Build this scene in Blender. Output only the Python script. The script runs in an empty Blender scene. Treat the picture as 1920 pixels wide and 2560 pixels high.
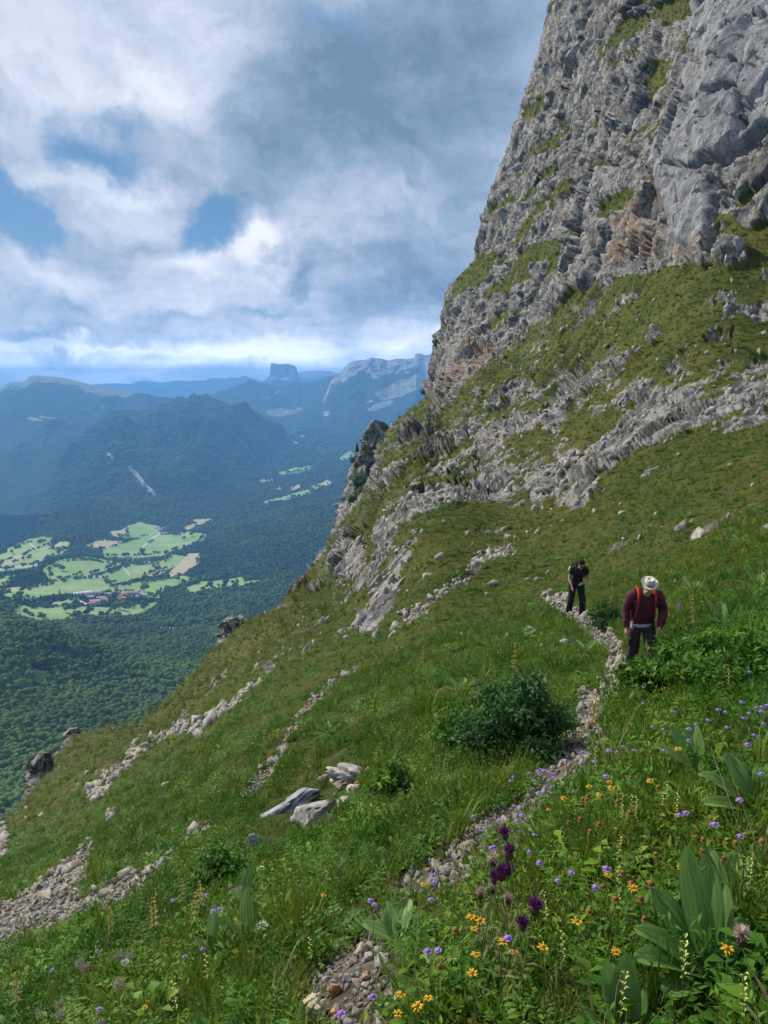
import bpy, bmesh, math, random
import numpy as np
from mathutils import Vector, Matrix, Euler
R = math.radians
SC = bpy.context.scene
random.seed(7); RNG = np.random.default_rng(11)

# ------------------------------------------------------------------ camera, sky, sun, exposure
PITCH = R(9.75); FPX = 768.0
cam_d = bpy.data.cameras.new('camera'); cam = bpy.data.objects.new('camera', cam_d)
SC.collection.objects.link(cam); SC.camera = cam
cam_d.sensor_fit = 'VERTICAL'; cam_d.sensor_height = 24.0; cam_d.lens = 18.0
cam_d.clip_start = 0.05; cam_d.clip_end = 120000.0
cam.location = (0, 0, 0); cam.rotation_euler = (R(90) - PITCH, 0, 0)
SC.view_settings.view_transform = 'Standard'; SC.view_settings.look = 'None'
SC.view_settings.gamma = 1.0; SC.view_settings.exposure = 0.22
SC.render.engine = 'CYCLES'
SC.cycles.max_bounces = 5; SC.cycles.diffuse_bounces = 1; SC.cycles.glossy_bounces = 1
SC.cycles.transmission_bounces = 2; SC.cycles.transparent_max_bounces = 4; SC.cycles.volume_bounces = 1
SC.cycles.sample_clamp_indirect = 4.0
SC.cycles.use_denoising = True

SUN_DIR = Vector((-0.64, 0.46, 0.62)).normalized()      # towards the sun: high on the left
sun_d = bpy.data.lights.new('sun', 'SUN'); sun = bpy.data.objects.new('sun', sun_d)
SC.collection.objects.link(sun)
sun_d.energy = 5.0; sun_d.angle = R(2); sun_d.color = (1.0, 0.94, 0.84)
sun.rotation_euler = SUN_DIR.to_track_quat('Z', 'Y').to_euler()

def pix_dir(u, v):
    x = (u - 384.0) / FPX; up = -(v - 512.0) / FPX
    return x, math.cos(PITCH) + up * math.sin(PITCH), -math.sin(PITCH) + up * math.cos(PITCH)

class NT:
    """small node-graph helper"""
    def __init__(s, tree): s.t = tree; s.n = tree.nodes; s.l = tree.links
    def new(s, kind, **kw):
        n = s.n.new(kind)
        for k, val in kw.items(): setattr(n, k, val)
        return n
    def put(s, node, name, val):
        if val is None: return
        sock = node.inputs[name]
        if isinstance(val, bpy.types.NodeSocket): s.l.new(val, sock)
        else: sock.default_value = val
    def math(s, op, a, b=None, c=None, clamp=False):
        n = s.new('ShaderNodeMath', operation=op, use_clamp=clamp)
        for i, q in enumerate((a, b, c)): s.put(n, i, q)
        return n.outputs[0]
    def vmath(s, op, a, b=None):
        n = s.new('ShaderNodeVectorMath', operation=op)
        s.put(n, 0, a); s.put(n, 1, b)
        return n.outputs['Value'] if op in ('LENGTH', 'DOT_PRODUCT') else n.outputs[0]
    def noise(s, vec, scale, detail=5, rough=0.55, dist=0.0, col=False):
        n = s.new('ShaderNodeTexNoise'); s.put(n, 'Vector', vec); s.put(n, 'Scale', scale)
        s.put(n, 'Detail', detail); s.put(n, 'Roughness', rough); s.put(n, 'Distortion', dist)
        return n.outputs['Color' if col else 'Fac']
    def voro(s, vec, scale, feature='F1', out='Distance'):
        n = s.new('ShaderNodeTexVoronoi', feature=feature); s.put(n, 'Vector', vec); s.put(n, 'Scale', scale)
        return n.outputs[out]
    def rng(s, x, a, b, c=0.0, d=1.0, smooth=True):
        n = s.new('ShaderNodeMapRange', interpolation_type='SMOOTHSTEP' if smooth else 'LINEAR')
        for k, q in (('Value', x), ('From Min', a), ('From Max', b), ('To Min', c), ('To Max', d)): s.put(n, k, q)
        return n.outputs[0]
    def mix(s, f, a, b, blend='MIX'):
        n = s.new('ShaderNodeMix', data_type='RGBA', blend_type=blend)
        s.put(n, 0, f)
        s.put(n, 6, a if isinstance(a, bpy.types.NodeSocket) else (*a, 1)[:4])
        s.put(n, 7, b if isinstance(b, bpy.types.NodeSocket) else (*b, 1)[:4])
        return n.outputs[2]
    def mapping(s, vec, scale=(1, 1, 1), rot=(0, 0, 0), loc=(0, 0, 0)):
        n = s.new('ShaderNodeMapping'); s.put(n, 'Vector', vec)
        n.inputs['Scale'].default_value = scale; n.inputs['Rotation'].default_value = rot
        n.inputs['Location'].default_value = loc
        return n.outputs[0]

# world: physical sky seen through a broken layer of cloud
W = bpy.data.worlds.new('World'); SC.world = W; W.use_nodes = True
W.cycles.sampling_method = 'MANUAL'; W.cycles.sample_map_resolution = 512
W.node_tree.nodes.clear(); g = NT(W.node_tree)
out = g.new('ShaderNodeOutputWorld'); bg = g.new('ShaderNodeBackground'); g.l.new(bg.outputs[0], out.inputs[0])
sky = g.new('ShaderNodeTexSky', sky_type='NISHITA', sun_disc=False)
sky.sun_elevation = math.asin(SUN_DIR.z); sky.sun_rotation = math.atan2(SUN_DIR.x, SUN_DIR.y)
sky.altitude = 1700; sky.air_density = 1.0; sky.dust_density = 0.6; sky.ozone_density = 2.0
tc = g.new('ShaderNodeTexCoord').outputs['Generated']
warp = g.vmath('SUBTRACT', g.noise(tc, 4.5, 7, 0.62, col=True), (0.5, 0.5, 0.5))
wsc = g.new('ShaderNodeVectorMath', operation='SCALE'); g.l.new(warp, wsc.inputs[0]); wsc.inputs['Scale'].default_value = 0.22
dirw = g.vmath('ADD', tc, wsc.outputs[0])
def sky_spots(spots):
    """sum of soft elliptical spots given as (u, v, half-width, half-height, weight) bearings"""
    tot = None
    for (u, v, ru, rv, w) in spots:
        c = Vector(pix_dir(u, v)).normalized()
        d = g.vmath('SUBTRACT', dirw, tuple(c))
        d = g.vmath('MULTIPLY', d, (FPX / ru, FPX / ru, FPX / rv))
        f = g.rng(g.vmath('LENGTH', d), 1.35, 0.1, 0.0, w)
        tot = f if tot is None else g.math('ADD', tot, f)
    return tot
sx = g.new('ShaderNodeSeparateXYZ'); g.l.new(tc, sx.inputs[0])
zc = g.math('ADD', g.math('MAXIMUM', sx.outputs[2], 0.0), 0.10)
pl = g.new('ShaderNodeCombineXYZ')
g.l.new(g.math('DIVIDE', sx.outputs[0], zc), pl.inputs[0]); g.l.new(g.math('DIVIDE', sx.outputs[1], zc), pl.inputs[1])
n_flat = g.noise(pl.outputs[0], 1.1, 6, 0.56, 0.25)
n_big = g.noise(g.mapping(tc, (1, 1, 1.5), loc=(3.1, 0.4, 1.7)), 2.6, 5, 0.55, 0.35)
n_fine = g.noise(g.mapping(dirw, (1, 1, 1.7)), 7.0, 8, 0.62, 0.2)
# holes of clear sky
holes = sky_spots([(204, 228, 62, 28, 1.15), (30, 222, 50, 38, 0.95), (104, 138, 60, 42, 0.80), (4, 165, 30, 28, 0.55),
                   (250, 314, 44, 5, 0.55), (60, 344, 44, 9, 0.5), (330, 20, 70, 22, 0.28), (292, 276, 26, 16, 0.25),
                   (300, 392, 200, 8, 0.25), (140, 310, 60, 7, 0.25)])
hole = g.rng(g.math('ADD', holes, g.math('MULTIPLY', g.math('SUBTRACT', n_fine, 0.5), 1.7)), 0.16, 0.85)
# how bright the cloud is from below
lit = sky_spots([(185, 70, 90, 60, 0.17), (20, 20, 80, 60, 0.12), (264, 246, 36, 26, 0.75), (90, 172, 60, 16, 0.30),
                 (180, 262, 60, 16, 0.5), (150, 285, 160, 22, 0.30), (130, 95, 60, 30, 0.2), (345, 240, 60, 44, 0.16),
                 (200, 350, 230, 18, 0.50), (400, 330, 60, 16, 0.42), (310, 305, 30, 14, 0.22), (130, 200, 40, 46, 0.25)])
dim = sky_spots([(440, 60, 140, 100, 0.33), (320, 90, 90, 70, 0.34), (420, 275, 90, 36, 0.34), (293, 278, 36, 20, 0.40), (120, 350, 60, 8, 0.3), (60, 330, 50, 8, 0.3),
                 (60, 350, 60, 10, 0.20), (120, 372, 60, 4, 0.15), (150, 310, 70, 7, 0.12)])
b = g.math('SUBTRACT', g.math('ADD', 0.40, lit), dim)
b = g.math('ADD', b, g.math('MULTIPLY', g.math('SUBTRACT', n_flat, 0.5), 0.7))
b = g.math('ADD', b, g.math('MULTIPLY', g.math('SUBTRACT', n_big, 0.5), 0.55))
b = g.math('ADD', b, g.math('MULTIPLY', g.math('SUBTRACT', n_fine, 0.5), 1.2), clamp=True)
cr = g.new('ShaderNodeValToRGB'); g.l.new(b, cr.inputs[0]); el = cr.color_ramp.elements
el[0].position = 0.0; el[0].color = (0.155, 0.235, 0.345, 1)
el[1].position = 1.0; el[1].color = (0.88, 0.90, 0.95, 1)
e = el.new(0.28); e.color = (0.27, 0.37, 0.51, 1)
e = el.new(0.62); e.color = (0.55, 0.61, 0.74, 1)
sk = g.new('ShaderNodeVectorMath', operation='SCALE'); g.l.new(sky.outputs[0], sk.inputs[0]); sk.inputs['Scale'].default_value = 0.10
blue = g.mix(0.65, sk.outputs[0], (0.035, 0.18, 0.37))
far = g.math('MULTIPLY', g.rng(sx.outputs[2], 0.0, 0.16, 1.25, 1.0), g.rng(sx.outputs[2], 0.0, 0.06, 2.3, 1.0))         # the banked-up clouds low down catch the sun
cl = g.new('ShaderNodeVectorMath', operation='SCALE'); g.l.new(cr.outputs[0], cl.inputs[0]); g.l.new(far, cl.inputs['Scale'])
col = g.mix(g.math('MULTIPLY', hole, 0.92), cl.outputs[0], blue)
g.l.new(col, bg.inputs['Color']); bg.inputs['Strength'].default_value = 1.0

# ------------------------------------------------------------------ object helpers
COL = SC.collection
def tag(o, label=None, cat=None, group=None, kind=None):
    if label: o['label'] = label
    if cat: o['category'] = cat
    if group: o['group'] = group
    if kind: o['kind'] = kind
    return o
def link(o, parent=None):
    COL.objects.link(o)
    if parent is not None: o.parent = parent
    return o
def empty(name, loc=(0, 0, 0), rz=0, label=None, cat=None, group=None, scale=1.0):
    o = bpy.data.objects.new(name, None); o.empty_display_size = 0.1
    o.location = loc; o.rotation_euler = (0, 0, rz); o.scale = (scale,) * 3
    COL.objects.link(o); return tag(o, label, cat, group)
def np_mesh(name, verts, faces, mat=None, smooth=False, attrs=None):
    """verts (N,3); faces (M,3) or (M,4) array, or a list of both"""
    me = bpy.data.meshes.new(name)
    verts = np.asarray(verts, dtype=np.float32)
    if not isinstance(faces, (list, tuple)): faces = [faces]
    faces = [np.asarray(f, dtype=np.int32) for f in faces if len(f)]
    loops = np.concatenate([f.ravel() for f in faces]); tot = sum(len(f) for f in faces)
    starts = []; s0 = 0
    for f in faces:
        k = f.shape[1]; starts.append(s0 + np.arange(len(f), dtype=np.int32) * k); s0 += f.size
    me.vertices.add(len(verts)); me.vertices.foreach_set('co', verts.ravel())
    me.loops.add(len(loops)); me.loops.foreach_set('vertex_index', loops)
    me.polygons.add(tot); me.polygons.foreach_set('loop_start', np.concatenate(starts).astype(np.int32))
    if smooth: me.polygons.foreach_set('use_smooth', np.ones(tot, dtype=bool))
    if attrs:
        for k, a in attrs.items():
            a = np.asarray(a, dtype=np.float32)
            if a.ndim == 1:
                at = me.attributes.new(k, 'FLOAT', 'POINT'); at.data.foreach_set('value', a)
            else:
                at = me.attributes.new(k, 'FLOAT_VECTOR', 'POINT'); at.data.foreach_set('vector', a.ravel())
    me.update(calc_edges=True)
    if mat: me.materials.append(mat)
    return me
def mesh_obj(name, me, parent=None): return link(bpy.data.objects.new(name, me), parent)

# ------------------------------------------------------------------ numpy noise
def _h(ix, iy, iz, k=0):
    h = (ix.astype(np.uint32) * np.uint32(374761393) + iy.astype(np.uint32) * np.uint32(668265263)
         + iz.astype(np.uint32) * np.uint32(2147483647) + np.uint32((k * 974634777 + 12345) & 0xffffffff))
    h = (h ^ (h >> np.uint32(13))) * np.uint32(1274126177)
    h = (h ^ (h >> np.uint32(16))) * np.uint32(2246822519)
    h ^= h >> np.uint32(15)
    return h.astype(np.float32) * np.float32(1 / 4294967296.0)
def vnoise(p, k=0):
    """smooth value noise, about -1..1"""
    i = np.floor(p).astype(np.int64); f = (p - i).astype(np.float32); f = f * f * f * (f * (f * 6 - 15) + 10)
    r = 0
    for dx in (0, 1):
        wx = f[:, 0] if dx else 1 - f[:, 0]
        for dy in (0, 1):
            wy = f[:, 1] if dy else 1 - f[:, 1]
            for dz in (0, 1):
                wz = f[:, 2] if dz else 1 - f[:, 2]
                r = r + wx * wy * wz * _h(i[:, 0] + dx, i[:, 1] + dy, i[:, 2] + dz, k)
    return r * 2 - 1
def fbm(p, oct=4, k=0, gain=0.5, ridged=False):
    a = 1.0; s = 0; t = 0; q = np.array(p, dtype=np.float64)
    for o in range(oct):
        n = vnoise(q, k + o)
        if ridged: n = 1 - 2 * np.abs(n)
        s = s + a * n; t += a; a *= gain; q = q * 2.03 + 17.3
    return s / t
def facet(p, k=0):
    """blocky fractured relief: a random tilted plane per Voronoi cell, plus the gap to the next cell"""
    i = np.floor(p).astype(np.int64); n = len(p)
    d1 = np.full(n, 9.0, np.float32); d2 = np.full(n, 9.0, np.float32); val = np.zeros(n, np.float32)
    for dx in (-1, 0, 1):
        for dy in (-1, 0, 1):
            for dz in (-1, 0, 1):
                cx, cy, cz = i[:, 0] + dx, i[:, 1] + dy, i[:, 2] + dz
                r0 = _h(cx, cy, cz, k); r1 = _h(cx, cy, cz, k + 1); r2 = _h(cx, cy, cz, k + 2)
                ex = (cx + r0 - p[:, 0]).astype(np.float32); ey = (cy + r1 - p[:, 1]).astype(np.float32); ez = (cz + r2 - p[:, 2]).astype(np.float32)
                d = np.sqrt(ex * ex + ey * ey + ez * ez)
                v = (r0 * 7.3 % 1.0) + (ex * ((r1 * 5.1 % 1.0) - .5) + ey * ((r2 * 9.7 % 1.0) - .5) + ez * ((r0 * 11.3 % 1.0) - .5)) * 2.2
                new = d < d1
                d2 = np.where(new, d1, np.minimum(d2, d)); val = np.where(new, v, val); d1 = np.where(new, d, d1)
    return val, d2 - d1
def sstep(a, b, x):
    t = np.clip((x - a) / (b - a), 0, 1); return t * t * (3 - 2 * t)
def grid_faces(nr, nc):
    a = np.arange(nr * nc).reshape(nr, nc)
    return np.stack([a[:-1, :-1], a[:-1, 1:], a[1:, 1:], a[1:, :-1]], -1).reshape(-1, 4)
def ray_te(u, v):
    x = (u - 384.0) / FPX; up = -(v - 512.0) / FPX
    dy = math.cos(PITCH) + up * math.sin(PITCH); dz = -math.sin(PITCH) + up * math.cos(PITCH)
    return x / dy, dz / dy
def pos(u, v, D):
    """the point at northing D on the bearing (u, v)"""
    t, e = ray_te(u, v); return np.stack(np.broadcast_arrays(t * D, D, e * D), -1)
def project(P):
    c, s = math.cos(PITCH), math.sin(PITCH)
    f = P[..., 1] * c - P[..., 2] * s; up = P[..., 1] * s + P[..., 2] * c
    return 384 + FPX * P[..., 0] / f, 512 - FPX * up / f
def in_poly(u, v, poly):
    r = np.zeros(u.shape, bool); n = len(poly)
    for i in range(n):
        x0, y0 = poly[i]; x1, y1 = poly[(i + 1) % n]
        if y0 == y1: continue
        c = ((y0 > v) != (y1 > v)) & (u < (x1 - x0) * (v - y0) / (y1 - y0) + x0)
        r ^= c
    return r
def rbf(pts):
    """thin-plate surface through (u, v, value) points; returns an evaluator"""
    P = np.array(pts, float); X = P[:, :2] / 100.0; n = len(X)
    def K(A, B):
        d = np.sqrt(((A[:, None] - B[None]) ** 2).sum(-1)); return np.where(d > 0, d * d * np.log(d + 1e-12), 0)
    M = np.zeros((n + 3, n + 3)); M[:n, :n] = K(X, X) + np.eye(n) * 0.02
    M[:n, n] = 1; M[:n, n + 1:] = X; M[n, :n] = 1; M[n + 1:, :n] = X.T
    w = np.linalg.solve(M, np.concatenate([P[:, 2], np.zeros(3)]))
    def ev(u, v):
        sh = u.shape; A = np.stack([u.ravel(), v.ravel()], -1) / 100.0; o = np.empty(len(A))
        for s in range(0, len(A), 20000):
            B = A[s:s + 20000]; o[s:s + 20000] = K(B, X) @ w[:n] + w[n] + B @ w[n + 1:]
        return o.reshape(sh)
    return ev
def zoom(x0, y0, k, pts): return [(x0 + k * a, y0 + k * b) for a, b in pts]
# ------------------------------------------------------------------ the mountainside: relief
SIL = [(-150, 905), (0, 826), (24, 806), (40, 775), (58, 757), (78, 734), (93, 731), (139, 722), (176, 694), (208, 657), (222, 641),
       (241, 623), (278, 607), (306, 579), (319, 556), (333, 534), (352, 508), (367, 490), (378, 458), (387, 428), (407, 412),
       (428, 394), (434, 370), (440, 343), (443, 306), (449, 287), (475, 259), (484, 222), (498, 176), (512, 139), (528, 88),
       (541, 46), (551, 0), (572, -80), (640, -300), (910, -310)]
def vsil(u): return np.interp(u, [p[0] for p in SIL], [p[1] for p in SIL])
PA, PB, PH = 0.45, 0.35, 1.6                   # the slope underfoot: z = -PH + PA x - PB y
def plane_D(u, v):
    t, e = ray_te(u, v); return PH / (PA * t - PB - e)
CTRL = []
for (u, v) in [(-150, 1250), (0, 1250), (200, 1250), (384, 1250), (600, 1250), (768, 1250), (910, 1250), (-150, 1100), (0, 1024), (150, 1024), (300, 1024),
               (450, 1024), (600, 1024), (768, 1024), (910, 1024), (0, 900), (100, 920), (250, 900), (400, 900), (550, 900), (700, 900), (800, 900),
               (910, 880), (600, 800), (700, 780), (800, 760), (350, 850), (480, 820)]:
    CTRL.append((u, v, plane_D(u, v)))
CTRL += [(636, 676, 10.3), (574, 616, 18.5), (520, 740, 8.0), (384, 760, 9.6), (384, 700, 14), (384, 650, 24), (384, 600, 38), (384, 550, 60),
         (384, 500, 105), (384, 455, 200), (200, 800, 13.5), (200, 740, 24), (200, 690, 58), (100, 850, 14), (100, 800, 25), (100, 762, 50),
         (0, 862, 20), (300, 800, 10.5), (300, 700, 20), (300, 650, 42), (300, 610, 95), (480, 600, 28), (480, 560, 38), (480, 500, 66), (480, 440, 110),
         (480, 380, 175), (440, 420, 205), (600, 560, 27), (600, 500, 43), (600, 440, 66), (600, 380, 92), (600, 320, 125), (600, 285, 150),
         (600, 220, 165), (600, 100, 200), (600, 0, 232), (640, 278, 125), (640, 25, 200), (700, 620, 10.5), (700, 560, 19), (700, 480, 33),
         (700, 430, 47), (700, 390, 58), (700, 320, 80), (700, 264, 100), (700, 150, 125), (700, 35, 146), (768, 560, 14.5), (768, 480, 27),
         (768, 420, 41), (768, 400, 48), (768, 340, 70), (768, 280, 88), (768, 200, 98), (768, 0, 130), (551, 200, 236), (551, 60, 280),
         (520, 250, 232), (480, 320, 265), (520, 150, 300), (660, 700, 7.2), (560, 680, 11.5), (480, 680, 12.5), (560, 340, 150), (509, 352, 200),
         (640, -250, 262), (768, -250, 176), (900, -250, 142), (900, 0, 106), (900, 250, 75), (900, 400, 40), (900, 520, 17), (900, 650, 7.0), (768, 660, 6.3),
         (-100, 900, 16), (-150, 905, 25), (0, 826, 46), (24, 806, 55), (58, 757, 78), (93, 731, 92), (139, 722, 105), (176, 694, 115), (208, 657, 125),
         (241, 623, 145), (306, 579, 190), (333, 534, 232), (367, 490, 262), (387, 428, 285), (428, 394, 300), (440, 343, 310), (475, 259, 322),
         (512, 139, 330), (551, 0, 320)]
_dep = rbf([(u, v, math.log(d)) for u, v, d in CTRL])
NC, NR = 820, 980
UU = np.linspace(-140, 905, NC); VB = 1250.0
S = np.linspace(0, 1, NR)
vs = vsil(UU)
VL = np.interp(UU, [-150, 0, 139, 222, 306, 360, 400, 430, 470, 540, 640, 768, 905], [960, 880, 790, 712, 650, 590, 520, 470, 430, 380, 330, 300, 290])
VL = np.convolve(np.pad(VL, 20, mode='edge'), np.ones(41) / 41, 'valid')
GU = np.repeat(UU[None], NR, 0); s_ = S[:, None]; SQ = .62
GV = np.where(s_ < SQ, VB + (VL[None] - VB) * s_ / SQ, VL[None] + (vs[None] - VL[None]) * (s_ - SQ) / (1 - SQ))
jag = 2.0 * vnoise(np.stack([UU / 9, UU * 0, UU * 0 + 3], -1), 5) + 1.2 * vnoise(np.stack([UU / 3.1, UU * 0, UU * 0 + 3], -1), 6)
GV = GV + jag[None] * np.exp(-(GV - vs[None]) / 12.0)
CU, CV = np.meshgrid(np.arange(-160, 931, 6.0), np.arange(-330, 1291, 6.0))
LD = _dep(CU, CV)
def bil(A, x, y):
    x = np.clip(x, 0, A.shape[1] - 1.001); y = np.clip(y, 0, A.shape[0] - 1.001)
    i = x.astype(int); j = y.astype(int); fx = x - i; fy = y - j
    return (A[j, i] * (1 - fx) + A[j, i + 1] * fx) * (1 - fy) + (A[j + 1, i] * (1 - fx) + A[j + 1, i + 1] * fx) * fy
GD = np.exp(bil(LD, (GU + 160) / 6.0, (GV + 330) / 6.0))
P0 = pos(GU, GV, GD)

# ---- what covers it: outcrop level, gravel, ochre stain, smooth slab, painted as outlines on the relief
RX0, RY0, RST = -150.0, -320.0, 2.0
RU, RV = np.meshgrid(np.arange(RX0, 920, RST), np.arange(RY0, 1270, RST))
def blur(A, n):
    for _ in range(n):
        A = (np.roll(A, 1, 0) + np.roll(A, -1, 0) + 2 * A) / 4; A = (np.roll(A, 1, 1) + np.roll(A, -1, 1) + 2 * A) / 4
    return A
def paint(base, items, n):
    A = np.full(RU.shape, base, float) if np.isscalar(base) else base.copy()
    for val, poly in items: A[in_poly(RU, RV, poly)] = val
    return blur(A, n)
def band(pts, w):
    """outline of a band of half-width w (or per-point widths) round a polyline"""
    pts = np.array(pts, float); w = np.broadcast_to(np.array(w, float), (len(pts),))
    d = np.gradient(pts, axis=0); nrm = np.stack([-d[:, 1], d[:, 0]], -1); nrm /= np.linalg.norm(nrm, axis=1)[:, None] + 1e-9
    return [tuple(q) for q in pts + nrm * w[:, None]] + [tuple(q) for q in (pts - nrm * w[:, None])[::-1]]
Z6 = lambda p: zoom(400, 0, .2218, p)
Z7 = lambda p: zoom(320, 340, .27, p)
Z5 = lambda p: zoom(0, 720, .2652, p)
Z4 = lambda p: zoom(400, 660, .2218, p)
Z2 = lambda p: zoom(0, 500, .217, p)
FOOT = [(420, 405), (440, 398), (470, 380), (509, 352), (528, 338), (583, 287), (640, 278), (713, 264), (768, 256), (930, 240)]
rock_items = [
    (0.80, FOOT + [(930, -330), (300, -330), (420, 300)]),
    # rocky ground between the cliff foot and the meadow
    (0.42, [(400, 420), (440, 400), (509, 356), (583, 330), (640, 345), (768, 340), (930, 340), (930, 400), (768, 425), (690, 445), (640, 450), (600, 480), (560, 480), (500, 500), (440, 500), (395, 520), (372, 500)]),
    (0.86, Z7([(820, 160), (900, 60), (960, 50), (1060, 110), (1000, 180), (900, 240), (830, 220)])),
    (0.78, Z7([(590, 270), (650, 180), (760, 150), (830, 170), (900, 240), (900, 330), (800, 330), (700, 290)])),
    (0.84, Z7([(980, 260), (1100, 140), (1230, 170), (1480, 190), (1659, 170), (1659, 270), (1500, 320), (1300, 340), (1220, 380), (1140, 320), (1000, 290)])),
    (1.0, Z7([(1440, 240), (1480, 195), (1659, 180), (1659, 215), (1590, 255), (1470, 265)])),
    (0.80, Z7([(860, 350), (960, 340), (1000, 400), (960, 450), (880, 460)])),
    (0.78, Z7([(370, 480), (400, 400), (450, 410), (540, 470), (520, 560), (470, 570), (420, 520)])),
    (0.74, Z7([(560, 320), (620, 300), (700, 330), (640, 430), (560, 420)])),
    (0.66, Z7([(480, 370), (640, 400), (720, 440), (700, 600), (600, 600), (540, 480)])),
    (0.76, Z7([(780, 540), (830, 500), (930, 520), (1040, 540), (960, 600), (780, 610)])),
    (0.66, Z7([(820, 480), (900, 430), (1050, 400), (1000, 540), (900, 560)])),
    (0.80, Z7([(190, 720), (230, 650), (290, 660), (270, 760), (230, 800)])),
    (0.72, Z7([(230, 760), (350, 700), (380, 760), (310, 860), (280, 960), (180, 1010), (170, 950), (230, 880)])),
    (0.74, Z7([(130, 1010), (240, 940), (260, 1000), (180, 1070), (140, 1060)])),
    (0.66, Z7([(90, 780), (160, 760), (150, 840), (90, 860)])),
    (0.62, Z7([(290, 640), (360, 610), (380, 660), (330, 690)])),
    (0.74, Z7([(1100, 610), (1150, 615), (1120, 645)])),
    (0.80, Z7([(415, 960), (440, 905), (455, 940), (430, 965)])),
    (0.90, Z2([(1210, 810), (1225, 765), (1265, 760), (1255, 800), (1225, 825)])),
    (0.60, Z2([(1540, 240), (1660, 200), (1660, 400), (1560, 330)])),
    (0.70, Z2([(1440, 300), (1490, 220), (1530, 230), (1480, 290)])),
    # green ledges on the cliff
    (0.14, Z6([(900, 250), (960, 160), (1050, 80), (1150, 50), (1200, 0), (1320, -20), (1320, 90), (1200, 100), (1110, 130), (1000, 200), (940, 260)])),
    (0.22, band(Z6([(930, 320), (1000, 270), (1050, 240)]), 4)),
    (0.22, band(Z6([(820, 450), (900, 390), (960, 340)]), 3)),
    (0.25, band(Z6([(1300, 100), (1310, 200), (1270, 460), (1230, 590), (1140, 660)]), [4, 4, 4, 5, 6])),
    (0.34, Z6([(1140, 260), (1200, 240), (1200, 400), (1120, 420)])),
    (0.26, Z6([(880, 980), (930, 910), (1050, 850), (1210, 780), (1200, 840), (1030, 920), (920, 1000)])),
    (0.26, band(Z6([(500, 1110), (600, 990), (680, 900), (760, 840)]), 4)),
    (0.18, Z6([(500, 1190), (560, 1120), (680, 1070), (830, 1030), (850, 1060), (700, 1130), (620, 1190), (520, 1230)])),
    (0.10, Z6([(230, 1330), (250, 1230), (310, 1170), (350, 1145), (450, 1150), (420, 1210), (330, 1300), (250, 1350)])),
    (0.36, Z6([(430, 1270), (520, 1200), (620, 1240), (500, 1330), (420, 1340)])),
    (0.30, Z6([(600, 530), (660, 510), (650, 535), (610, 545)])),
    (0.30, band(Z6([(690, 220), (720, 190)]), 5)),
    (0.18, Z6([(1440, 1080), (1500, 990), (1560, 1040), (1680, 1000), (1700, 1180), (1560, 1220), (1450, 1260), (1420, 1200)])),
    (0.60, Z6([(1415, 1210), (1430, 1150), (1480, 1110), (1565, 1100), (1575, 1190), (1500, 1240)])),
    (0.31, Z6([(100, 1960), (200, 1840), (330, 1700), (440, 1600), (560, 1510), (690, 1400), (760, 1340), (1000, 1240), (1200, 1200), (1390, 1200), (1370, 1400), (1340, 1500),
               (1400, 1560), (1500, 1640), (1700, 1690), (1700, 1745), (1400, 1750), (1200, 1710), (1000, 1700), (960, 1620), (1010, 1540), (900, 1490), (700, 1500), (560, 1580), (430, 1690), (300, 1810), (150, 2000)])),
    (0.50, Z6([(1360, 1330), (1450, 1260), (1690, 1240), (1690, 1420), (1480, 1440), (1380, 1430)])),
    (0.74, Z6([(1370, 1380), (1420, 1290), (1540, 1330), (1690, 1350), (1690, 1450), (1500, 1440)])),
    (0.66, Z6([(1340, 1510), (1400, 1470), (1540, 1480), (1500, 1560), (1400, 1540)])),
    (0.85, Z6([(780, 1480), (800, 1400), (860, 1350), (890, 1380), (850, 1440), (800, 1495)])),
    (0.80, Z6([(1100, 1540), (1140, 1480), (1190, 1500), (1150, 1560)])),
    (0.95, Z6([(730, 1720), (790, 1640), (880, 1600), (900, 1640), (850, 1700), (770, 1750)])),
    (0.16, [(387, 432), (407, 414), (428, 396), (436, 398), (420, 425), (400, 445), (388, 470), (380, 470)]),
]
A_rock = paint(0.16, rock_items, 3)
A_cliff = paint(0.0, [(1.0, FOOT + [(930, -330), (300, -330), (420, 300)])], 4)
slab = Z6([(1325, -20), (1700, -40), (1900, -40), (1900, 700), (1700, 560), (1540, 690), (1400, 800), (1425, 960), (1430, 1130), (1380, 1155), (1260, 1090), (1215, 720), (1285, 480), (1300, 330)])
A_slab = paint(0.0, [(1.0, slab)], 4)
A_och = paint(0.0, [(1.0, Z6([(1215, 1200), (1240, 1110), (1330, 1130), (1400, 1160), (1380, 1190), (1240, 1210)])), (0.75, Z6([(960, 1130), (1000, 900), (1190, 800), (1215, 1120), (1000, 1190)])),
                    (0.85, Z6([(170, 1780), (190, 1640), (350, 1540), (440, 1560), (400, 1660), (280, 1730), (200, 1790)])), (0.6, Z6([(1190, 830), (1260, 840), (1240, 1060), (1190, 1000)])),
                    (0.8, Z7([(360, 520), (370, 440), (400, 450), (400, 530)])), (0.7, band(Z7([(40, 800), (100, 740)]), 4)), (0.7, band(Z7([(280, 580), (350, 545)]), 3)), (0.6, Z7([(330, 700), (380, 700), (370, 740)]))], 5)
scree_wide = Z5([(-300, 900), (0, 700), (120, 620), (230, 550), (300, 490), (345, 455), (335, 600), (290, 670), (440, 590), (560, 540), (650, 490), (720, 430), (800, 385), (840, 395), (740, 470), (620, 580), (560, 650), (420, 725), (250, 785), (120, 825), (0, 870), (-300, 1100)])
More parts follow.
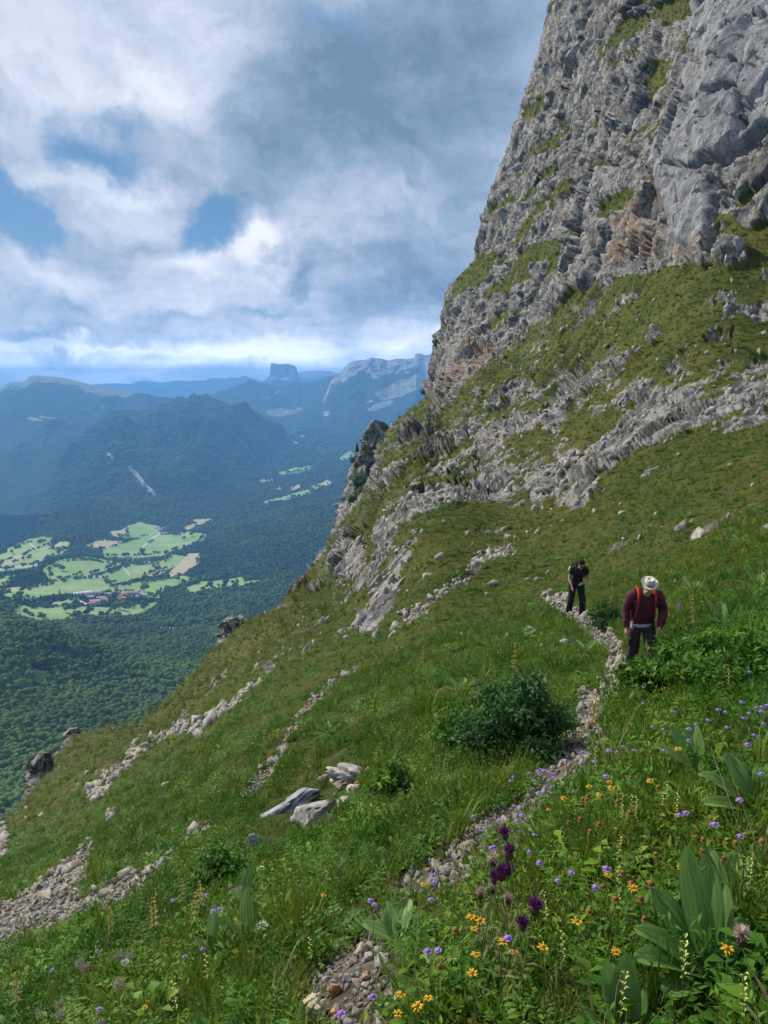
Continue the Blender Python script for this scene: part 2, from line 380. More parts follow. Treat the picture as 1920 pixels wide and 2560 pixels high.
paths = [
    Z4([(780, 200), (790, 120), (980, 120), (960, 170), (900, 210), (935, 330), (870, 520), (780, 560), (700, 660), (610, 680), (570, 790), (430, 850), (380, 1030), (200, 1085), (0, 1080), (0, 960), (190, 880), (210, 810), (400, 700), (480, 640), (560, 570), (650, 440), (740, 340), (770, 280)]),
    Z5([(1470, 610), (1620, 560), (1620, 700), (1480, 690), (1440, 740), (1460, 860), (1490, 960), (1500, 1300), (1060, 1300), (1100, 1080), (1200, 880), (1320, 830), (1330, 740), (1400, 700)]),
    [(541, 596), (556, 594), (580, 611), (596, 622), (611, 632), (626, 651), (620, 668), (606, 656), (592, 640), (578, 624), (562, 613), (548, 606)],
    [(606, 656), (626, 652), (640, 672), (615, 700), (590, 700), (600, 680)],
]
grav_items = [(1.0, p) for p in paths] + [(1.0, scree_wide)] + [
    (1.0, [(466, 574), (472, 560), (484, 553), (502, 546), (518, 549), (508, 558), (490, 565), (476, 575)]),
    (0.9, band([(474, 572), (452, 584), (435, 598), (418, 612), (403, 623), (390, 630)], [3, 2.5, 3, 4, 4, 2])), (0.7, band([(378, 634), (361, 641)], 2)),
    (0.85, band([(92, 800), (100, 790), (111, 778), (120, 770), (135, 758)], [7, 7, 6, 5, 4])), (0.72, band([(135, 758), (150, 748), (165, 739), (195, 723), (210, 712)], [3, 3, 4, 3, 3])),
    (0.80, band([(193, 737), (204, 730), (217, 714), (232, 704), (245, 690), (262, 682)], [5, 5, 5, 5, 4, 4])),
    (0.85, band([(244, 800), (255, 786), (266, 773), (276, 757), (285, 740)], [7, 7, 6, 6, 5])), (0.8, band([(285, 742), (299, 717), (312, 702), (338, 680), (356, 668)], [4, 4, 4, 3, 3])),
    (0.9, Z5([(-20, 560), (-20, 400), (20, 400), (22, 470), (12, 560)])), (0.7, Z5([(380, 360), (440, 330), (460, 350), (400, 385)])),
    (0.75, band([(600, 455), (585, 465), (560, 475)], 4)), (0.7, band([(565, 485), (545, 492), (528, 505)], [3, 3, 2])),
    (0.7, band(Z2([(640, 1080), (600, 1140)]), 3)),
]
A_grav = paint(0.0, grav_items, 2)
CRK = [band(Z6(c_), w_) for c_, w_ in [([(1690, 555), (1640, 600), (1540, 690), (1480, 740), (1380, 790), (1290, 785)], [2.6, 2.8, 2.4, 2.4, 1.8, 1]), ([(1659, 290), (1600, 370), (1585, 420), (1592, 500), (1575, 610)], [1.4, 1.2, 1, 1, .8]),
    ([(1300, 440), (1400, 385), (1500, 312), (1620, 335)], .9), ([(1330, 240), (1430, 330)], .8), ([(1470, 190), (1560, 150), (1690, 118)], 1.6), ([(1435, 830), (1428, 960), (1422, 1150)], [1.4, 1.8, 2.6]), ([(1440, 820), (1540, 940), (1690, 900)], 1.0),
    ([(1310, 0), (1300, 180), (1285, 420), (1225, 640), (1215, 760)], 1.6), ([(1480, 60), (1500, 160), (1460, 230)], 1.0), ([(1560, 420), (1450, 500), (1330, 520)], .7), ([(1500, 700), (1610, 660), (1700, 670)], 1.0),
    ([(640, 960), (720, 700), (800, 480), (905, 280)], 1.3), ([(560, 760), (640, 560), (680, 330), (770, 80)], 1.2), ([(440, 1060), (500, 860), (560, 600)], 1.2), ([(820, 820), (900, 620), (980, 480), (1060, 260)], 1.2), ([(1000, 760), (1060, 560), (1160, 300)], 1.1), ([(300, 1420), (420, 1240), (560, 1000)], 1.3), ([(530, 1480), (620, 1300), (760, 1080)], 1.3)]]
A_crk = paint(0.0, [(1.0, c_) for c_ in CRK], 0)
A_crk = (A_crk + blur(A_crk, 1) * 1.2) / 2
def look(A, u, v): return bil(A, (u - RX0) / RST, (v - RY0) / RST)

# ---- displace with real relief
flat = P0.reshape(-1, 3); N = len(flat)
du = np.gradient(P0, axis=1); dv = np.gradient(P0, axis=0)
NRM = np.cross(du, dv); NRM /= np.linalg.norm(NRM, axis=-1, keepdims=True) + 1e-12
nrm = NRM.reshape(-1, 3); D = GD.ravel()
ju = GU.ravel(); jv = GV.ravel()
nz1 = fbm(flat / (0.05 * D[:, None] + .25) * 1.0 * 0 + flat / 4.0, 3, 40); nz2 = fbm(flat / 1.3, 3, 50)
wu = ju + 5 * nz1 + 3 * nz2; wv = jv + 4 * fbm(flat / 3.1 + 9, 3, 60) + 2 * nz2
L = look(A_rock, wu, wv)
big = fbm(flat * np.array([1, 1, .55]) / 9.0, 4, 70); med = fbm(flat * np.array([1, 1, .5]) / 2.6, 3, 80)
tiny = fbm(flat * np.array([1, 1, .6]) / .9, 3, 90)
lowz = 1 - sstep(.55, .8, blur(0, 0) if False else look(A_cliff, ju, jv))
L = np.where(lowz > .5, np.where(L > .5, .5 + (L - .5) * .50, L), L - .03)
dg_a = (ju * .70 - jv * .71); dg_b = (ju * .71 + jv * .70)
led = fbm(np.stack([dg_a / 42, dg_b / 8.5, ju * 0 + 4], -1), 3, 95)
L = L - .42 * (1 - lowz) * sstep(.22, .50, led) * (1 - look(A_slab, ju, jv)) * (jv > -40)
L = L - .045 * lowz + .13 * lowz * sstep(.1, .4, fbm(np.stack([dg_a / 30, dg_b / 10, ju * 0 + 8], -1), 3, 97)) * (D > 40)
ROCK = L + (0.30 + .30 * lowz) * big * (D > 18) + (0.22 + .25 * lowz) * med + .22 * lowz * tiny
ROCK = np.where(D < 22, np.minimum(ROCK, 0.30), ROCK)
SLAB = look(A_slab, wu, wv); OCH = look(A_och, wu, wv)
nzp = fbm(np.stack([ju / 9, jv / 6, ju * 0], -1), 4, 65); nzq = vnoise(flat / .35, 66)
GRAV = look(A_grav, ju + 3 * nzp, jv + 3 * nzp) + 0.16 * nz2 + .22 * nzp + .10 * nzq
m = sstep(0.40, 0.56, ROCK)
q = np.linalg.qr(np.array([[.30, .25, .92], [1, 0, 0], [0, 1, 0]]).T)[0]       # the beds stand nearly upright and lean
loc = flat @ q * np.array([.55, 1, 1])
disp = np.zeros(N)
soft = np.clip(D / 190, 0.12, 1.0)
idx = np.nonzero(m > 0.01)[0]
tex = .30 + .95 * sstep(-.25, .30, fbm(flat[idx] * [1, 1, .6] / 16.0, 3, 98)); tex = np.where(lowz[idx] > .5, 1.0, tex); loc2 = np.where(lowz[idx, None] > .5, loc[idx], loc[idx] * [.62, 1, 1])
def addfacet(scale, amp, k, crack, slabk=.5):
    w = vnoise(flat[idx] / scale * 1.3 + 5, k) * .35
    v, gpp = facet(loc2 / scale + w[:, None], k); amp = amp * (tex if scale < 3 else 1) * np.clip(scale * 110 / D[idx], .22, 1)
    disp[idx] += m[idx] * amp * (v - .5 - crack * np.exp(-gpp * 14)) * (1 - slabk * SLAB[idx]) * soft[idx]
addfacet(9.0, 2.1, 100, .30, .5); addfacet(3.6, 1.35, 110, .6, .7); addfacet(1.5, 0.70, 120, .75, .7); addfacet(0.65, .36, 130, .6, .5)
disp += m * (fbm(loc / 22.0, 3, 140) * 5.0 + 1.2 * fbm(loc / 5, 4, 150, ridged=True)) * np.clip((D - 60) / 60, 0, 1)
disp -= m * look(A_crk, ju + 5 * nz1 + 2.5 * nz2, jv + 3 * nz2) * 3.0
disp += SLAB * 1.3 * np.clip(D / 100, 0, 1)
disp += (1 - m) * (fbm(flat / 14, 3, 160) * 1.1 * np.clip((D - 15) / 60, 0, 1) + fbm(flat / 2.2, 3, 170) * .28 * np.clip((D - 4) / 25, 0, 1) + vnoise(flat / .45, 180) * .03)
disp += np.where(L > .5, m * .3 * soft, 0)
disp -= sstep(.4, .6, GRAV) * np.clip(.035 + .002 * D, 0, .25)
edge = np.clip((1 - np.repeat(S[:, None], NC, 1).ravel()) * 40, 0, 1)
PD = flat + nrm * (disp * (.35 + .65 * edge))[:, None]
PG = PD.reshape(NR, NC, 3)
du = np.gradient(PG, axis=1); dv = np.gradient(PG, axis=0)
CR = np.cross(du, dv); AREA = np.linalg.norm(CR, axis=-1) / ((1045 / NC) * (np.abs(np.gradient(GV, axis=0)) + 1e-6))    # m2 per unit of bearing
NG = CR / (np.linalg.norm(CR, axis=-1, keepdims=True) + 1e-12)
# the far side falls away behind the crest
back = []
last = PG[-1]
for (dd, dz) in [(1.5, -1.0), (8, -9), (40, -60), (160, -220), (420, -520)]:
    back.append(last + np.stack([last[:, 0] / last[:, 1] * dd, np.full(NC, dd), np.full(NC, dz)], -1))
ALL = np.concatenate([PG, np.stack(back)], 0); NRA = ALL.shape[0]
def ext(a, v): return np.concatenate([a.reshape(NR, NC), np.repeat(a.reshape(NR, NC)[-1:], NRA - NR, 0) * 0 + v], 0)
rk = np.concatenate([ROCK.reshape(NR, NC), np.repeat(ROCK.reshape(NR, NC)[-1:], NRA - NR, 0)], 0)
F = grid_faces(NRA, NC)
fv = np.concatenate([GV, np.repeat(GV[-1:], NRA - NR, 0)], 0).ravel(); fu = np.concatenate([GU, GU[:NRA - NR]], 0).ravel()
is_cliff = fv[F[:, 0]] < np.interp(fu[F[:, 0]], [p[0] for p in FOOT], [p[1] for p in FOOT], left=-999)
def sub_mesh(name, verts, faces, mat, attrs):
    used = np.unique(faces); remap = np.full(len(verts), -1); remap[used] = np.arange(len(used))
    return mesh_obj(name, np_mesh(name, verts[used], remap[faces], mat, True, {k: a[used] for k, a in attrs.items()}))
def at(u, v):
    """ground point of the mountainside on a bearing"""
    c = int(np.clip(round((u + 140) / 1045 * (NC - 1)), 0, NC - 1)); r = int(np.interp(-v, -GV[:, c], np.arange(NR)))
    return Vector(PG[r, c])

# ---- material
def base_mat(name):
    m_ = bpy.data.materials.new(name); m_.use_nodes = True; t = NT(m_.node_tree)
    for n_ in list(t.n):
        t.n.remove(n_)
    o = t.new('ShaderNodeOutputMaterial'); bs = t.new('ShaderNodeBsdfPrincipled'); t.l.new(bs.outputs[0], o.inputs[0])
    bs.inputs['Specular IOR Level'].default_value = 0.12; bs.inputs['Roughness'].default_value = 0.85
    return m_, t, bs
def attr(t, name):
    n = t.new('ShaderNodeAttribute', attribute_name=name); return n.outputs['Fac']
def P(t): return t.new('ShaderNodeNewGeometry').outputs['Position']
def bump(t, bs, h, strength, dist):
    b_ = t.new('ShaderNodeBump'); t.put(b_, 'Height', h); b_.inputs['Strength'].default_value = strength; b_.inputs['Distance'].default_value = dist
    t.l.new(b_.outputs[0], bs.inputs['Normal']); return b_
def rock_color(t, p):
    a = t.noise(t.mapping(p, (1, 1, .35), rot=(.2, .25, 0)), .33, 8, .66, .6)
    c = t.mix(t.rng(a, .36, .62), (.130, .126, .120), (.395, .378, .352))
    s_ = t.noise(t.mapping(p, (1, 1, .22), rot=(.25, .3, 0)), 1.6, 6, .65, .3)
    c = t.mix(t.rng(s_, .55, .70, 0, .55), c, (.50, .48, .45))
    l = t.noise(p, .9, 7, .7, .2)
    c = t.mix(t.rng(l, .47, .58, 0, .8), c, (.060, .060, .056))
    return t.mix(t.rng(t.noise(p, .21, 4, .6), .50, .66, 0, .4), c, (.36, .295, .225))
def crack_lines(t, p, c, dark=(.035, .034, .032)):
    k1 = t.voro(t.mapping(t.vmath('ADD', p, t.noise(p, .35, 4, .6, col=True)), (1, 1, .28), rot=(.22, .30, 0)), .20, 'DISTANCE_TO_EDGE'); k2 = t.voro(t.mapping(t.vmath('ADD', p, t.noise(p, .8, 3, .6, col=True)), (1, 1, .35), rot=(.3, .2, 0)), .62, 'DISTANCE_TO_EDGE')
    br = t.rng(t.noise(p, .16, 4, .6), .46, .58)
    return t.mix(t.math('MULTIPLY', br, t.rng(k1, .030, .006, 0, .85)), t.mix(t.math('MULTIPLY', t.math('SUBTRACT', 1.0, br), t.rng(k2, .05, .01, 0, .5)), c, dark), dark), k1
def hillside_mat():
    m_, t, bs = base_mat('grass_and_limestone'); p = P(t)
    fine = t.noise(p, 3.2, 6, .65); finer = t.noise(p, 9.0, 4, .6)
    c_rock = rock_color(t, p)
    c_rock = t.mix(t.math('MULTIPLY', attr(t, 'slab'), .50), c_rock, t.mix(t.rng(t.noise(t.mapping(p, (1, 1, .3)), .5, 7, .6), .4, .62), (.22, .225, .24), (.40, .405, .415)))
    oc = t.math('MULTIPLY', attr(t, 'ochre'), t.rng(t.noise(t.mapping(p, (1, 1, .4)), .45, 6, .65), .42, .62), clamp=True)
    c_rock = t.mix(t.math('MULTIPLY', oc, .75), c_rock, (.40, .235, .12))
    c_rock, k1_ = crack_lines(t, p, c_rock)
    g1 = t.mix(t.rng(t.noise(p, .16, 5, .6), .35, .65), (.055, .080, .011), (.115, .110, .020))
    g1 = t.mix(t.rng(fine, .55, .75), g1, (.17, .125, .055))
    g1 = t.mix(t.rng(finer, .30, .5, .6, 0), g1, (.030, .048, .010))
    rf = t.math('ADD', attr(t, 'rock'), t.math('MULTIPLY', t.math('SUBTRACT', fine, .5), .35))
    rk_ = t.rng(rf, .45, .51)
    c = t.mix(rk_, g1, c_rock)
    # trodden earth and rubble
    st = t.voro(p, 9.0, 'F1', 'Color'); sb = t.new('ShaderNodeSeparateColor'); t.l.new(st, sb.inputs[0])
    cg = t.mix(sb.outputs[0], (.095, .070, .048), (.24, .195, .15))
    gr = t.rng(t.math('ADD', attr(t, 'gravel'), t.math('MULTIPLY', t.math('SUBTRACT', fine, .5), .5)), .42, .54)
    c = t.mix(gr, c, cg)
    t.l.new(c, bs.inputs['Base Color'])
    h = t.math('ADD', t.noise(t.mapping(p, (1, 1, .4), rot=(.2, .25, 0)), 1.9, 8, .72, .4), t.math('MULTIPLY', t.voro(p, 2.2, 'DISTANCE_TO_EDGE'), .5))
    h = t.math('ADD', h, t.math('MULTIPLY', finer, .5))
    h = t.math('ADD', h, t.math('MULTIPLY', t.noise(t.mapping(p, (1, 1, .25), rot=(.35, .3, 0)), .55, 9, .75, .8), 1.6))
    bump(t, bs, h, .85, .38)
    return m_
M_HILL = hillside_mat()
AT = dict(rock=rk.ravel(), gravel=ext(GRAV, 0).ravel(), slab=ext(SLAB, 0).ravel(), ochre=ext(OCH, 0).ravel())
AV = ALL.reshape(-1, 3)
tag(sub_mesh('hillside', AV, F[~is_cliff], M_HILL, AT), kind='structure')
tag(sub_mesh('cliff', AV, F[is_cliff], M_HILL, AT), kind='structure')
# the slope carries on beneath and behind the viewer
xx, yy = np.meshgrid(np.linspace(-14, 14, 60), np.linspace(-9, 1.35, 30))
zz = -PH + PA * xx - PB * yy - .05
tag(mesh_obj('ground', np_mesh('ground', np.stack([xx, yy, zz], -1).reshape(-1, 3), grid_faces(30, 60), M_HILL, True,
    dict(rock=xx.ravel() * 0, gravel=xx.ravel() * 0, slab=xx.ravel() * 0, ochre=xx.ravel() * 0))), kind='structure')
# ------------------------------------------------------------------ the valley and the far mountains
VC = [(-120, 900, 560), (0, 830, 700), (100, 830, 720), (250, 830, 760), (400, 830, 800), (520, 830, 850), (100, 760, 900), (0, 760, 860), (0, 700, 1120), (100, 700, 1200), (250, 700, 1300),
      (0, 650, 1480), (150, 650, 1650), (300, 650, 1700), (450, 650, 1750), (100, 600, 2150), (200, 600, 2250), (0, 580, 2350), (100, 560, 2950), (250, 560, 2950), (320, 555, 2900), (400, 560, 2900), (100, 530, 3750), (200, 510, 4600),
      (300, 520, 3700), (250, 490, 5400), (300, 470, 6200), (350, 440, 8200), (330, 455, 7200), (0, 540, 3500), (0, 520, 4150), (0, 500, 4950), (-120, 500, 4900), (-120, 560, 2900), (350, 500, 3900), (340, 540, 3050), (400, 500, 3600), (400, 470, 4700),
      (400, 440, 6800), (320, 420, 9800), (400, 420, 9600), (500, 420, 9000), (520, 500, 3400), (520, 600, 2000), (240, 470, 6100), (200, 490, 5300), (120, 500, 5000), (100, 480, 5600), (0, 475, 5900), (240, 440, 7600), (280, 405, 11500), (200, 410, 10500)]
_vd = rbf([(u, v, math.log(d)) for u, v, d in VC])
def vdep(u, v): return np.exp(_vd(np.asarray(u, float), np.asarray(v, float)))
Z1 = lambda p: zoom(0, 340, .27, p)
MEADOWS = [(Z2([(0, 250), (60, 222), (150, 205), (215, 180), (210, 205), (120, 240), (60, 262), (0, 285)]), 0), (Z2([(0, 470), (60, 455), (110, 462), (60, 480), (0, 490)]), 0), (Z2([(700, 300), (790, 262), (870, 268), (800, 300), (740, 318)]), 0), (Z2([(20, 400), (90, 395), (80, 412), (20, 420)]), 1),
    # outlines of the open fields (bright, dry?)
    (Z1([(475, 690), (520, 678), (580, 690), (585, 715), (540, 722), (470, 725)]), 0), (Z1([(415, 708), (470, 690), (465, 725), (425, 722)]), 1),
    (Z1([(398, 775), (470, 750), (560, 722), (590, 722), (530, 770), (522, 798), (400, 800)]), 0),
    (Z1([(535, 765), (590, 725), (625, 722), (690, 715), (742, 722), (738, 752), (660, 775), (600, 790), (530, 797)]), 0),
    (Z1([(330, 755), (370, 740), (445, 742), (430, 760), (380, 770)]), 1), (Z1([(185, 760), (230, 742), (255, 745), (240, 765), (200, 775)]), 1),
    (Z1([(40, 775), (110, 745), (180, 738), (180, 765), (190, 775), (230, 785), (210, 800), (170, 812), (120, 835), (0, 850), (0, 832), (60, 805)]), 0), (Z1([(0, 835), (50, 808), (100, 795), (110, 808), (40, 830)]), 1),
    (Z1([(180, 850), (260, 822), (330, 818), (425, 832), (370, 858), (300, 868), (240, 888), (195, 885)]), 0),
    (Z1([(395, 868), (480, 835), (530, 830), (610, 815), (590, 840), (530, 870), (430, 895), (398, 900)]), 0),
    (Z1([(545, 868), (580, 850), (600, 840), (610, 855), (570, 872)]), 1), (Z1([(635, 850), (700, 800), (735, 798), (730, 825), (680, 855), (640, 870)]), 1),
    (Z1([(40, 938), (120, 915), (200, 905), (300, 885), (385, 880), (392, 905), (330, 930), (200, 940), (110, 955)]), 0),
    (Z1([(385, 940), (400, 912), (480, 905), (560, 895), (660, 880), (690, 890), (600, 920), (580, 950), (520, 940), (430, 930)]), 0),
    (Z1([(700, 915), (760, 892), (850, 880), (880, 872), (890, 885), (840, 905), (790, 915), (720, 925)]), 0), (Z1([(880, 890), (960, 880), (965, 888), (890, 902)]), 0),
    (Z1([(0, 885), (50, 878), (30, 900), (0, 912)]), 0),
    (Z2([(118, 555), (150, 525), (260, 505), (400, 495), (520, 492), (600, 488), (680, 478), (640, 505), (560, 530), (460, 555), (400, 548), (330, 560), (230, 575), (200, 570), (130, 565)]), 0),
    (Z2([(0, 540), (0, 512), (70, 510), (120, 518), (50, 535)]), 0), (Z2([(250, 480), (320, 460), (350, 462), (345, 482), (260, 490)]), 0), (Z2([(0, 620), (60, 600), (50, 622), (0, 650)]), 0), (Z2([(0, 580), (40, 575), (40, 588), (0, 592)]), 0),
    (Z2([(520, 868), (560, 870), (625, 890), (600, 905), (560, 905), (525, 890)]), 2), (Z2([(150, 990), (200, 995), (255, 985), (250, 1010), (215, 1040), (180, 1015)]), 2),
    (Z1([(1045, 488), (1100, 472), (1170, 465), (1140, 478), (1050, 495)]), 0), (Z1([(1260, 432), (1300, 410), (1310, 425), (1275, 445)]), 0), (Z1([(1155, 540), (1215, 520), (1222, 528), (1170, 545)]), 1), (Z1([(1065, 548), (1105, 535), (1110, 545), (1085, 552)]), 1),
    (Z1([(985, 598), (1060, 575), (1130, 558), (1135, 568), (1060, 590), (1000, 600)]), 0), (Z1([(680, 690), (730, 675), (760, 665), (765, 672), (700, 695)]), 1), (Z1([(715, 662), (775, 658), (785, 666), (720, 672)]), 1),
    (Z1([(1065, 330), (1095, 330), (1090, 340), (1070, 340)]), 1), (Z1([(1070, 355), (1100, 350), (1095, 358)]), 1), (Z1([(1105, 355), (1135, 350), (1120, 360)]), 1), (Z1([(1060, 380), (1110, 375), (1100, 384)]), 0), (Z1([(970, 522), (1015, 514), (1010, 522), (975, 528)]), 0), (Z1([(1005, 550), (1030, 543), (1035, 550)]), 0)]
ROADS = [Z1([(585, 700), (588, 718), (560, 735), (530, 765), (520, 790), (524, 800)]), Z1([(308, 878), (340, 866), (372, 858), (378, 858)]), Z1([(308, 880), (350, 878), (380, 882), (392, 892), (388, 906)]),
         Z2([(340, 452), (370, 462), (400, 472)]), Z2([(140, 458), (200, 456)]), Z1([(0, 850), (60, 842), (140, 838), (150, 815)]), Z2([(590, 575), (650, 590), (780, 600), (860, 596), (1010, 600)]), Z1([(455, 840), (475, 862), (478, 872)]), Z1([(110, 750), (130, 765)])]
vu = np.linspace(-130, 530, 620); vv0 = np.concatenate([np.linspace(1000, 640, 200), np.linspace(639, 405, 420)])
VU, VV = np.meshgrid(vu, vv0)
cu2, cv2 = np.meshgrid(np.arange(-140, 545, 8.0), np.arange(390, 1010, 8.0)); LV = _vd(cu2, cv2)
def vD(u, v): return np.exp(bil(LV, (u + 140) / 8.0, (v - 390) / 8.0))
VD = vD(VU, VV); VP = pos(VU, VV, VD)
VP[..., 2] = np.minimum(VP[..., 2], 1e9)
def vrel(p):
    """rolling of the forested ground, in metres"""
    d = np.clip(p[:, 1] / 3000, .25, 1)
    near = np.clip((2600 - p[:, 1]) / 1200, 0, 1)
    return (fbm(p / 420, 4, 300) * 26 + fbm(p / 90, 2, 310) * 4) * d + near * fbm(p / 360, 3, 315) * 75
vf = VP.reshape(-1, 3); VR = vrel(vf * np.array([1, 1, 0])); vf = vf.copy()
mead = np.zeros(VU.shape); kindm = np.zeros(VU.shape)
wv_ = vnoise(np.stack([VU.ravel() / 7, VV.ravel() / 4, VU.ravel() * 0], -1), 320).reshape(VU.shape)
for poly, k in MEADOWS:
    cx_, cy_ = np.mean(poly, 0); poly = [(cx_ + (a - cx_) * 1.20, cy_ + (b_ - cy_) * 1.24) for a, b_ in poly]
    i_ = in_poly(VU + wv_ * 1.2, VV + wv_ * .6, poly); mead[i_] = 1; kindm[i_] = k
road = np.zeros(VU.shape)
for r_ in ROADS: road[in_poly(VU, VV, band(r_, .75))] = 1
hump = np.zeros(VU.shape)
for hu_, hv_, hd_, hs_, hh_ in ((70, 700, 1120, 230, 62), (190, 655, 1500, 240, 14), (-60, 650, 1450, 300, 30)):
    hp_ = pos(hu_, hv_, hd_); vf[:, 2] += hh_ * np.exp(-((vf[:, 0] - hp_[0]) ** 2 + (vf[:, 1] - hp_[1]) ** 2) / (2 * hs_ ** 2))
vf[:, 2] += VR * (1 - .6 * blur(mead, 2).ravel())
VP = vf.reshape(VP.shape)
def v_at(u, v):
    c = np.clip(np.round((np.asarray(u) + 130) / 660 * 619).astype(int), 0, 619)
    r = np.clip(np.round(np.interp(-np.asarray(v, float), -vv0, np.arange(len(vv0)))).astype(int), 0, len(vv0) - 1)
    return VP[r, c], mead[r, c] + road[r, c] * 2, r, c
def far_mat(name, kind):
    m_, t, bs = base_mat(name); p = P(t)
    bs.inputs['Roughness'].default_value = 1.0; bs.inputs['Specular IOR Level'].default_value = 0.05
    big = t.noise(p, .0016, 6, .6); mid = t.noise(p, .011, 5, .65); crown = t.voro(p, .055, 'F1', 'Distance')
    sp = t.voro(p, .055, 'F1', 'Color'); sb = t.new('ShaderNodeSeparateColor'); t.l.new(sp, sb.inputs[0])
    f = t.mix(t.rng(big, .4, .62), (.014, .032, .013), (.028, .056, .019))
    f = t.mix(t.rng(mid, .45, .65, 0, .7), f, (.042, .076, .026))
    f = t.mix(t.math('MULTIPLY', sb.outputs[0], .45), f, (.055, .085, .030))
    hgt = crown
    if kind == 'valley':
        ma, ra, dry = attr(t, 'meadow'), attr(t, 'road'), attr(t, 'dry')
        mea = t.mix(t.rng(t.noise(p, .008, 6, .6), .35, .65), (.20, .30, .10), (.29, .37, .15))
        mea = t.mix(t.rng(t.noise(t.mapping(p, (1, .25, 1), rot=(0, 0, .7)), .02, 4, .6), .56, .66, 0, .5), mea, (.36, .36, .19))
        mea = t.mix(t.rng(t.noise(t.mapping(p, (1, .06, 1), rot=(0, 0, 1.1)), .05, 2, .5), .5, .6, 0, .35), mea, (.20, .29, .11))
        mea = t.mix(t.rng(t.noise(p, .0035, 3, .6), .5, .56, 0, .5), mea, (.17, .27, .09))
        mea = t.mix(t.rng(dry, .3, .8), mea, t.mix(mid, (.36, .30, .17), (.42, .38, .22)))
        mea = t.mix(t.rng(dry, 1.3, 1.8), mea, (.12, .20, .04))
        c = t.mix(t.rng(ma, .4, .6), f, mea); c = t.mix(t.rng(ra, .4, .6), c, (.46, .43, .39))
        hgt = t.math('MULTIPLY', hgt, t.math('SUBTRACT', 1.0, ma))
    else:
        bare = t.rng(t.math('ADD', attr(t, 'bare'), t.math('MULTIPLY', t.math('SUBTRACT', mid, .5), .9)), .42, .60)
        pale = t.mix(t.rng(mid, .4, .6), (.19, .21, .11), (.30, .29, .18))
        rr = t.noise(t.mapping(p, (1, 1, .18)), .012, 6, .7)
        rc = t.mix(t.rng(rr, .38, .62), (.14, .145, .15), (.40, .39, .37))
        c = t.mix(bare, f, pale)
        c = t.mix(t.rng(t.math('ADD', attr(t, 'rock'), t.math('MULTIPLY', t.math('SUBTRACT', rr, .5), .9)), .42, .55), c, rc)
    t.l.new(c, bs.inputs['Base Color'])
    bump(t, bs, hgt, 1.0, -14.0)
    return m_
M_VAL = far_mat('valley_ground', 'valley'); M_FAR = far_mat('forested_mountain', 'far')
VF = grid_faces(*VU.shape)
_lim = np.interp(VU.ravel()[VF[:, 0]], [-130, 0, 20, 60, 110, 200, 235, 262, 290, 320, 530], [548, 546, 538, 512, 494, 486, 470, 452, 434, 415, 404])
VF = VF[VV.ravel()[VF[:, 0]] > _lim]; V_LIM = lambda u: np.interp(u, [-130, 0, 20, 60, 110, 200, 235, 262, 290, 320, 530], [548, 546, 538, 512, 494, 486, 470, 452, 434, 415, 404])
tag(mesh_obj('valley', np_mesh('valley', VP.reshape(-1, 3), VF, M_VAL, True,
    dict(meadow=mead.ravel(), road=road.ravel(), dry=blur(kindm, 1).ravel())), ), kind='structure')
# ground far below and out to the horizon
gx, gy = np.meshgrid(np.linspace(-19500, 19500, 60), np.linspace(-5500, 28300, 60))
tag(mesh_obj('plain', np_mesh('plain', np.stack([gx, gy, np.full(gx.shape, -1210.0)], -1).reshape(-1, 3), grid_faces(60, 60), M_FAR, True,
    dict(bare=gx.ravel() * 0, rock=gx.ravel() * 0))), kind='structure')

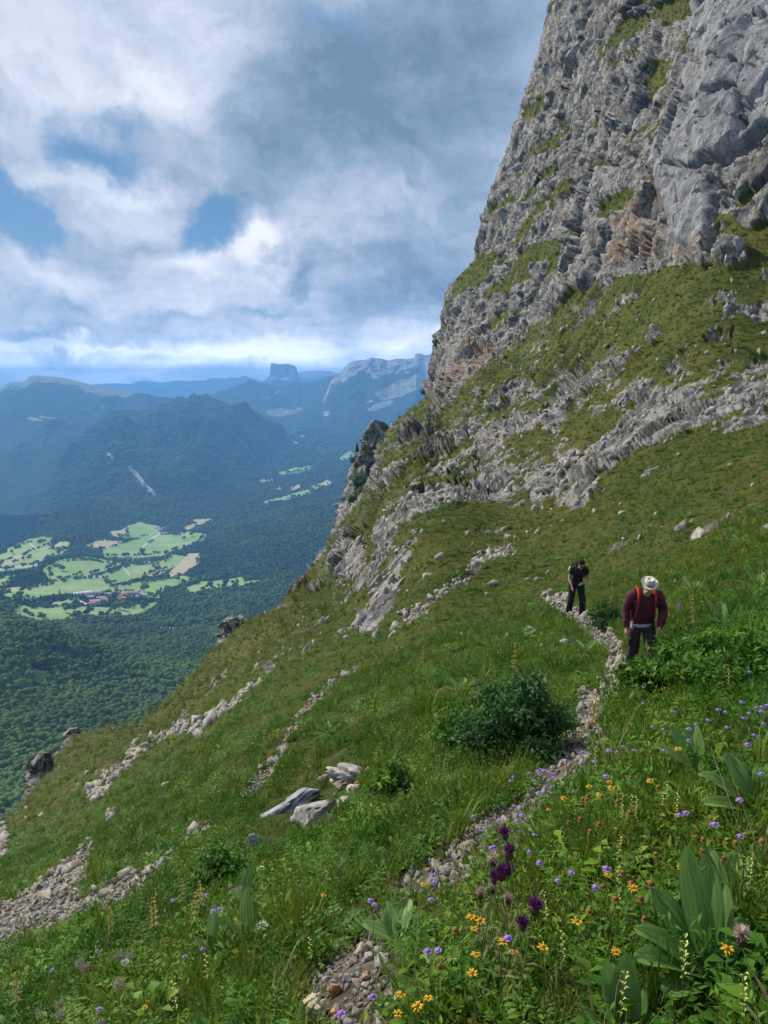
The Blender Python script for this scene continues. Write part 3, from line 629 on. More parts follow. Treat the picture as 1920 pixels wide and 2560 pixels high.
def mountain(name, sky_, Dr, Df, amp, gul, nc=260, nr=150, prof=1.0, bare=(), rock=(), k=400, zf=-980, top_bare=0, top_rock=0, cliff=None):
    """a massif: a skyline at distance Dr, flanks running down with ribs and gullies to Df, and a back side"""
    xs = [p_[0] for p_ in sky_]; u = np.linspace(xs[0], xs[-1], nc); v = np.interp(u, xs, [p_[1] for p_ in sky_])
    Dr = np.interp(u, xs, Dr) if not np.isscalar(Dr) else np.full(nc, float(Dr))
    ridge = pos(u, v, Dr); s = np.linspace(0, 1, nr)
    t_, _ = ray_te(u, v)
    P_ = np.zeros((nr, nc, 3))
    Df = np.interp(u, xs, Df) if not np.isscalar(Df) else np.full(nc, float(Df))
    for j, sj in enumerate(s):
        Dj = Dr + (Df - Dr) * sj; P_[j, :, 0] = t_ * Dj; P_[j, :, 1] = Dj
        h = (1 - sj) ** prof if cliff is None else np.interp(sj, cliff[0], cliff[1])
        P_[j, :, 2] = zf + (ridge[:, 2] - zf) * h
    q = P_.reshape(-1, 3); ss = np.repeat(s[:, None], nc, 1).ravel()
    wx = q * np.array([1, 1, 0]); wx = wx + 300 * np.stack([vnoise(wx / 900, k), vnoise(wx / 900, k + 1), ss * 0], -1)
    n1 = fbm(wx / gul, 5, k + 2, ridged=True, gain=.52); n2 = fbm(wx / 160, 3, k + 9)
    # ribs run down the fall line
    rib = fbm(np.stack([q[:, 0] / gul * 1.6, q[:, 1] / gul * .35, ss * 0], -1), 4, k + 20, ridged=True)
    env = np.clip(ss * 6, 0.03, 1) * np.clip((1 - ss) * 8, 0, 1)
    q[:, 2] += env * (amp * (n1 - .2) + amp * .55 * rib) + n2 * amp * .06 * np.clip(ss * 20 + .3, 0, 1)
    P_ = q.reshape(nr, nc, 3)
    pu, pv = project(P_)
    B_ = np.zeros(pu.shape); K_ = np.zeros(pu.shape)
    for val, poly in bare: B_[in_poly(pu, pv, poly)] = val
    for val, poly in rock: K_[in_poly(pu, pv, poly)] = val
    B_ = np.maximum(B_, top_bare * sstep(.22, .0, s)[:, None]); K_ = np.maximum(K_, top_rock * sstep(.3, .02, s)[:, None])
    bk = [P_[0] + np.array([0, dd, dz]) for dd, dz in ((2500, -900), (300, -160), (60, -12))]
    A_ = np.concatenate([np.stack(bk), P_], 0); z3 = np.zeros((3, nc))
    o = mesh_obj(name, np_mesh(name, A_.reshape(-1, 3), grid_faces(nr + 3, nc), M_FAR, True,
        dict(bare=np.concatenate([z3, blur(B_, 1)]).ravel(), rock=np.concatenate([z3, blur(K_, 1)]).ravel())))
    tag(o, kind='structure'); return P_, B_, K_
ZS = lambda p: zoom(200, 352, .1447, p)
mountain('distant_mountain', Z1([(-300, 190), (0, 178), (250, 170), (420, 160), (480, 164), (520, 150), (600, 158), (650, 150), (700, 152), (760, 150), (790, 140), (840, 142), (900, 139), (950, 155), (1200, 175)]), 25000, 19000, 260, 2400, k=410, top_rock=.4)
mountain('distant_plateau', ZS([(560, 170), (690, 140), (730, 133), (760, 130), (820, 125), (860, 131), (900, 132), (945, 145), (1000, 160), (1300, 200)]), 24000, 18500, 200, 2200, k=420, nc=120, top_rock=.8)
mountain('limestone_butte', ZS([(300, 240), (370, 206), (440, 200), (462, 184), (475, 168), (481, 140), (485, 118), (489, 78), (494, 74), (510, 78), (540, 85), (590, 82), (620, 90), (658, 100), (666, 106), (670, 125), (676, 145), (683, 168), (700, 186), (730, 195), (760, 205), (820, 230)]),
         16500, 13500, 90, 700, nc=240, nr=200, k=430, top_rock=1, cliff=([0, .07, .10, .25, 1], [1, .99, .80, .70, 0]), rock=[(1, ZS([(480, 60), (680, 60), (690, 175), (640, 200), (470, 190)]))])
mountain('plateau_mountain', Z1([(-420, 240), (-200, 215), (0, 181), (30, 159), (92, 155), (98, 148), (115, 132), (160, 133), (200, 135), (280, 150), (330, 165), (420, 180), (500, 195), (600, 215), (650, 220), (720, 235)]), 11000, 5000, 190, 1500, zf=-1080, k=440, nc=420, nr=220, top_bare=.72,
         bare=[(.9, Z1([(85, 285), (120, 283), (165, 300), (120, 300)])), (.9, Z1([(140, 280), (200, 285), (215, 292), (150, 290)])), (.6, Z1([(50, 325), (90, 328), (80, 340)])), (.7, Z1([(360, 240), (400, 245), (380, 252)])), (.7, Z1([(215, 308), (235, 310), (225, 314)]))])
mountain('wooded_ridge', ZS([(-100, 340), (0, 318), (30, 309), (80, 290), (120, 275), (160, 268), (200, 252), (250, 228), (300, 214), (330, 213), (370, 216), (410, 222), (450, 215), (500, 228), (560, 232), (600, 222), (640, 212), (700, 214), (760, 205), (820, 197), (840, 185), (870, 170), (950, 160), (1060, 200), (1300, 260)]),
         13000, 9000, 170, 1300, k=450, nc=300, nr=200, bare=[(.95, ZS([(450, 405), (560, 388), (640, 400), (700, 382), (710, 395), (640, 430), (560, 445), (470, 440)])), (.8, ZS([(390, 455), (480, 460), (470, 470), (400, 465)])), (.8, ZS([(330, 422), (380, 420), (375, 430)])), (.9, ZS([(650, 380), (700, 385), (680, 400)]))],
         rock=[(.5, ZS([(440, 300), (500, 320), (560, 270), (540, 260), (470, 350), (440, 340)]))])
mountain('cliff_mountain', ZS([(850, 330), (905, 200), (950, 158), (1010, 98), (1030, 75), (1060, 65), (1100, 60), (1150, 54), (1180, 40), (1250, 46), (1300, 60), (1360, 48), (1440, 52), (1480, 44), (1490, 14), (1500, 8), (1530, 14), (1560, 24), (1620, 5), (1700, -20), (1900, -40), (2300, -60)]), 10500, 7000, 190, 1100, k=460, nc=420, nr=240, prof=1.35, top_rock=.56,
         rock=[(.9, ZS([(960, 165), (1100, 120), (1120, 110), (1000, 210)])), (.85, ZS([(1180, 160), (1260, 130), (1290, 150), (1200, 190)])), (.9, ZS([(1370, 240), (1480, 160), (1590, 100), (1600, 130), (1560, 200), (1450, 220)])), (.85, ZS([(1150, 400), (1230, 350), (1340, 330), (1330, 360), (1250, 390), (1190, 415)])), (.8, ZS([(1130, 345), (1190, 330), (1200, 340), (1150, 352)])), (.8, ZS([(820, 410), (900, 410), (890, 440), (830, 445)])), (.7, ZS([(660, 480), (680, 455), (670, 495)])), (.8, ZS([(1480, 10), (1659, 0), (1659, 130), (1500, 120)]))],
         bare=[(.9, ZS([(1200, 290), (1400, 180), (1560, 215), (1500, 260), (1380, 310), (1260, 340)]))])
M1P = mountain('forested_mountain', Z1([(-40, 800), (30, 745), (100, 650), (170, 560), (240, 440), (330, 348), (365, 310), (400, 281), (440, 266), (480, 268), (520, 272), (570, 258), (600, 244), (630, 238), (660, 215), (700, 222), (712, 212), (740, 209), (780, 216), (820, 238), (900, 268), (960, 298), (1010, 330), (1050, 380), (1075, 440), (1060, 520)]),
         [5200, 5500, 5800, 6200, 6700, 7200, 7400, 7500, 7600, 7600, 7600, 7700, 7800, 7800, 7800, 7800, 7800, 7800, 7800, 7900, 8000, 8100, 8200, 8200, 8200, 8200], [4800] * 4 + [4700] * 12 + [4900, 5100, 5400, 5700, 6000, 6300, 6600, 6900, 7200, 7200], 215, 1000, zf=-850, k=470, nc=420, nr=260,
         rock=[(1.3, Z1([(385, 412), (400, 415), (425, 440), (415, 448), (395, 432)])), (1.4, band(Z1([(478, 470), (505, 500), (530, 535), (555, 560), (578, 578)]), [2.4, 3, 2.6, 2.4, 1.8])), (.6, Z1([(600, 600), (615, 605), (615, 625)])), (.5, Z1([(170, 488), (220, 475), (200, 500)])), (.6, Z1([(680, 222), (700, 222), (690, 235)]))])
KNP = mountain('wooded_knoll', Z1([(150, 720), (200, 690), (260, 680), (330, 640), (380, 608), (430, 592), (470, 596), (520, 610), (560, 640), (600, 660), (680, 690)]), 5050, 4300, 40, 380, k=480, nc=160, nr=70, zf=-800)
# ------------------------------------------------------------------ scattering of uncountable stuff
def scatter(name, protos, Pn, rot, scl, idx, label=None, kind='stuff'):
    """one object that sets copies of the given forms on its points"""
    c = bpy.data.collections.new(name + '_forms')
    for i, ob in enumerate(protos):
        ob.name = '%s_form_%02d' % (name, i); c.objects.link(ob)
    me = bpy.data.meshes.new(name); me.vertices.add(len(Pn)); me.vertices.foreach_set('co', np.asarray(Pn, np.float32).ravel())
    a = me.attributes.new('rot', 'FLOAT_VECTOR', 'POINT'); a.data.foreach_set('vector', np.asarray(rot, np.float32).ravel())
    scl = np.asarray(scl, np.float32); scl = np.repeat(scl[:, None], 3, 1) if scl.ndim == 1 else scl
    a = me.attributes.new('scl', 'FLOAT_VECTOR', 'POINT'); a.data.foreach_set('vector', scl.ravel())
    a = me.attributes.new('idx', 'INT', 'POINT'); a.data.foreach_set('value', np.asarray(idx, np.int32))
    o = mesh_obj(name, me); tag(o, kind=kind)
    t = bpy.data.node_groups.new(name, 'GeometryNodeTree')
    t.interface.new_socket('Geometry', in_out='INPUT', socket_type='NodeSocketGeometry'); t.interface.new_socket('Geometry', in_out='OUTPUT', socket_type='NodeSocketGeometry')
    gi = t.nodes.new('NodeGroupInput'); go = t.nodes.new('NodeGroupOutput'); ip = t.nodes.new('GeometryNodeInstanceOnPoints'); ci = t.nodes.new('GeometryNodeCollectionInfo')
    ci.inputs['Collection'].default_value = c; ci.inputs['Separate Children'].default_value = True; ci.inputs['Reset Children'].default_value = True
    ip.inputs['Pick Instance'].default_value = True
    def na(nm, ty):
        n = t.nodes.new('GeometryNodeInputNamedAttribute'); n.data_type = ty; n.inputs['Name'].default_value = nm; return n.outputs['Attribute']
    t.links.new(gi.outputs[0], ip.inputs['Points']); t.links.new(ci.outputs[0], ip.inputs['Instance'])
    t.links.new(na('idx', 'INT'), ip.inputs['Instance Index']); t.links.new(na('rot', 'FLOAT_VECTOR'), ip.inputs['Rotation']); t.links.new(na('scl', 'FLOAT_VECTOR'), ip.inputs['Scale'])
    t.links.new(ip.outputs[0], go.inputs[0])
    md = o.modifiers.new('scatter', 'NODES'); md.node_group = t
    return o
def form(me): return bpy.data.objects.new(me.name, me)
class MB:
    """collects shapes into one mesh"""
    def __init__(s): s.v = []; s.f3 = []; s.f4 = []; s.n = 0; s.c = []
    def add(s, V, F3=(), F4=(), c=0.0):
        V = np.asarray(V, float); s.v.append(V)
        s.c.append(np.broadcast_to(np.asarray(c, float), (len(V),)))
        if len(F3): s.f3.append(np.asarray(F3, int) + s.n)
        if len(F4): s.f4.append(np.asarray(F4, int) + s.n)
        s.n += len(V); return s
    def mesh(s, name, mat, smooth=False):
        f = []
        if s.f3: f.append(np.concatenate(s.f3))
        if s.f4: f.append(np.concatenate(s.f4))
        return np_mesh(name, np.concatenate(s.v), f, mat, smooth, {'tone': np.concatenate(s.c)})
    def build(s, name, mat, parent=None, smooth=False): return mesh_obj(name, s.mesh(name, mat, smooth), parent)
def tube_pts(path, rad, n=6, ell=None):
    """loft round a path; rad is a number per point or (rx, ry) pairs"""
    path = np.array(path, float); k = len(path); rad = np.array(rad, float)
    if rad.ndim == 0: rad = np.full(k, float(rad))
    if rad.ndim == 1: rad = np.stack([rad, rad], -1)
    T = np.gradient(path, axis=0); T /= np.linalg.norm(T, axis=1)[:, None] + 1e-12
    V = []; up = np.array([1.0, 0, 0]) if abs(T[0][0]) < .8 else np.array([0, 1.0, 0])
    for i in range(k):
        a = up - T[i] * (up @ T[i]); a /= np.linalg.norm(a) + 1e-12; b_ = np.cross(T[i], a); up = a
        th = np.linspace(0, 2 * np.pi, n, endpoint=False)
        V.append(path[i] + np.cos(th)[:, None] * a * rad[i][0] + np.sin(th)[:, None] * b_ * rad[i][1])
    V = np.concatenate(V); F = []
    for i in range(k - 1):
        for j in range(n): F.append([i * n + j, i * n + (j + 1) % n, (i + 1) * n + (j + 1) % n, (i + 1) * n + j])
    c0, c1 = len(V), len(V) + 1; V = np.concatenate([V, path[:1], path[-1:]])
    F3 = [[c0, (j + 1) % n, j] for j in range(n)] + [[c1, (k - 1) * n + j, (k - 1) * n + (j + 1) % n] for j in range(n)]
    return V, F3, F
_ico = {}
def ico(sub):
    if sub not in _ico:
        bm = bmesh.new(); bmesh.ops.create_icosphere(bm, subdivisions=sub, radius=1.0)
        _ico[sub] = (np.array([v.co[:] for v in bm.verts]), np.array([[v.index for v in f.verts] for f in bm.faces])); bm.free()
    return _ico[sub]

# ------------------------------------------------------------------ forests of the valley
def tree_mat(name, a, b_, c_):
    m_, t, bs = base_mat(name); bs.inputs['Roughness'].default_value = .9; bs.inputs['Specular IOR Level'].default_value = .1
    r_ = t.new('ShaderNodeObjectInfo').outputs['Random']; p = P(t)
    k_ = t.mix(t.rng(r_, 0, 1, smooth=False), a, b_); k_ = t.mix(t.rng(attr(t, 'tone'), 0, 1), k_, c_)
    k_ = t.mix(t.rng(t.noise(p, .0032, 5, .62), .44, .58, 0, .75), k_, c_)
    t.l.new(k_, bs.inputs['Base Color']); return m_
M_CON = tree_mat('spruce_green', (.008, .020, .011), (.016, .036, .016), (.032, .060, .022))
M_DEC = tree_mat('beech_green', (.016, .038, .012), (.042, .080, .018), (.095, .150, .030))
M_BARK = base_mat('bark')[0]; M_BARK.node_tree.nodes['Principled BSDF'].inputs['Base Color'].default_value = (.12, .09, .065, 1)
def conifer_mb(seed, h=1.0, w=.17, tiers=8, spk=9):
    r = random.Random(seed); mb = MB()
    for i in range(tiers):
        z0 = .10 + .84 * i / tiers; z1 = z0 + .26 * (1 - i / tiers * .45); rr = w * (1 - i / tiers) ** .9 + .012; n = spk * 2
        V = [[0, 0, min(z1, 1.0) * h]]; ph = r.random() * 6
        for j in range(n):
            a = ph + j * 2 * math.pi / n; q_ = rr * ((1.15 if j % 2 else .55) + r.uniform(-.15, .15)); V.append([math.cos(a) * q_, math.sin(a) * q_, (z0 - (.03 if j % 2 else 0)) * h])
        mb.add(V, [[0, 1 + j, 1 + (j + 1) % n] for j in range(n)], c=[.6] + [r.random() * .7 for _ in range(n)])
    return mb
def broad_mb(seed, leaves=170, w=.46):
    r = np.random.default_rng(seed); mb = MB(); V, F_ = ico(2)
    lumps = [(r.normal(0, .16, 3) * [1, 1, .8] + [0, 0, .60], r.uniform(.20, .30)) for _ in range(7)]
    for c_, rad in lumps:
        d_ = 1 + .25 * vnoise(V * 2.3 + c_ * 9, seed); mb.add(V * d_[:, None] * rad * [w / .40, w / .40, 1] + c_, F_, c=r.uniform(0, .5))
    L_ = []; 
    for i in range(leaves):
        c_, rad = lumps[r.integers(7)]; n_ = r.normal(0, 1, 3); n_[2] = abs(n_[2]) * .8 + n_[2] * .2; n_ /= np.linalg.norm(n_)
        p_ = c_ + n_ * rad * [w / .40, w / .40, 1] * r.uniform(.95, 1.12); a = np.cross(n_, r.normal(0, 1, 3)); a /= np.linalg.norm(a); b_ = np.cross(n_, a) + n_ * r.uniform(-.6, .6); s_ = r.uniform(.03, .06)
        L_.append((p_, a * s_, b_ * s_))
    V2 = np.concatenate([[p_ - a, p_ + b_ * .9, p_ + a, p_ - b_] for p_, a, b_ in L_]); F4 = np.arange(len(V2)).reshape(-1, 4)
    mb.add(V2, F4=F4, c=np.repeat(r.random(len(L_)), 4))
    V3, a3, a4 = tube_pts([[0, 0, -.05], [0, 0, .3], [.02, 0, .55]], [.035, .028, .015], 5)
    return mb, (V3, a3, a4)
FORMS = [form(conifer_mb(i).mesh('spruce', M_CON)) for i in range(3)] + [form(broad_mb(20 + i)[0].mesh('beech', M_DEC, True)) for i in range(4)]
pts, sc_, id_ = [], [], []
v_ = 880.0
while v_ > 408:
    Dm = float(vD(200.0, v_)); du_ = max(2.3, 5.2 * 768 / Dm); dv_ = max(1.15, du_ * .42 * (1 if Dm < 2500 else .9))
    us = np.arange(-60, 500, du_) + RNG.uniform(-.5, .5, len(np.arange(-60, 500, du_))) * du_; vss = v_ + RNG.uniform(-.6, .6, len(us)) * dv_
    ok = vss > 406; us, vss = us[ok], vss[ok]
    p_, md_, _, _ = v_at(us, vss)
    Dq = p_[:, 1]; keep = (md_ < .5) & (vss > V_LIM(us))
    # clearings in the near wood, sparse fringe of trees at field edges
    keep &= ~((vnoise(p_ / 160, 330) > .62) & (RNG.random(len(us)) < .55))
    fm = v_at(us, vss - 2.2)[1]; keep &= ~((fm > .5) & (RNG.random(len(us)) < .85))
    size = np.maximum(12.5, du_ * Dq / 768 * 1.35) * RNG.uniform(.75, 1.25, len(us))
    con = vnoise(p_ / np.array([500, 500, 1e9]) , 340) + RNG.normal(0, .35, len(us)) + np.where(vss > 640, -.15, .1) + np.where((vss > 690), -.5, 0)
    pts.append(p_[keep]); sc_.append(size[keep]); id_.append(np.where(con > .12, RNG.integers(0, 3, len(us)), RNG.integers(3, 7, len(us)))[keep])
    v_ -= dv_
# hedgerows along the field edges
for poly, k in MEADOWS:
    for a, b_ in zip(poly, poly[1:] + poly[:1]):
        L_ = math.hypot(b_[0] - a[0], b_[1] - a[1]); nn = int(L_ / 1.1)
        if nn < 2 or RNG.random() < .25: continue
        tt = RNG.random(nn); hu = a[0] + (b_[0] - a[0]) * tt + RNG.normal(0, .5, nn); hv = a[1] + (b_[1] - a[1]) * tt + RNG.normal(0, .3, nn)
        ok = (hv < 640) & (hv > 430) & (vnoise(np.stack([hu / 6, hv / 6, hu * 0], -1), 350) > -.35); p_ = v_at(hu[ok], hv[ok])[0]
        if len(p_): pts.append(p_); sc_.append(np.maximum(9, p_[:, 1] / 768 * 2.0) * RNG.uniform(.6, 1.3, len(p_))); id_.append(RNG.integers(2, 7, len(p_)))
def mtn_trees(M, n, vmin_s=0.0):
    P_, B_, K_ = M; nr_, nc_ = B_.shape
    j = RNG.integers(1, nr_ - 1, n); i = RNG.integers(0, nc_ - 1, n); ok = (K_[j, i] < .3)
    j, i = j[ok], i[ok]; f = RNG.random((len(j), 1)); q_ = P_[j, i] * (1 - f) + P_[j, i + 1] * f
    pts.append(q_); sc_.append(np.maximum(19, q_[:, 1] / 768 * 2.9) * RNG.uniform(.7, 1.25, len(q_))); id_.append(np.where(RNG.random(len(q_)) < .45, RNG.integers(0, 3, len(q_)), RNG.integers(3, 7, len(q_))))
mtn_trees(M1P, 30000); mtn_trees(KNP, 3500)
pts = np.concatenate(pts); sc_ = np.concatenate(sc_); id_ = np.concatenate(id_); nT = len(pts)
wide = np.where(id_ < 3, 1.15, 1.0)[:, None] * np.array([[1, 1, 0]]) + np.array([[0, 0, 1]]); wide = wide * RNG.uniform(.85, 1.15, (nT, 1))
scatter('forest', FORMS, pts - np.array([0, 0, 1.0]), np.stack([np.zeros(nT), np.zeros(nT), RNG.uniform(0, 6.28, nT)], -1), sc_[:, None] * wide, id_)
print('forest', nT)
# single trees standing in the fields
FT = {}
for k_, (nm, lab) in enumerate([('broadleaf_tree', ''), ('spruce_tree', '')]):
    pass
def field_tree(u, v, h, label, conif=False, group='single trees in the valley fields'):
    p_ = v_at(u, v)[0]; r_ = empty('spruce_tree' if conif else 'broadleaf_tree', p_, RNG.uniform(0, 6), label, 'tree', group, h)
    if conif not in FT:
        if conif: me = conifer_mb(77).mesh('crown', M_CON); tv = tube_pts([[0, 0, -.05], [0, 0, .2]], [.02, .015], 5)
        else: mb_, tv = broad_mb(78); me = mb_.mesh('crown', M_DEC, True)
        tm = MB().add(*tv).mesh('trunk', M_BARK); FT[conif] = (me, tm)
    mesh_obj('crown', FT[conif][0], r_); mesh_obj('trunk', FT[conif][1], r_)
zz2 = lambda x, y: (x * .217, 500 + y * .217)
for x, y, h, lab in [(307, 542, 22, 'dark round tree alone in the long lower field, second from its left end'), (343, 530, 18, 'small tree alone high in the long lower field'), (413, 552, 20, 'small tree on the lower edge of the long field beside the forest'),
                     (545, 498, 26, 'tall round tree near the right end of the long lower field'), (532, 508, 20, 'smaller tree just left of the tall one in the long lower field'), (508, 527, 14, 'lone bush-like tree low in the right part of the long field'),
                     (657, 250, 26, 'dark tree beside the winding road on the upper meadow'), (882, 165, 24, 'round tree on the top edge of the upper meadow'), (845, 182, 20, 'small tree in the middle of the upper meadow right of the road'), (928, 178, 22, 'tree at the right tip of the upper meadow'),
                     (1042, 388, 24, 'round tree on the rightmost small meadow by the forest'), (975, 402, 22, 'tree at the left end of the rightmost small meadow'), (664, 425, 28, 'tall dark tree beside the village houses at their right'), (290, 330, 24, 'tree in the large meadow left of the hairpin road'),
                     (820, 372, 18, 'small tree on the meadow above the village, at its right end')]:
    field_tree(*zz2(x, y), h, lab)
for x, y, h, lab in [(345, 485, 24, 'pointed spruce left of the village in the small field'), (455, 470, 20, 'pointed spruce in the middle of the village'), (540, 455, 22, 'pointed spruce beside the orange-roofed farmhouse')]:
    field_tree(*zz2(x, y), h, lab, True)

# ------------------------------------------------------------------ houses
def flat_mat(name, col, rough=.8, noise=.15):
    m_, t, bs = base_mat(name); p = t.new('ShaderNodeTexCoord').outputs['Object']
    n_ = t.noise(p, 3.0, 5, .6); c2 = tuple(x * (1 - noise) for x in col); c1 = tuple(min(1, x * (1 + noise)) for x in col)
    t.l.new(t.mix(t.rng(n_, .35, .65), c2, c1), bs.inputs['Base Color']); bs.inputs['Roughness'].default_value = rough; return m_
M_WALL = flat_mat('plaster', (.62, .58, .52)); M_WHITE = flat_mat('pale_plaster', (.80, .78, .74)); M_TILE = flat_mat('roof_tiles', (.42, .20, .13)); M_TILEP = flat_mat('faded_tiles', (.50, .33, .25)); M_SLATE = flat_mat('grey_roof', (.30, .31, .34)); M_TIN = flat_mat('light_metal_roof', (.62, .63, .66)); M_PANE = flat_mat('window_dark', (.05, .06, .08), .3)
def house(u, v, L_, Wd, H, rz, roof, wall, label, group):
    p_ = v_at(u, v)[0]; r_ = empty('house', (p_[0], p_[1], p_[2] - .5), rz, label, 'house', group)
    h = H; rh = Wd * .38; o = .7; x, y = L_ / 2, Wd / 2
    V = [[-x, -y, 0], [x, -y, 0], [x, y, 0], [-x, y, 0], [-x, -y, h], [x, -y, h], [x, y, h], [-x, y, h], [-x, 0, h + rh], [x, 0, h + rh]]
    MB().add(V, [[4, 8, 7], [5, 6, 9]], [[0, 1, 5, 4], [1, 2, 6, 5], [2, 3, 7, 6], [3, 0, 4, 7]]).build('wall', wall, r_)
    k_ = rh / y; X, Y = x + o, y + o; zb = h - o * k_ + .15; zt = h + rh + .15
    V = [[-X, -Y, zb], [X, -Y, zb], [X, 0, zt], [-X, 0, zt], [-X, Y, zb], [X, Y, zb]]; V = V + [[a, b_, c_ + .4] for a, b_, c_ in V]
    rf = MB().add(V, [], [[0, 1, 2, 3], [3, 2, 5, 4], [6, 7, 8, 9], [9, 8, 11, 10], [0, 1, 7, 6], [4, 5, 11, 10]], 0).add([[0, 2, 8]] * 0 or [[-X, -Y, zb], [-X, 0, zt], [-X, Y, zb], [X, -Y, zb], [X, 0, zt], [X, Y, zb]] , [], []).build('roof', roof, r_)
    c_ = Vector((x * .4, y * .3, h + rh * .9)); V = [[c_.x + a * .5, c_.y + b_ * .5, c_.z + d_] for d_ in (-1.5, 1.3) for a, b_ in ((-1, -1), (1, -1), (1, 1), (-1, 1))]
    MB().add(V, [], [[0, 1, 5, 4], [1, 2, 6, 5], [2, 3, 7, 6], [3, 0, 4, 7], [4, 5, 6, 7]]).build('chimney', wall, rf)
    for wx in np.linspace(-x * .7, x * .7, 3):
        V = [[wx - .6, -y - .05, h * .45], [wx + .6, -y - .05, h * .45], [wx + .6, -y - .05, h * .75], [wx - .6, -y - .05, h * .75]]; V = V + [[a, b_ + .2, c2] for a, b_, c2 in V]
        MB().add(V, [], [[0, 1, 2, 3], [0, 4, 5, 1], [2, 6, 7, 3], [0, 3, 7, 4], [1, 5, 6, 2]]).build('window', M_PANE, r_)
VG = 'houses of the valley village'; HG = 'houses of the upper hamlet'
for x, y, L_, Wd, H, rz, rf, wl, lab, gp in [
    (378, 442, 44, 14, 6, .45, M_TIN, M_WHITE, 'long low farm shed with a pale roof at the left end of the village', VG), (432, 437, 34, 14, 8, .1, M_TILEP, M_WALL, 'large farmhouse with a faded pink roof, upper middle-left of the village', VG),
    (418, 455, 16, 12, 6, .2, M_SLATE, M_WALL, 'grey-roofed house between the pink farmhouse and the lane', VG), (440, 470, 24, 13, 7, .25, M_TILEP, M_WALL, 'house with a pinkish roof below the large farmhouse', VG), (425, 476, 16, 10, 6, .3, M_TILE, M_WALL, 'red-roofed house at the lowest left corner of the village', VG),
    (468, 458, 22, 12, 6, .2, M_SLATE, M_WHITE, 'dark-roofed white house near the middle of the village', VG), (480, 466, 18, 12, 7, .1, M_TILE, M_WALL, 'small red-roofed house low in the middle of the village', VG), (495, 442, 20, 12, 6, .2, M_SLATE, M_WALL, 'grey-roofed house above the middle of the village', VG),
    (550, 452, 18, 11, 6, 1.2, M_TILE, M_WALL, 'red-roofed house just left of the orange-roofed farm', VG), (572, 448, 16, 11, 8, .1, M_TILE, M_WHITE, 'tall white house with a red roof beside the orange-roofed farm', VG), (562, 462, 20, 12, 6, .3, M_TILE, M_WALL, 'red-roofed house below the orange-roofed farm', VG),
    (606, 444, 38, 16, 9, .1, M_TILE, M_WHITE, 'biggest farm with a wide orange roof at the right of the village', VG), (622, 458, 18, 12, 6, .2, M_SLATE, M_WHITE, 'white house directly below the big orange roof', VG), (637, 446, 22, 13, 8, .3, M_SLATE, M_WHITE, 'white grey-roofed house right of the big orange roof', VG), (658, 448, 26, 13, 7, -.2, M_TILEP, M_WHITE, 'last house at the right end of the village', VG),
    (722, 128, 16, 11, 6, .2, M_TIN, M_WALL, 'white-roofed house where the road enters the upper hamlet', HG), (738, 140, 22, 12, 7, .1, M_TILEP, M_WHITE, 'pale house in the middle of the upper hamlet', HG), (752, 132, 18, 11, 7, .4, M_TILE, M_WALL, 'red-roofed house at the top of the upper hamlet', HG), (763, 150, 24, 12, 7, -.2, M_SLATE, M_WHITE, 'grey-roofed house at the right of the upper hamlet', HG), (745, 153, 16, 10, 6, .2, M_TILE, M_WALL, 'small red-roofed house lowest in the upper hamlet', HG),
    (676, 288, 20, 12, 8, .1, M_SLATE, M_WHITE, 'white house alone on the meadow above the village', 'lone farmhouses'), (592, 272, 22, 12, 7, .3, M_TILE, M_WALL, 'farmhouse half hidden in trees between the two big meadows', 'lone farmhouses'), (605, 280, 16, 10, 6, .2, M_TILEP, M_WHITE, 'smaller building beside the farmhouse half hidden in trees', 'lone farmhouses')]:
    house(*zz2(x, y), L_ * 1.15, Wd * 1.15, H * 1.2, rz, rf, wl, lab, gp)
# ------------------------------------------------------------------ stones
def stone_mat(name, a, b_, c_=None, sc_=3.0):
    m_, t, bs = base_mat(name); p = t.new('ShaderNodeTexCoord').outputs['Object']; r_ = t.new('ShaderNodeObjectInfo').outputs['Random']
    n_ = t.noise(p, sc_, 7, .68, .4); k_ = t.mix(t.rng(n_, .35, .62), a, b_)
    k_ = t.mix(t.rng(r_, 0, 1, 0, .45, smooth=False), k_, c_ or a)
    k_ = t.mix(t.rng(t.noise(p, sc_ * 4, 5, .7), .56, .66, 0, .55), k_, tuple(x * .35 for x in a))
    t.l.new(k_, bs.inputs['Base Color']); bump(t, bs, t.noise(p, sc_ * 3, 7, .72), .7, .05 / sc_); return m_
M_GRAVEL = stone_mat('rubble', (.15, .138, .118), (.40, .375, .325), (.29, .235, .17), 2.0)
M_LIME = stone_mat('pale_limestone', (.24, .22, .19), (.46, .43, .385)); M_GREYR = stone_mat('grey_limestone', (.16, .165, .18), (.37, .38, .40))
M_BROWNR = stone_mat('brown_rock', (.16, .12, .09), (.34, .27, .21)); M_TANR = stone_mat('tan_rock', (.36, .29, .20), (.55, .49, .38)); M_ORNG = stone_mat('orange_rock', (.36, .18, .09), (.52, .34, .20))
M_CRAG = stone_mat('crag_limestone', (.13, .125, .12), (.40, .385, .365), None, .25)
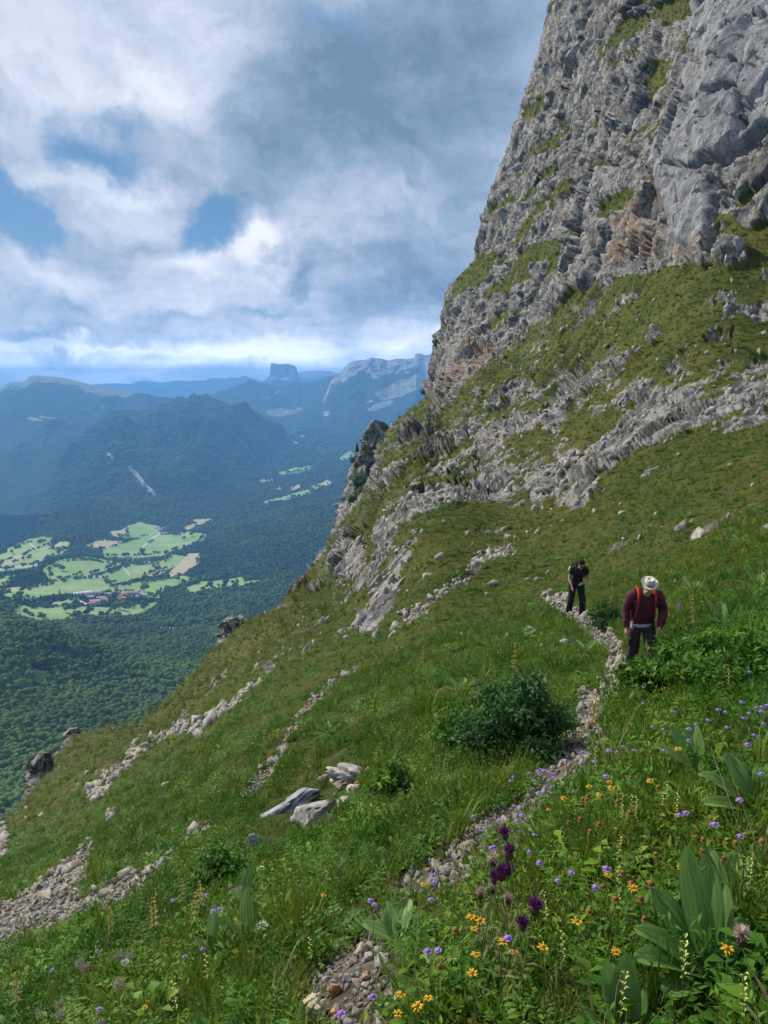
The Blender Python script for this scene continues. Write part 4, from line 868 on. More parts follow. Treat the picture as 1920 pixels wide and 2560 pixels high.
def rock_verts(seed, sub=1, rough=.28, fs=1.1):
    V, F_ = ico(sub); r = np.random.default_rng(seed); V = V.copy(); o_ = r.uniform(0, 50, 3)
    val, gp = facet(V * fs + o_, seed); val2, g2 = facet(V * fs * 2.6 + o_, seed + 5)
    d_ = 1 + rough * (val - .5) + rough * .4 * (val2 - .5) - .12 * np.exp(-g2 * 9) * (sub > 2) + rough * .25 * vnoise(V * 5 + o_, seed)
    # flatten some sides, as broken limestone is
    P_ = V * d_[:, None]
    for _ in range(5):
        n_ = r.normal(0, 1, 3); n_ /= np.linalg.norm(n_); h = r.uniform(.55, .85); q_ = P_ @ n_; P_ -= np.maximum(q_ - h, 0)[:, None] * n_ * .9
    P_ -= (P_.max(0) + P_.min(0)) / 2; P_ /= np.abs(P_).max(0); return P_, F_
def sample(n, spacing, cond, seed, umin=-110, umax=885, vmin=-20, vmax=1160):
    """points spread over the mountainside by real area, thinned where one pixel's worth would hold many"""
    r = np.random.default_rng(seed); u = r.uniform(umin, umax, n); v = r.uniform(vmin, vmax, n)
    cell = (umax - umin) * (vmax - vmin) / n
    c = (u + 140) / 1045 * (NC - 1); ci = np.round(c).astype(int); rr = np.empty(n)
    order = np.argsort(ci, kind='stable'); b_ = np.searchsorted(ci[order], np.arange(NC + 1))
    for k in range(NC):
        s_ = order[b_[k]:b_[k + 1]]
        if len(s_): rr[s_] = np.interp(-v[s_], -GV[:, k], np.arange(NR), left=-1, right=-1)
    ok = (rr > 1) & (rr < NR - 2); u, v, c, rr = u[ok], v[ok], c[ok], rr[ok]
    ri = rr.astype(int); ci = c.astype(int).clip(0, NC - 2); fr = (rr - ri)[:, None]; fc = (c - ci)[:, None]
    P_ = (PG[ri, ci] * (1 - fc) + PG[ri, ci + 1] * fc) * (1 - fr) + (PG[ri + 1, ci] * (1 - fc) + PG[ri + 1, ci + 1] * fc) * fr
    N_ = NG[ri, ci]; a = AREA[ri, ci] * cell
    d_ = dict(P=P_, N=N_, D=P_[:, 1], rock=ROCKG[ri, ci], grav=GRAVG[ri, ci], u=u, v=v)
    sp = spacing(d_); pr = np.minimum(1, a / sp ** 2) * cond(d_); keep = r.random(len(u)) < pr
    d_['eff'] = np.maximum(np.sqrt(np.minimum(a, 4.0)), sp); d_['r'] = r
    return {k: (x[keep] if isinstance(x, np.ndarray) else x) for k, x in d_.items()}
ROCKG = ROCK.reshape(NR, NC); GRAVG = GRAV.reshape(NR, NC)
def hull(seed, n=11, sc=(1, .85, .62)):
    r = np.random.default_rng(seed); bm = bmesh.new()
    for _ in range(n):
        v_ = r.normal(0, 1, 3); v_ /= np.linalg.norm(v_); bm.verts.new(v_ * r.uniform(.8, 1.1) * np.array(sc))
    bmesh.ops.convex_hull(bm, input=bm.verts); bm.verts.ensure_lookup_table(); bmesh.ops.triangulate(bm, faces=bm.faces)
    used = [v for v in bm.verts if v.link_faces]; ix = {v: i for i, v in enumerate(used)}
    V = np.array([v.co[:] for v in used]); F_ = np.array([[ix[v] for v in f.verts] for f in bm.faces]); bm.free(); return V, F_
stones = [form(np_mesh('stone', *hull(500 + i), M_GRAVEL)) for i in range(8)]
s1 = sample(420000, lambda d: np.clip(.020 + .0035 * d['D'], .028, .09), lambda d: (d['grav'] > .46) * (.6 + .3 * (d['D'] > 9)), 61)
s2 = sample(90000, lambda d: np.clip(.10 + .004 * d['D'], .1, .4), lambda d: (d['grav'] > .54) * .45, 62)
s3 = sample(160000, lambda d: .55 + .02 * d['D'], lambda d: ((d['grav'] < .5) & (d['rock'] > .12)) * (.13 + .35 * sstep(.22, .36, d['rock'])) * sstep(14, 30, d['D']) + ((d['grav'] > .36) & (d['grav'] < .46)) * 1.0, 63)
P_ = np.concatenate([s1['P'], s2['P'], s3['P']]); n_ = len(P_)
sz = np.concatenate([s1['eff'] * s1['r'].lognormal(-.58, .5, len(s1['P'])), s2['eff'] * s2['r'].lognormal(-1.0, .35, len(s2['P'])), np.clip(s3['eff'] * .16, .03, .6) * s3['r'].lognormal(0, .45, len(s3['P']))])
sz = np.clip(sz, .010, .5)
scatter('gravel', stones, P_ + np.stack([sz * 0, sz * 0, sz * .1], -1), RNG.uniform(-.5, 6.2, (n_, 3)) * [.5, .5, 1], sz[:, None] * RNG.uniform(.7, 1.15, (n_, 3)), RNG.integers(0, 8, n_))
print('stones', n_)
# shattered blades of rock standing out of the turf below the cliff
s4 = sample(200000, lambda d: .7 + .006 * d['D'], lambda d: ((d['rock'] > .43) & (d['D'] > 36) & (d['v'] > 300)) * (.42 * sstep(.43, .5, d['rock']) * (1 - .6 * sstep(.6, .8, d['rock']))), 64)
n4 = len(s4['P']); z4 = np.clip(s4['eff'] * .34, .25, 1.5) * s4['r'].lognormal(-.1, .4, n4)
M_SHARD = stone_mat('shattered_limestone', (.14, .132, .120), (.42, .395, .355), (.25, .215, .17), 1.2)
scatter('rubble', [form(np_mesh('shard', *hull(560 + i, 12, (.62, .5, 1.15)), M_SHARD)) for i in range(6)], s4['P'], np.stack([s4['r'].normal(.1, .22, n4), s4['r'].normal(.32, .2, n4), s4['r'].uniform(0, 6.28, n4) * .15], -1), z4[:, None] * s4['r'].uniform(.7, 1.2, (n4, 3)), s4['r'].integers(0, 6, n4))
print('shards', n4)
ROCKS = []
BG = 'boulders lying together in the grass left of the path'
def boulder(u, v, w, h, mat, label, ang=0, depth=.8, sub=3, seed=None, group=None, name='boulder', cat='boulder', sink=.15, rough=.30):
    """a rock of w x h (in thousandths of its distance... measured as bearing units) whose foot is at bearing (u, v)"""
    w, h = (w * 1.3, h * 1.3) if group == BG and w < 60 else (w, h)
    g_ = at(u, v); k_ = g_.y / FPX; seed = seed or int(u * 7 + v * 13)
    V, F_ = rock_verts(seed, 4 if w > 24 else sub, rough + (.25 if w > 24 else .05), 1.1 if w < 60 else 1.5); V = V * [w / 2 * k_, w / 2 * depth * k_, h / 2 * k_]
    a = math.radians(-ang); c_, s_ = math.cos(a), math.sin(a); V = V @ np.array([[c_, 0, s_], [0, 1, 0], [-s_, 0, c_]])
    me = np_mesh(name, V, F_, mat, False)
    c_ = g_ * (1 - ((1.0 if group == BG else .50) * min(w, h) + .12 * max(w, h)) * k_ / g_.y); ROCKS.append((c_.x, c_.y, .42 * w * k_, .45 * h * k_))
    o = mesh_obj(name, me); o.location = c_; return tag(o, label, cat, group)
BG = 'boulders lying together in the grass left of the path'
xb = lambda x, y: (240 + .0844 * x, 740 + .0844 * y)
for (x, y, w, h, mt, ang, dp, lab) in [
    (590, 800, 80, 21, M_GREYR, -38, .42, 'long tilted grey slab, largest rock of the group left of the path'), (1270, 390, 38, 15, M_LIME, 14, .8, 'pale wedge-shaped rock on top of the rock group'),
    (1240, 500, 20, 12, M_BROWNR, 5, .8, 'dark brown rock under the pale topmost one'), (860, 690, 16, 11, M_BROWNR, -35, .8, 'small brown block resting on the big pale rock beside the grey slab'),
    (900, 900, 38, 26, M_LIME, -28, .8, 'broad pale rock at the centre of the rock group'), (1240, 770, 16, 15, M_LIME, 60, .8, 'pale block right of the broad pale rock'), (1370, 610, 13, 10, M_TANR, 10, .9, 'small tan block at the right edge of the rock group'),
    (840, 1000, 9, 13, M_LIME, 20, .8, 'pale lump sunk in the grass below the broad pale rock'), (185, 1230, 13, 20, M_GREYR, -30, .5, 'thin grey slab end poking out of the grass below the long slab'), (50, 1390, 11, 9, M_GREYR, -20, .6, 'lowest grey stone half hidden in grass below the long slab'),
    (1000, 460, 13, 12, M_BROWNR, 0, .8, 'brown stone between the long slab and the topmost rock'), (1540, 340, 8, 7, M_LIME, 0, .9, 'small pale stone just right of the topmost rock'), (1120, 480, 9, 6, M_TANR, 0, .9, 'small tan chip beside the dark brown rock'), (1400, 520, 8, 7, M_ORNG, 0, .9, 'small orange stone behind the tan block at the right of the group')]:
    u_, v_ = xb(x, y); boulder(u_, v_, w, h, mt, lab, ang, dp, group=BG)
x5 = lambda x, y: (.2652 * x, 720 + .2652 * y); x4 = lambda x, y: (400 + .2218 * x, 660 + .2218 * y); x3 = lambda x, y: (540 + .0964 * x, 540 + .0964 * y)
PGp = 'larger stones lying on the path'
for f_, x, y, w, h, mt, ang, lab in [
    (x5, 1172, 1062, 34, 33, M_TANR, 0, 'big tan stone at the left edge of the path, largest on it'), (x5, 1247, 992, 15, 21, M_ORNG, 12, 'upright orange-brown stone touching the big tan one'), (x5, 1357, 832, 19, 22, M_TANR, 0, 'tan block at the upper left edge of the nearest stretch of path'),
    (x5, 1525, 664, 22, 13, M_TANR, 5, 'wide tan stone where the path narrows below the thistles'), (x5, 1035, 1150, 15, 9, M_LIME, 0, 'pale stone in the grass at the bottom edge left of the path'), (x5, 1380, 870, 12, 10, M_LIME, 0, 'pale stone just below the upper tan block'), (x5, 1430, 870, 11, 9, M_LIME, 10, 'pale angular stone at the right edge below the upper tan block'),
    (x5, 1373, 950, 10, 9, M_ORNG, 0, 'small orange-tinted stone in the middle of the near path'), (x5, 1300, 950, 12, 10, M_GREYR, 0, 'grey stone right of the upright orange one'), (x5, 1187, 1092, 13, 11, M_LIME, 8, 'pale stone directly below the big tan one'), (x5, 1250, 1072, 13, 10, M_ORNG, 0, 'flat rusty stone below the upright orange one'),
    (x5, 1372, 980, 11, 7, M_LIME, 0, 'flat pale stone in the middle of the near path'), (x5, 1430, 985, 9, 8, M_LIME, 0, 'pale stone at the right edge of the near path'), (x5, 1142, 1146, 16, 10, M_ORNG, 0, 'rusty flat stone at the very bottom left of the path'), (x5, 1215, 940, 10, 8, M_LIME, 0, 'pale stone above the big tan one'),
    (x4, 300, 800, 23, 12, M_BROWNR, 0, 'brown rock at the left edge of the path where it bends'), (x4, 815, 266, 15, 7, M_LIME, 0, 'flat pale rock on the path beside the big shrub'), (x4, 580, 604, 9, 6, M_ORNG, 0, 'small orange rock at the left edge above the bend'), (x4, 1210, 1624, 15, 16, M_GREYR, 0, 'grey stone in the plants at the bottom right'),
    (x3, 165, 655, 5, 3.4, M_BROWNR, 0, 'brown block on the path behind the dark-clad walker'), (x3, 215, 648, 6, 2.6, M_LIME, 0, 'pale flat slab on the path behind the dark-clad walker'), (x3, 297, 778, 5.5, 4, M_LIME, 0, 'stone between the feet of the dark-clad walker'), (x3, 455, 838, 5.5, 3, M_LIME, 0, 'pale flat stone on the path just in front of the dark-clad walker'), (x3, 500, 868, 6, 2.6, M_LIME, 0, 'second pale flat stone in front of the dark-clad walker'), (x3, 655, 905, 5, 2.5, M_LIME, 0, 'pale flat stone at the top of the rubble left of the man in the hat'),
    (x3, 275, 1070, 14, 9, M_GREYR, -8, 'pale grey boulder in the grass below the dark-clad walker'), (x3, 45, 800, 6, 7, M_BROWNR, 0, 'brown stone in the grass left of the dark-clad walker'), (x3, 20, 1060, 5, 5, M_TANR, 0, 'tan stone in the grass left of the pale grey boulder'),
    (x5, 172 / .2652, 530, 8, 9, M_ORNG, 30, 'orange block in the upper part of the scree tongue'), (x5, 490, 625, 7, 7, M_ORNG, 0, 'dark orange block in the middle of the scree'), (x5, 495, 595, 9, 5, M_LIME, -20, 'pale flat block above the dark orange one in the scree'), (x5, 420, 640, 6, 8, M_ORNG, 0, 'rusty block at the upper edge of the scree'), (x5, 345, 712, 13, 8, M_BROWNR, 0, 'brown rock on the scree, lower middle'), (x5, 455, 665, 13, 8, M_GREYR, -10, 'grey flat rock on the scree beside the dark orange block'),
    (x5, 778, 412, 7, 6, M_LIME, 0, 'pale rock at the top end of the scree tongue'), (x5, 20, 840, 10, 6, M_TANR, 0, 'tan stone at the lower left end of the scree'), (x5, 110, 705, 9, 6, M_LIME, 0, 'pale block in the widest part of the scree'), (x5, 185, 745, 8, 6, M_GREYR, 0, 'grey block in the lower part of the widest scree'),
    (x5, 622, 248, 12, 9, M_LIME, -15, 'pale rock alone in the grass between the stony strips'), (x5, 160, 358, 8, 4, M_LIME, -10, 'pale rock in the grass above the wide scree')]:
    u_, v_ = f_(x, y); onp = f_ is x5 and 1000 < x or f_ is x4
    boulder(u_, v_, w, h, mt, lab, ang, .85, sub=3 if w > 9 else 2, group=PGp if 'path' in lab and onp else None, name='rock', cat='rock')
# rocks breaking out of the turf on the far slope
for x, y, w, h, lab in [(565, 315, 9, 9, 'small upright rock at the left foot of the outcrops'), (785, 605, 9, 12, 'pale upright rock below the outcrops, left of a pair'), (815, 560, 14, 10, 'rounded pale rock, left one of the pair under the outcrops'), (885, 550, 13, 11, 'rounded grey rock, right one of the pair under the outcrops'), (1118, 640, 10, 8, 'pale rock alone high in the grass right of the outcrops'), (855, 670, 10, 7, 'dark low rock in the grass above the dark-clad walker'),
                        (435, 955, 7, 14, 'upright pale rock at the end of the narrow track'), (1155, 345, 8, 10, 'pale block hanging under the long outcrop'), (700, 600, 7, 12, 'thin upright rock under the outcrops'), (1255, 75, 6, 6, 'small pale rock on the green ledge under the cliff'), (1485, 92, 8, 5, 'small rock high at right on the green ledge')]:
    u_, v_ = 320 + .27 * x, 340 + .27 * y; boulder(u_, v_, w * .8, h * .8, M_LIME if 'pale' in lab else M_GREYR, lab, 0, .8, name='rock', cat='rock')

def crag(name, slices, label, seed, mat, cat, thick=.7, n=72, rough=.24):
    """a standing crag from its cross-sections: (v, u left, u right, distance)"""
    sl = np.array(slices, float); vv_ = np.linspace(sl[0, 0], sl[-1, 0], 90); L_ = np.interp(vv_, sl[:, 0], sl[:, 1]); R_ = np.interp(vv_, sl[:, 0], sl[:, 2]); D_ = np.interp(vv_, sl[:, 0], sl[:, 3])
    c_ = pos((L_ + R_) / 2, vv_, D_); rx = (R_ - L_) / 2 / FPX * D_; th = np.linspace(0, 2 * np.pi, n, endpoint=False)
    P_ = c_[:, None] + np.stack([np.cos(th)[None] * rx[:, None], np.sin(th)[None] * rx[:, None] * thick, np.zeros((90, n))], -1)
    q = P_.reshape(-1, 3); w0 = rx.mean(); dr = np.stack([np.tile(np.cos(th), 90), np.tile(np.sin(th), 90), np.zeros(90 * n)], -1)
    a1, g1 = facet(q * [1, 1, .5] / (w0 * .9), seed); a2, g2 = facet(q * [1, 1, .5] / (w0 * .33), seed + 7); a3, g3 = facet(q * [1, 1, .6] / (w0 * .13), seed + 9)
    q = q + dr * ((a1 - .6) * .5 + (a2 - .6) * .22 + (a3 - .6) * .10 - .12 * np.exp(-g2 * 10))[:, None] * np.minimum(np.repeat(rx, n), w0)[:, None] * rough * 4
    V = np.concatenate([q, c_[:1]]); a = np.arange(90 * n).reshape(90, n); b_ = np.roll(a, -1, 1)
    F4 = np.stack([a[:-1], b_[:-1], b_[1:], a[1:]], -1).reshape(-1, 4); F3 = np.stack([np.full(n, 90 * n), b_[0], a[0]], -1)
    z_ = np.zeros(len(V)); top = 1 - np.clip((V[:, 2] - V[:, 2].min()) / (np.ptp(V[:, 2]) + 1e-9), 0, 1)
    me = np_mesh(name, V, [F3, F4], mat, False, dict(rock=np.full(len(V), .55) + .30 * fbm(V / (w0 * .5), 3, seed) , gravel=z_, slab=z_, ochre=z_)); o = mesh_obj(name, me)
    return tag(o, label, cat)
crag('rock_spire', [(420, 371, 378, 296), (424, 368, 384, 296), (432, 365, 388, 296), (444, 361, 391, 296), (460, 355, 391, 294), (475, 350, 389, 290), (491, 344, 384, 284), (505, 338, 374, 276), (520, 333, 362, 264), (534, 331, 352, 256), (570, 334, 350, 252), (640, 336, 350, 250)],
     'dark leaning rock spire standing at the edge of the slope above the valley', 801, M_HILL, 'crag')
crag('rock_outcrop', [(617, 226, 236, 141), (621, 221, 241, 141), (628, 219, 243, 141), (636, 219, 240, 139), (646, 217, 234, 136), (656, 208, 228, 132), (675, 205, 226, 130), (720, 200, 226, 130)], 'squat rock outcrop on the crest at the middle of the slope edge', 811, M_HILL, 'outcrop')
crag('rock_outcrop', [(728, 70, 80, 94), (732, 65, 82, 94), (742, 61, 80, 93), (752, 57, 74, 91), (762, 52, 70, 89), (780, 48, 70, 88), (850, 44, 70, 88)], 'upper rock outcrop on the crest at lower left', 821, M_HILL, 'outcrop')
crag('rock_outcrop', [(753, 36, 46, 66), (758, 29, 50, 66), (768, 24, 53, 66), (782, 23, 50, 64), (796, 24, 42, 62), (808, 22, 34, 60), (830, 18, 34, 58), (900, 10, 34, 58)], 'lower rock outcrop dropping to the trees at lower left', 831, M_HILL, 'outcrop')
# ------------------------------------------------------------------ vegetation of the slope
def leaf_mat(name, a, b_, c_, far=None, trans=.30, rough=.55):
    m_, t, bs = base_mat(name); p = P(t); r_ = t.new('ShaderNodeObjectInfo').outputs['Random']
    k_ = t.mix(t.rng(r_, 0, 1, smooth=False), a, b_); k_ = t.mix(attr(t, 'tone'), k_, c_)
    k_ = t.mix(t.rng(t.noise(p, .55, 4, .6), .40, .62, 0, .7), k_, a)
    if far:
        sy = t.new('ShaderNodeSeparateXYZ'); t.l.new(p, sy.inputs[0])
        ff = t.mix(t.rng(t.noise(p, .09, 5, .62), .38, .62), far[0], far[1])
        ff = t.mix(t.rng(r_, .75, 1.0, 0, .8), ff, far[2])
        ff = t.mix(t.rng(t.noise(p, .42, 4, .65), .52, .66, 0, .7), ff, (.15, .105, .042))
        k_ = t.mix(t.rng(sy.outputs[1], 9, 60, 0, .88), k_, ff)
    t.l.new(k_, bs.inputs['Base Color']); bs.inputs['Roughness'].default_value = rough; bs.inputs['Specular IOR Level'].default_value = .15
    tr = t.new('ShaderNodeBsdfTranslucent'); t.l.new(k_, tr.inputs[0]); mx = t.new('ShaderNodeMixShader'); mx.inputs[0].default_value = trans
    o_ = [n for n in t.n if n.type == 'OUTPUT_MATERIAL'][0]; t.l.new(bs.outputs[0], mx.inputs[1]); t.l.new(tr.outputs[0], mx.inputs[2]); t.l.new(mx.outputs[0], o_.inputs[0])
    return m_
FAR = [(.058, .108, .009), (.125, .140, .016), (.20, .135, .040)]
M_GRASS = leaf_mat('grass_blades', (.052, .125, .008), (.120, .200, .014), (.27, .27, .050), FAR)
M_HERB = leaf_mat('herb_leaves', (.022, .095, .008), (.070, .185, .012), (.170, .28, .026), FAR)
M_FERN = leaf_mat('feathery_leaves', (.038, .125, .012), (.080, .190, .018), (.150, .26, .035), FAR)
M_SHRUB = leaf_mat('shrub_leaves', (.024, .082, .020), (.052, .145, .030), (.12, .22, .06))
M_BIGLEAF = leaf_mat('broad_ribbed_leaf', (.085, .19, .035), (.13, .25, .055), (.26, .38, .12), None, .35, .42)
M_STEM = leaf_mat('stem', (.07, .12, .03), (.12, .15, .04), (.20, .15, .07), None, .1)
def blade(mb, base, d, L_, w, bend, c, segs=3):
    """a curved grass blade from base, leaning towards heading d"""
    h = np.array([math.cos(d), math.sin(d), 0]); sdir = np.array([-math.sin(d), math.cos(d), 0]); V = []
    for i in range(segs + 1):
        s_ = i / segs; a = bend * s_; p_ = base + np.array([0, 0, 1]) * L_ * math.sin(1.5708 * s_) ** 1 * (1 - .25 * a) * s_ ** .15 + h * L_ * s_ ** 1.7 * bend * .75
        ww = w * (1 - s_) ** .6 * .5
        if i < segs: V += [p_ - sdir * ww, p_ + sdir * ww]
        else: V.append(p_)
    F4 = [[2 * i, 2 * i + 1, 2 * i + 3, 2 * i + 2] for i in range(segs - 1)]; k = 2 * segs
    mb.add(V, [[k - 2, k - 1, k]], F4, c)
def leaf(mb, base, dirv, up, L_, w, c, fold=.25, droop=.3):
    dirv = dirv / (np.linalg.norm(dirv) + 1e-9); s_ = np.cross(dirv, up); s_ /= np.linalg.norm(s_) + 1e-9; n_ = np.cross(s_, dirv)
    m1 = base + dirv * L_ * .45; tip = base + dirv * L_ - n_ * L_ * droop * .5
    V = [base, m1 + s_ * w / 2 + n_ * w * fold, m1, m1 - s_ * w / 2 + n_ * w * fold, tip]
    mb.add(V, [[0, 2, 1], [0, 3, 2], [2, 4, 1], [3, 4, 2]], c=c)
def f_tuft(seed, n=26, L_=.24, w=.006, spread=.05):
    r = np.random.default_rng(seed); mb = MB()
    for _ in range(n):
        d = r.uniform(0, 6.28); blade(mb, np.array([math.cos(d) * spread * r.random(), math.sin(d) * spread * r.random(), -.02]), d + r.normal(0, .5), L_ * r.uniform(.5, 1.15), w * r.uniform(.7, 1.3), r.uniform(.15, .95), float(r.random() ** 2))
    return mb
def f_herb(seed, stems=6, h=.20, ll=.06, lw=.018, nl=9, rad=.10):
    r = np.random.default_rng(seed); mb = MB()
    for _ in range(stems):
        d = r.uniform(0, 6.28); b0 = np.array([math.cos(d), math.sin(d), 0]) * rad * r.random(); lean = np.array([math.cos(d), math.sin(d), 0]) * r.uniform(0, .5); hh = h * r.uniform(.6, 1.15)
        for i in range(nl):
            s_ = (i + .6) / nl; p_ = b0 + (np.array([0, 0, 1]) + lean) * hh * s_; a = i * 2.4 + d
            dv_ = np.array([math.cos(a), math.sin(a), r.uniform(.1, .9)]); leaf(mb, p_, dv_, np.array([0, 0, 1.0]), ll * r.uniform(.7, 1.25) * (1.1 - .4 * s_), lw * r.uniform(.8, 1.2), float(r.random() * .8), .2, r.uniform(.1, .7))
    return mb
def f_broad(seed, n=15, ll=.075, lw=.042, rad=.12):
    r = np.random.default_rng(seed); mb = MB()
    for i in range(n):
        a = r.uniform(0, 6.28); p_ = np.array([math.cos(a), math.sin(a), 0]) * rad * r.random() ** .6 + [0, 0, r.uniform(.02, .13)]
        leaf(mb, p_, np.array([math.cos(a), math.sin(a), r.uniform(-.1, .8)]), np.array([0, 0, 1.0]), ll * r.uniform(.6, 1.3), lw * r.uniform(.7, 1.2), float(r.random()), .18, .4)
    return mb
def f_fern(seed, n=7, L_=.24):
    r = np.random.default_rng(seed); mb = MB()
    for i in range(n):
        a = i * 6.28 / n + r.uniform(-.4, .4); hd = np.array([math.cos(a), math.sin(a), 0]); sd = np.array([-math.sin(a), math.cos(a), 0]); l_ = L_ * r.uniform(.6, 1.15); el = r.uniform(.5, 1.2); c = float(r.random() * .8)
        for j in range(9):
            s_ = (j + 1) / 9; p_ = hd * l_ * s_ * math.cos(el * (1 - .4 * s_)) + np.array([0, 0, 1]) * l_ * s_ * math.sin(el * (1 - .45 * s_)); ww = l_ * .34 * math.sin(math.pi * (s_ * .8 + .15))
            for sg in (-1, 1): leaf(mb, p_, sd * sg + hd * .5 + [0, 0, r.uniform(-.3, .3)], np.array([0, 0, 1.0]), ww, ww * .30, c, .1, .3)
    return mb
def f_dome(seed, n=70, R_=.20, H=.17, ll=.06, lw=.022):
    r = np.random.default_rng(seed); mb = MB()
    for i in range(n):
        v_ = r.normal(0, 1, 3); v_[2] = abs(v_[2]); v_ /= np.linalg.norm(v_); k = r.uniform(.55, 1.05); p_ = v_ * [R_ * k, R_ * k, H * k]
        leaf(mb, p_, v_ + r.normal(0, .6, 3) + [0, 0, .5], r.normal(0, 1, 3), ll * r.uniform(.6, 1.4), lw * r.uniform(.6, 1.4), float(r.random()), .2, .3)
    return mb
M_STRAW = leaf_mat('straw', (.26, .23, .09), (.34, .30, .14), (.45, .40, .22))
grass_f = [form(f_tuft(900 + i, 30, .26 - .03 * i, .0065).mesh('tuft', M_GRASS)) for i in range(3)] + [form(f_tuft(910 + i, 20, .30, .016, .12).mesh('tussock', M_GRASS)) for i in range(2)] + [form(f_tuft(915 + i, 9, .42, .0045, .06).mesh('straw_tuft', M_STRAW)) for i in range(2)]
herb_f = [form(f_herb(920, 7, .20, .065, .018).mesh('herb', M_HERB)), form(f_herb(921, 5, .26, .05, .013, 12).mesh('herb', M_HERB)), form(f_broad(922, 18).mesh('herb', M_HERB)), form(f_broad(923, 14, .05, .035, .10).mesh('herb', M_HERB)),
          form(f_fern(924).mesh('fern', M_FERN)), form(f_fern(925, 9, .17).mesh('fern', M_FERN)), form(f_dome(926).mesh('cushion', M_HERB)), form(f_dome(927, 60, .17, .22, .07, .016).mesh('cushion', M_FERN)), form(f_dome(928, 90, .24, .14, .05, .02).mesh('cushion', M_GRASS))]
PEOPLE = [Vector(at(636, 676)), Vector(at(574, 616))]
def green(d):
    k = (1 - sstep(.40, .48, d['rock'])) * (1 - sstep(.39, .52, d['grav']))
    k = k * np.where(in_poly(d['u'], d['v'], [(236, 862), (262, 808), (300, 772), (330, 752), (362, 762), (372, 800), (330, 826), (290, 842)]), .18, 1)
    for rx_, ry_, rr_, rh_ in ROCKS:
        if rr_ > .03: k = k * ((np.hypot(d['P'][:, 0] - rx_, (d['P'][:, 1] - ry_ + (.12 if rr_ > .1 else .02)) * .7) > rr_ * 1.05))
    for q in PEOPLE: k = k * (np.hypot(d['P'][:, 0] - q.x, d['P'][:, 1] - q.y) > .32)
    return k
def place(name, forms, d, smin, kk, pick, tilt=.18):
    n_ = len(d['P']); r = d['r']; s_ = np.maximum(smin, d['eff'] * kk) * r.lognormal(0, .28, n_)
    s_ = s_ * np.where(d['D'] > 60, .9, 1)
    rot = np.stack([r.normal(0, tilt, n_) + d['N'][:, 1] * -.0, r.normal(0, tilt, n_) + d['N'][:, 0] * .35, r.uniform(0, 6.28, n_)], -1)
    scatter(name, forms, d['P'] - np.array([0, 0, .01]), rot, s_, pick(d, r, n_)); print(name, n_)
d1 = sample(400000, lambda d: np.clip(.070 + .0055 * d['D'], .08, .6), green, 71)
place('ground_cover', herb_f, d1, .62, 3.0, lambda d, r, n: np.where(d['D'] > 22, r.integers(6, 9, n), np.where(vnoise(d['P'] / .8, 700) + r.normal(0, .35, n) > .25, r.integers(4, 6, n), r.choice([0, 1, 2, 3, 6, 7], n))))
d2 = sample(300000, lambda d: np.clip(.085 + .007 * d['D'], .09, .6), lambda d: green(d) * (.35 + .65 * (vnoise(d['P'] / 1.1, 710) > -.1)) * (1 - .5 * sstep(4, 7, d['D'])) * (1 - .5 * sstep(9, 16, d['D'])), 72)
place('grass', grass_f, d2, .75, 2.2, lambda d, r, n: np.where(d['D'] > 9, r.integers(3, 5, n), np.where(r.random(n) < np.where(vnoise(d['P'] / .9, 730) > .1, .16, .05), r.integers(5, 7, n), r.integers(0, 3, n))))

# tufts and cushions holding on in the cracks of the cliff
d3 = sample(160000, lambda d: 1.2 + 0 * d['D'], lambda d: ((d['rock'] > .46) & (d['D'] > 40)) * (.10 + .9 * sstep(.66, .5, d['rock'])) * (vnoise(d['P'] / 6.0, 720) > -.15) * .55, 73)
place('cliff_turf', herb_f[6:], d3, 1.0, 1.1, lambda d, r, n: r.integers(0, 3, n))
# ------------------------------------------------------------------ plants one can pick out
def plant_mat(name, a, b_, trans=.2, rough=.6):
    return leaf_mat(name, a, b_, b_, None, trans, rough)
M_LILAC = plant_mat('lilac_petals', (.26, .14, .42), (.42, .26, .62)); M_YEL = plant_mat('yellow_petals', (.72, .36, .02), (.85, .52, .04)); M_ORDISC = plant_mat('orange_disc', (.42, .16, .02), (.55, .26, .03))
M_BROWNH = plant_mat('brown_seedhead', (.17, .065, .02), (.30, .13, .04)); M_PURP = plant_mat('thistle_purple', (.07, .010, .06), (.16, .03, .14)); M_BRACT = plant_mat('thistle_bracts', (.045, .028, .025), (.10, .06, .05)); M_BUFF = plant_mat('buff_down', (.42, .30, .22), (.60, .46, .36))
M_PALEY = plant_mat('pale_yellow_flowers', (.42, .46, .10), (.60, .62, .20)); M_GENT = plant_mat('golden_whorls', (.42, .30, .03), (.60, .44, .05)); M_PINKD = plant_mat('pinkish_down', (.28, .20, .18), (.45, .34, .30)); M_WHITEF = plant_mat('white_flowers', (.62, .62, .55), (.75, .75, .70))
def stem_mesh(h, r0, seed, lean=.12):
    r = np.random.default_rng(seed); a = r.uniform(0, 6.28); d = np.array([math.cos(a), math.sin(a), 0]) * lean * h
    path = [np.array([0, 0, -.04]) + d * 0, d * .1 + [0, 0, h * .35], d * .45 + [0, 0, h * .7], d + [0, 0, h]]
    mb = MB().add(*tube_pts(path, [r0, r0 * .9, r0 * .75, r0 * .6], 5), c=.3); return mb, path[-1]
def petals(mb, c, n, r0, r1, w, tilt, col, seed=0, z=0):
    r = np.random.default_rng(seed)
    for i in range(n):
        a = i * 2 * math.pi / n + r.normal(0, .1); d = np.array([math.cos(a), math.sin(a), tilt + r.normal(0, .12)]); L_ = (r1 - r0) * r.uniform(.8, 1.15)
        leaf(mb, c + d * r0 + [0, 0, z], d, np.array([0, 0, 1.0]), L_, w, float(r.random()) * .6 + col, .1, .3)
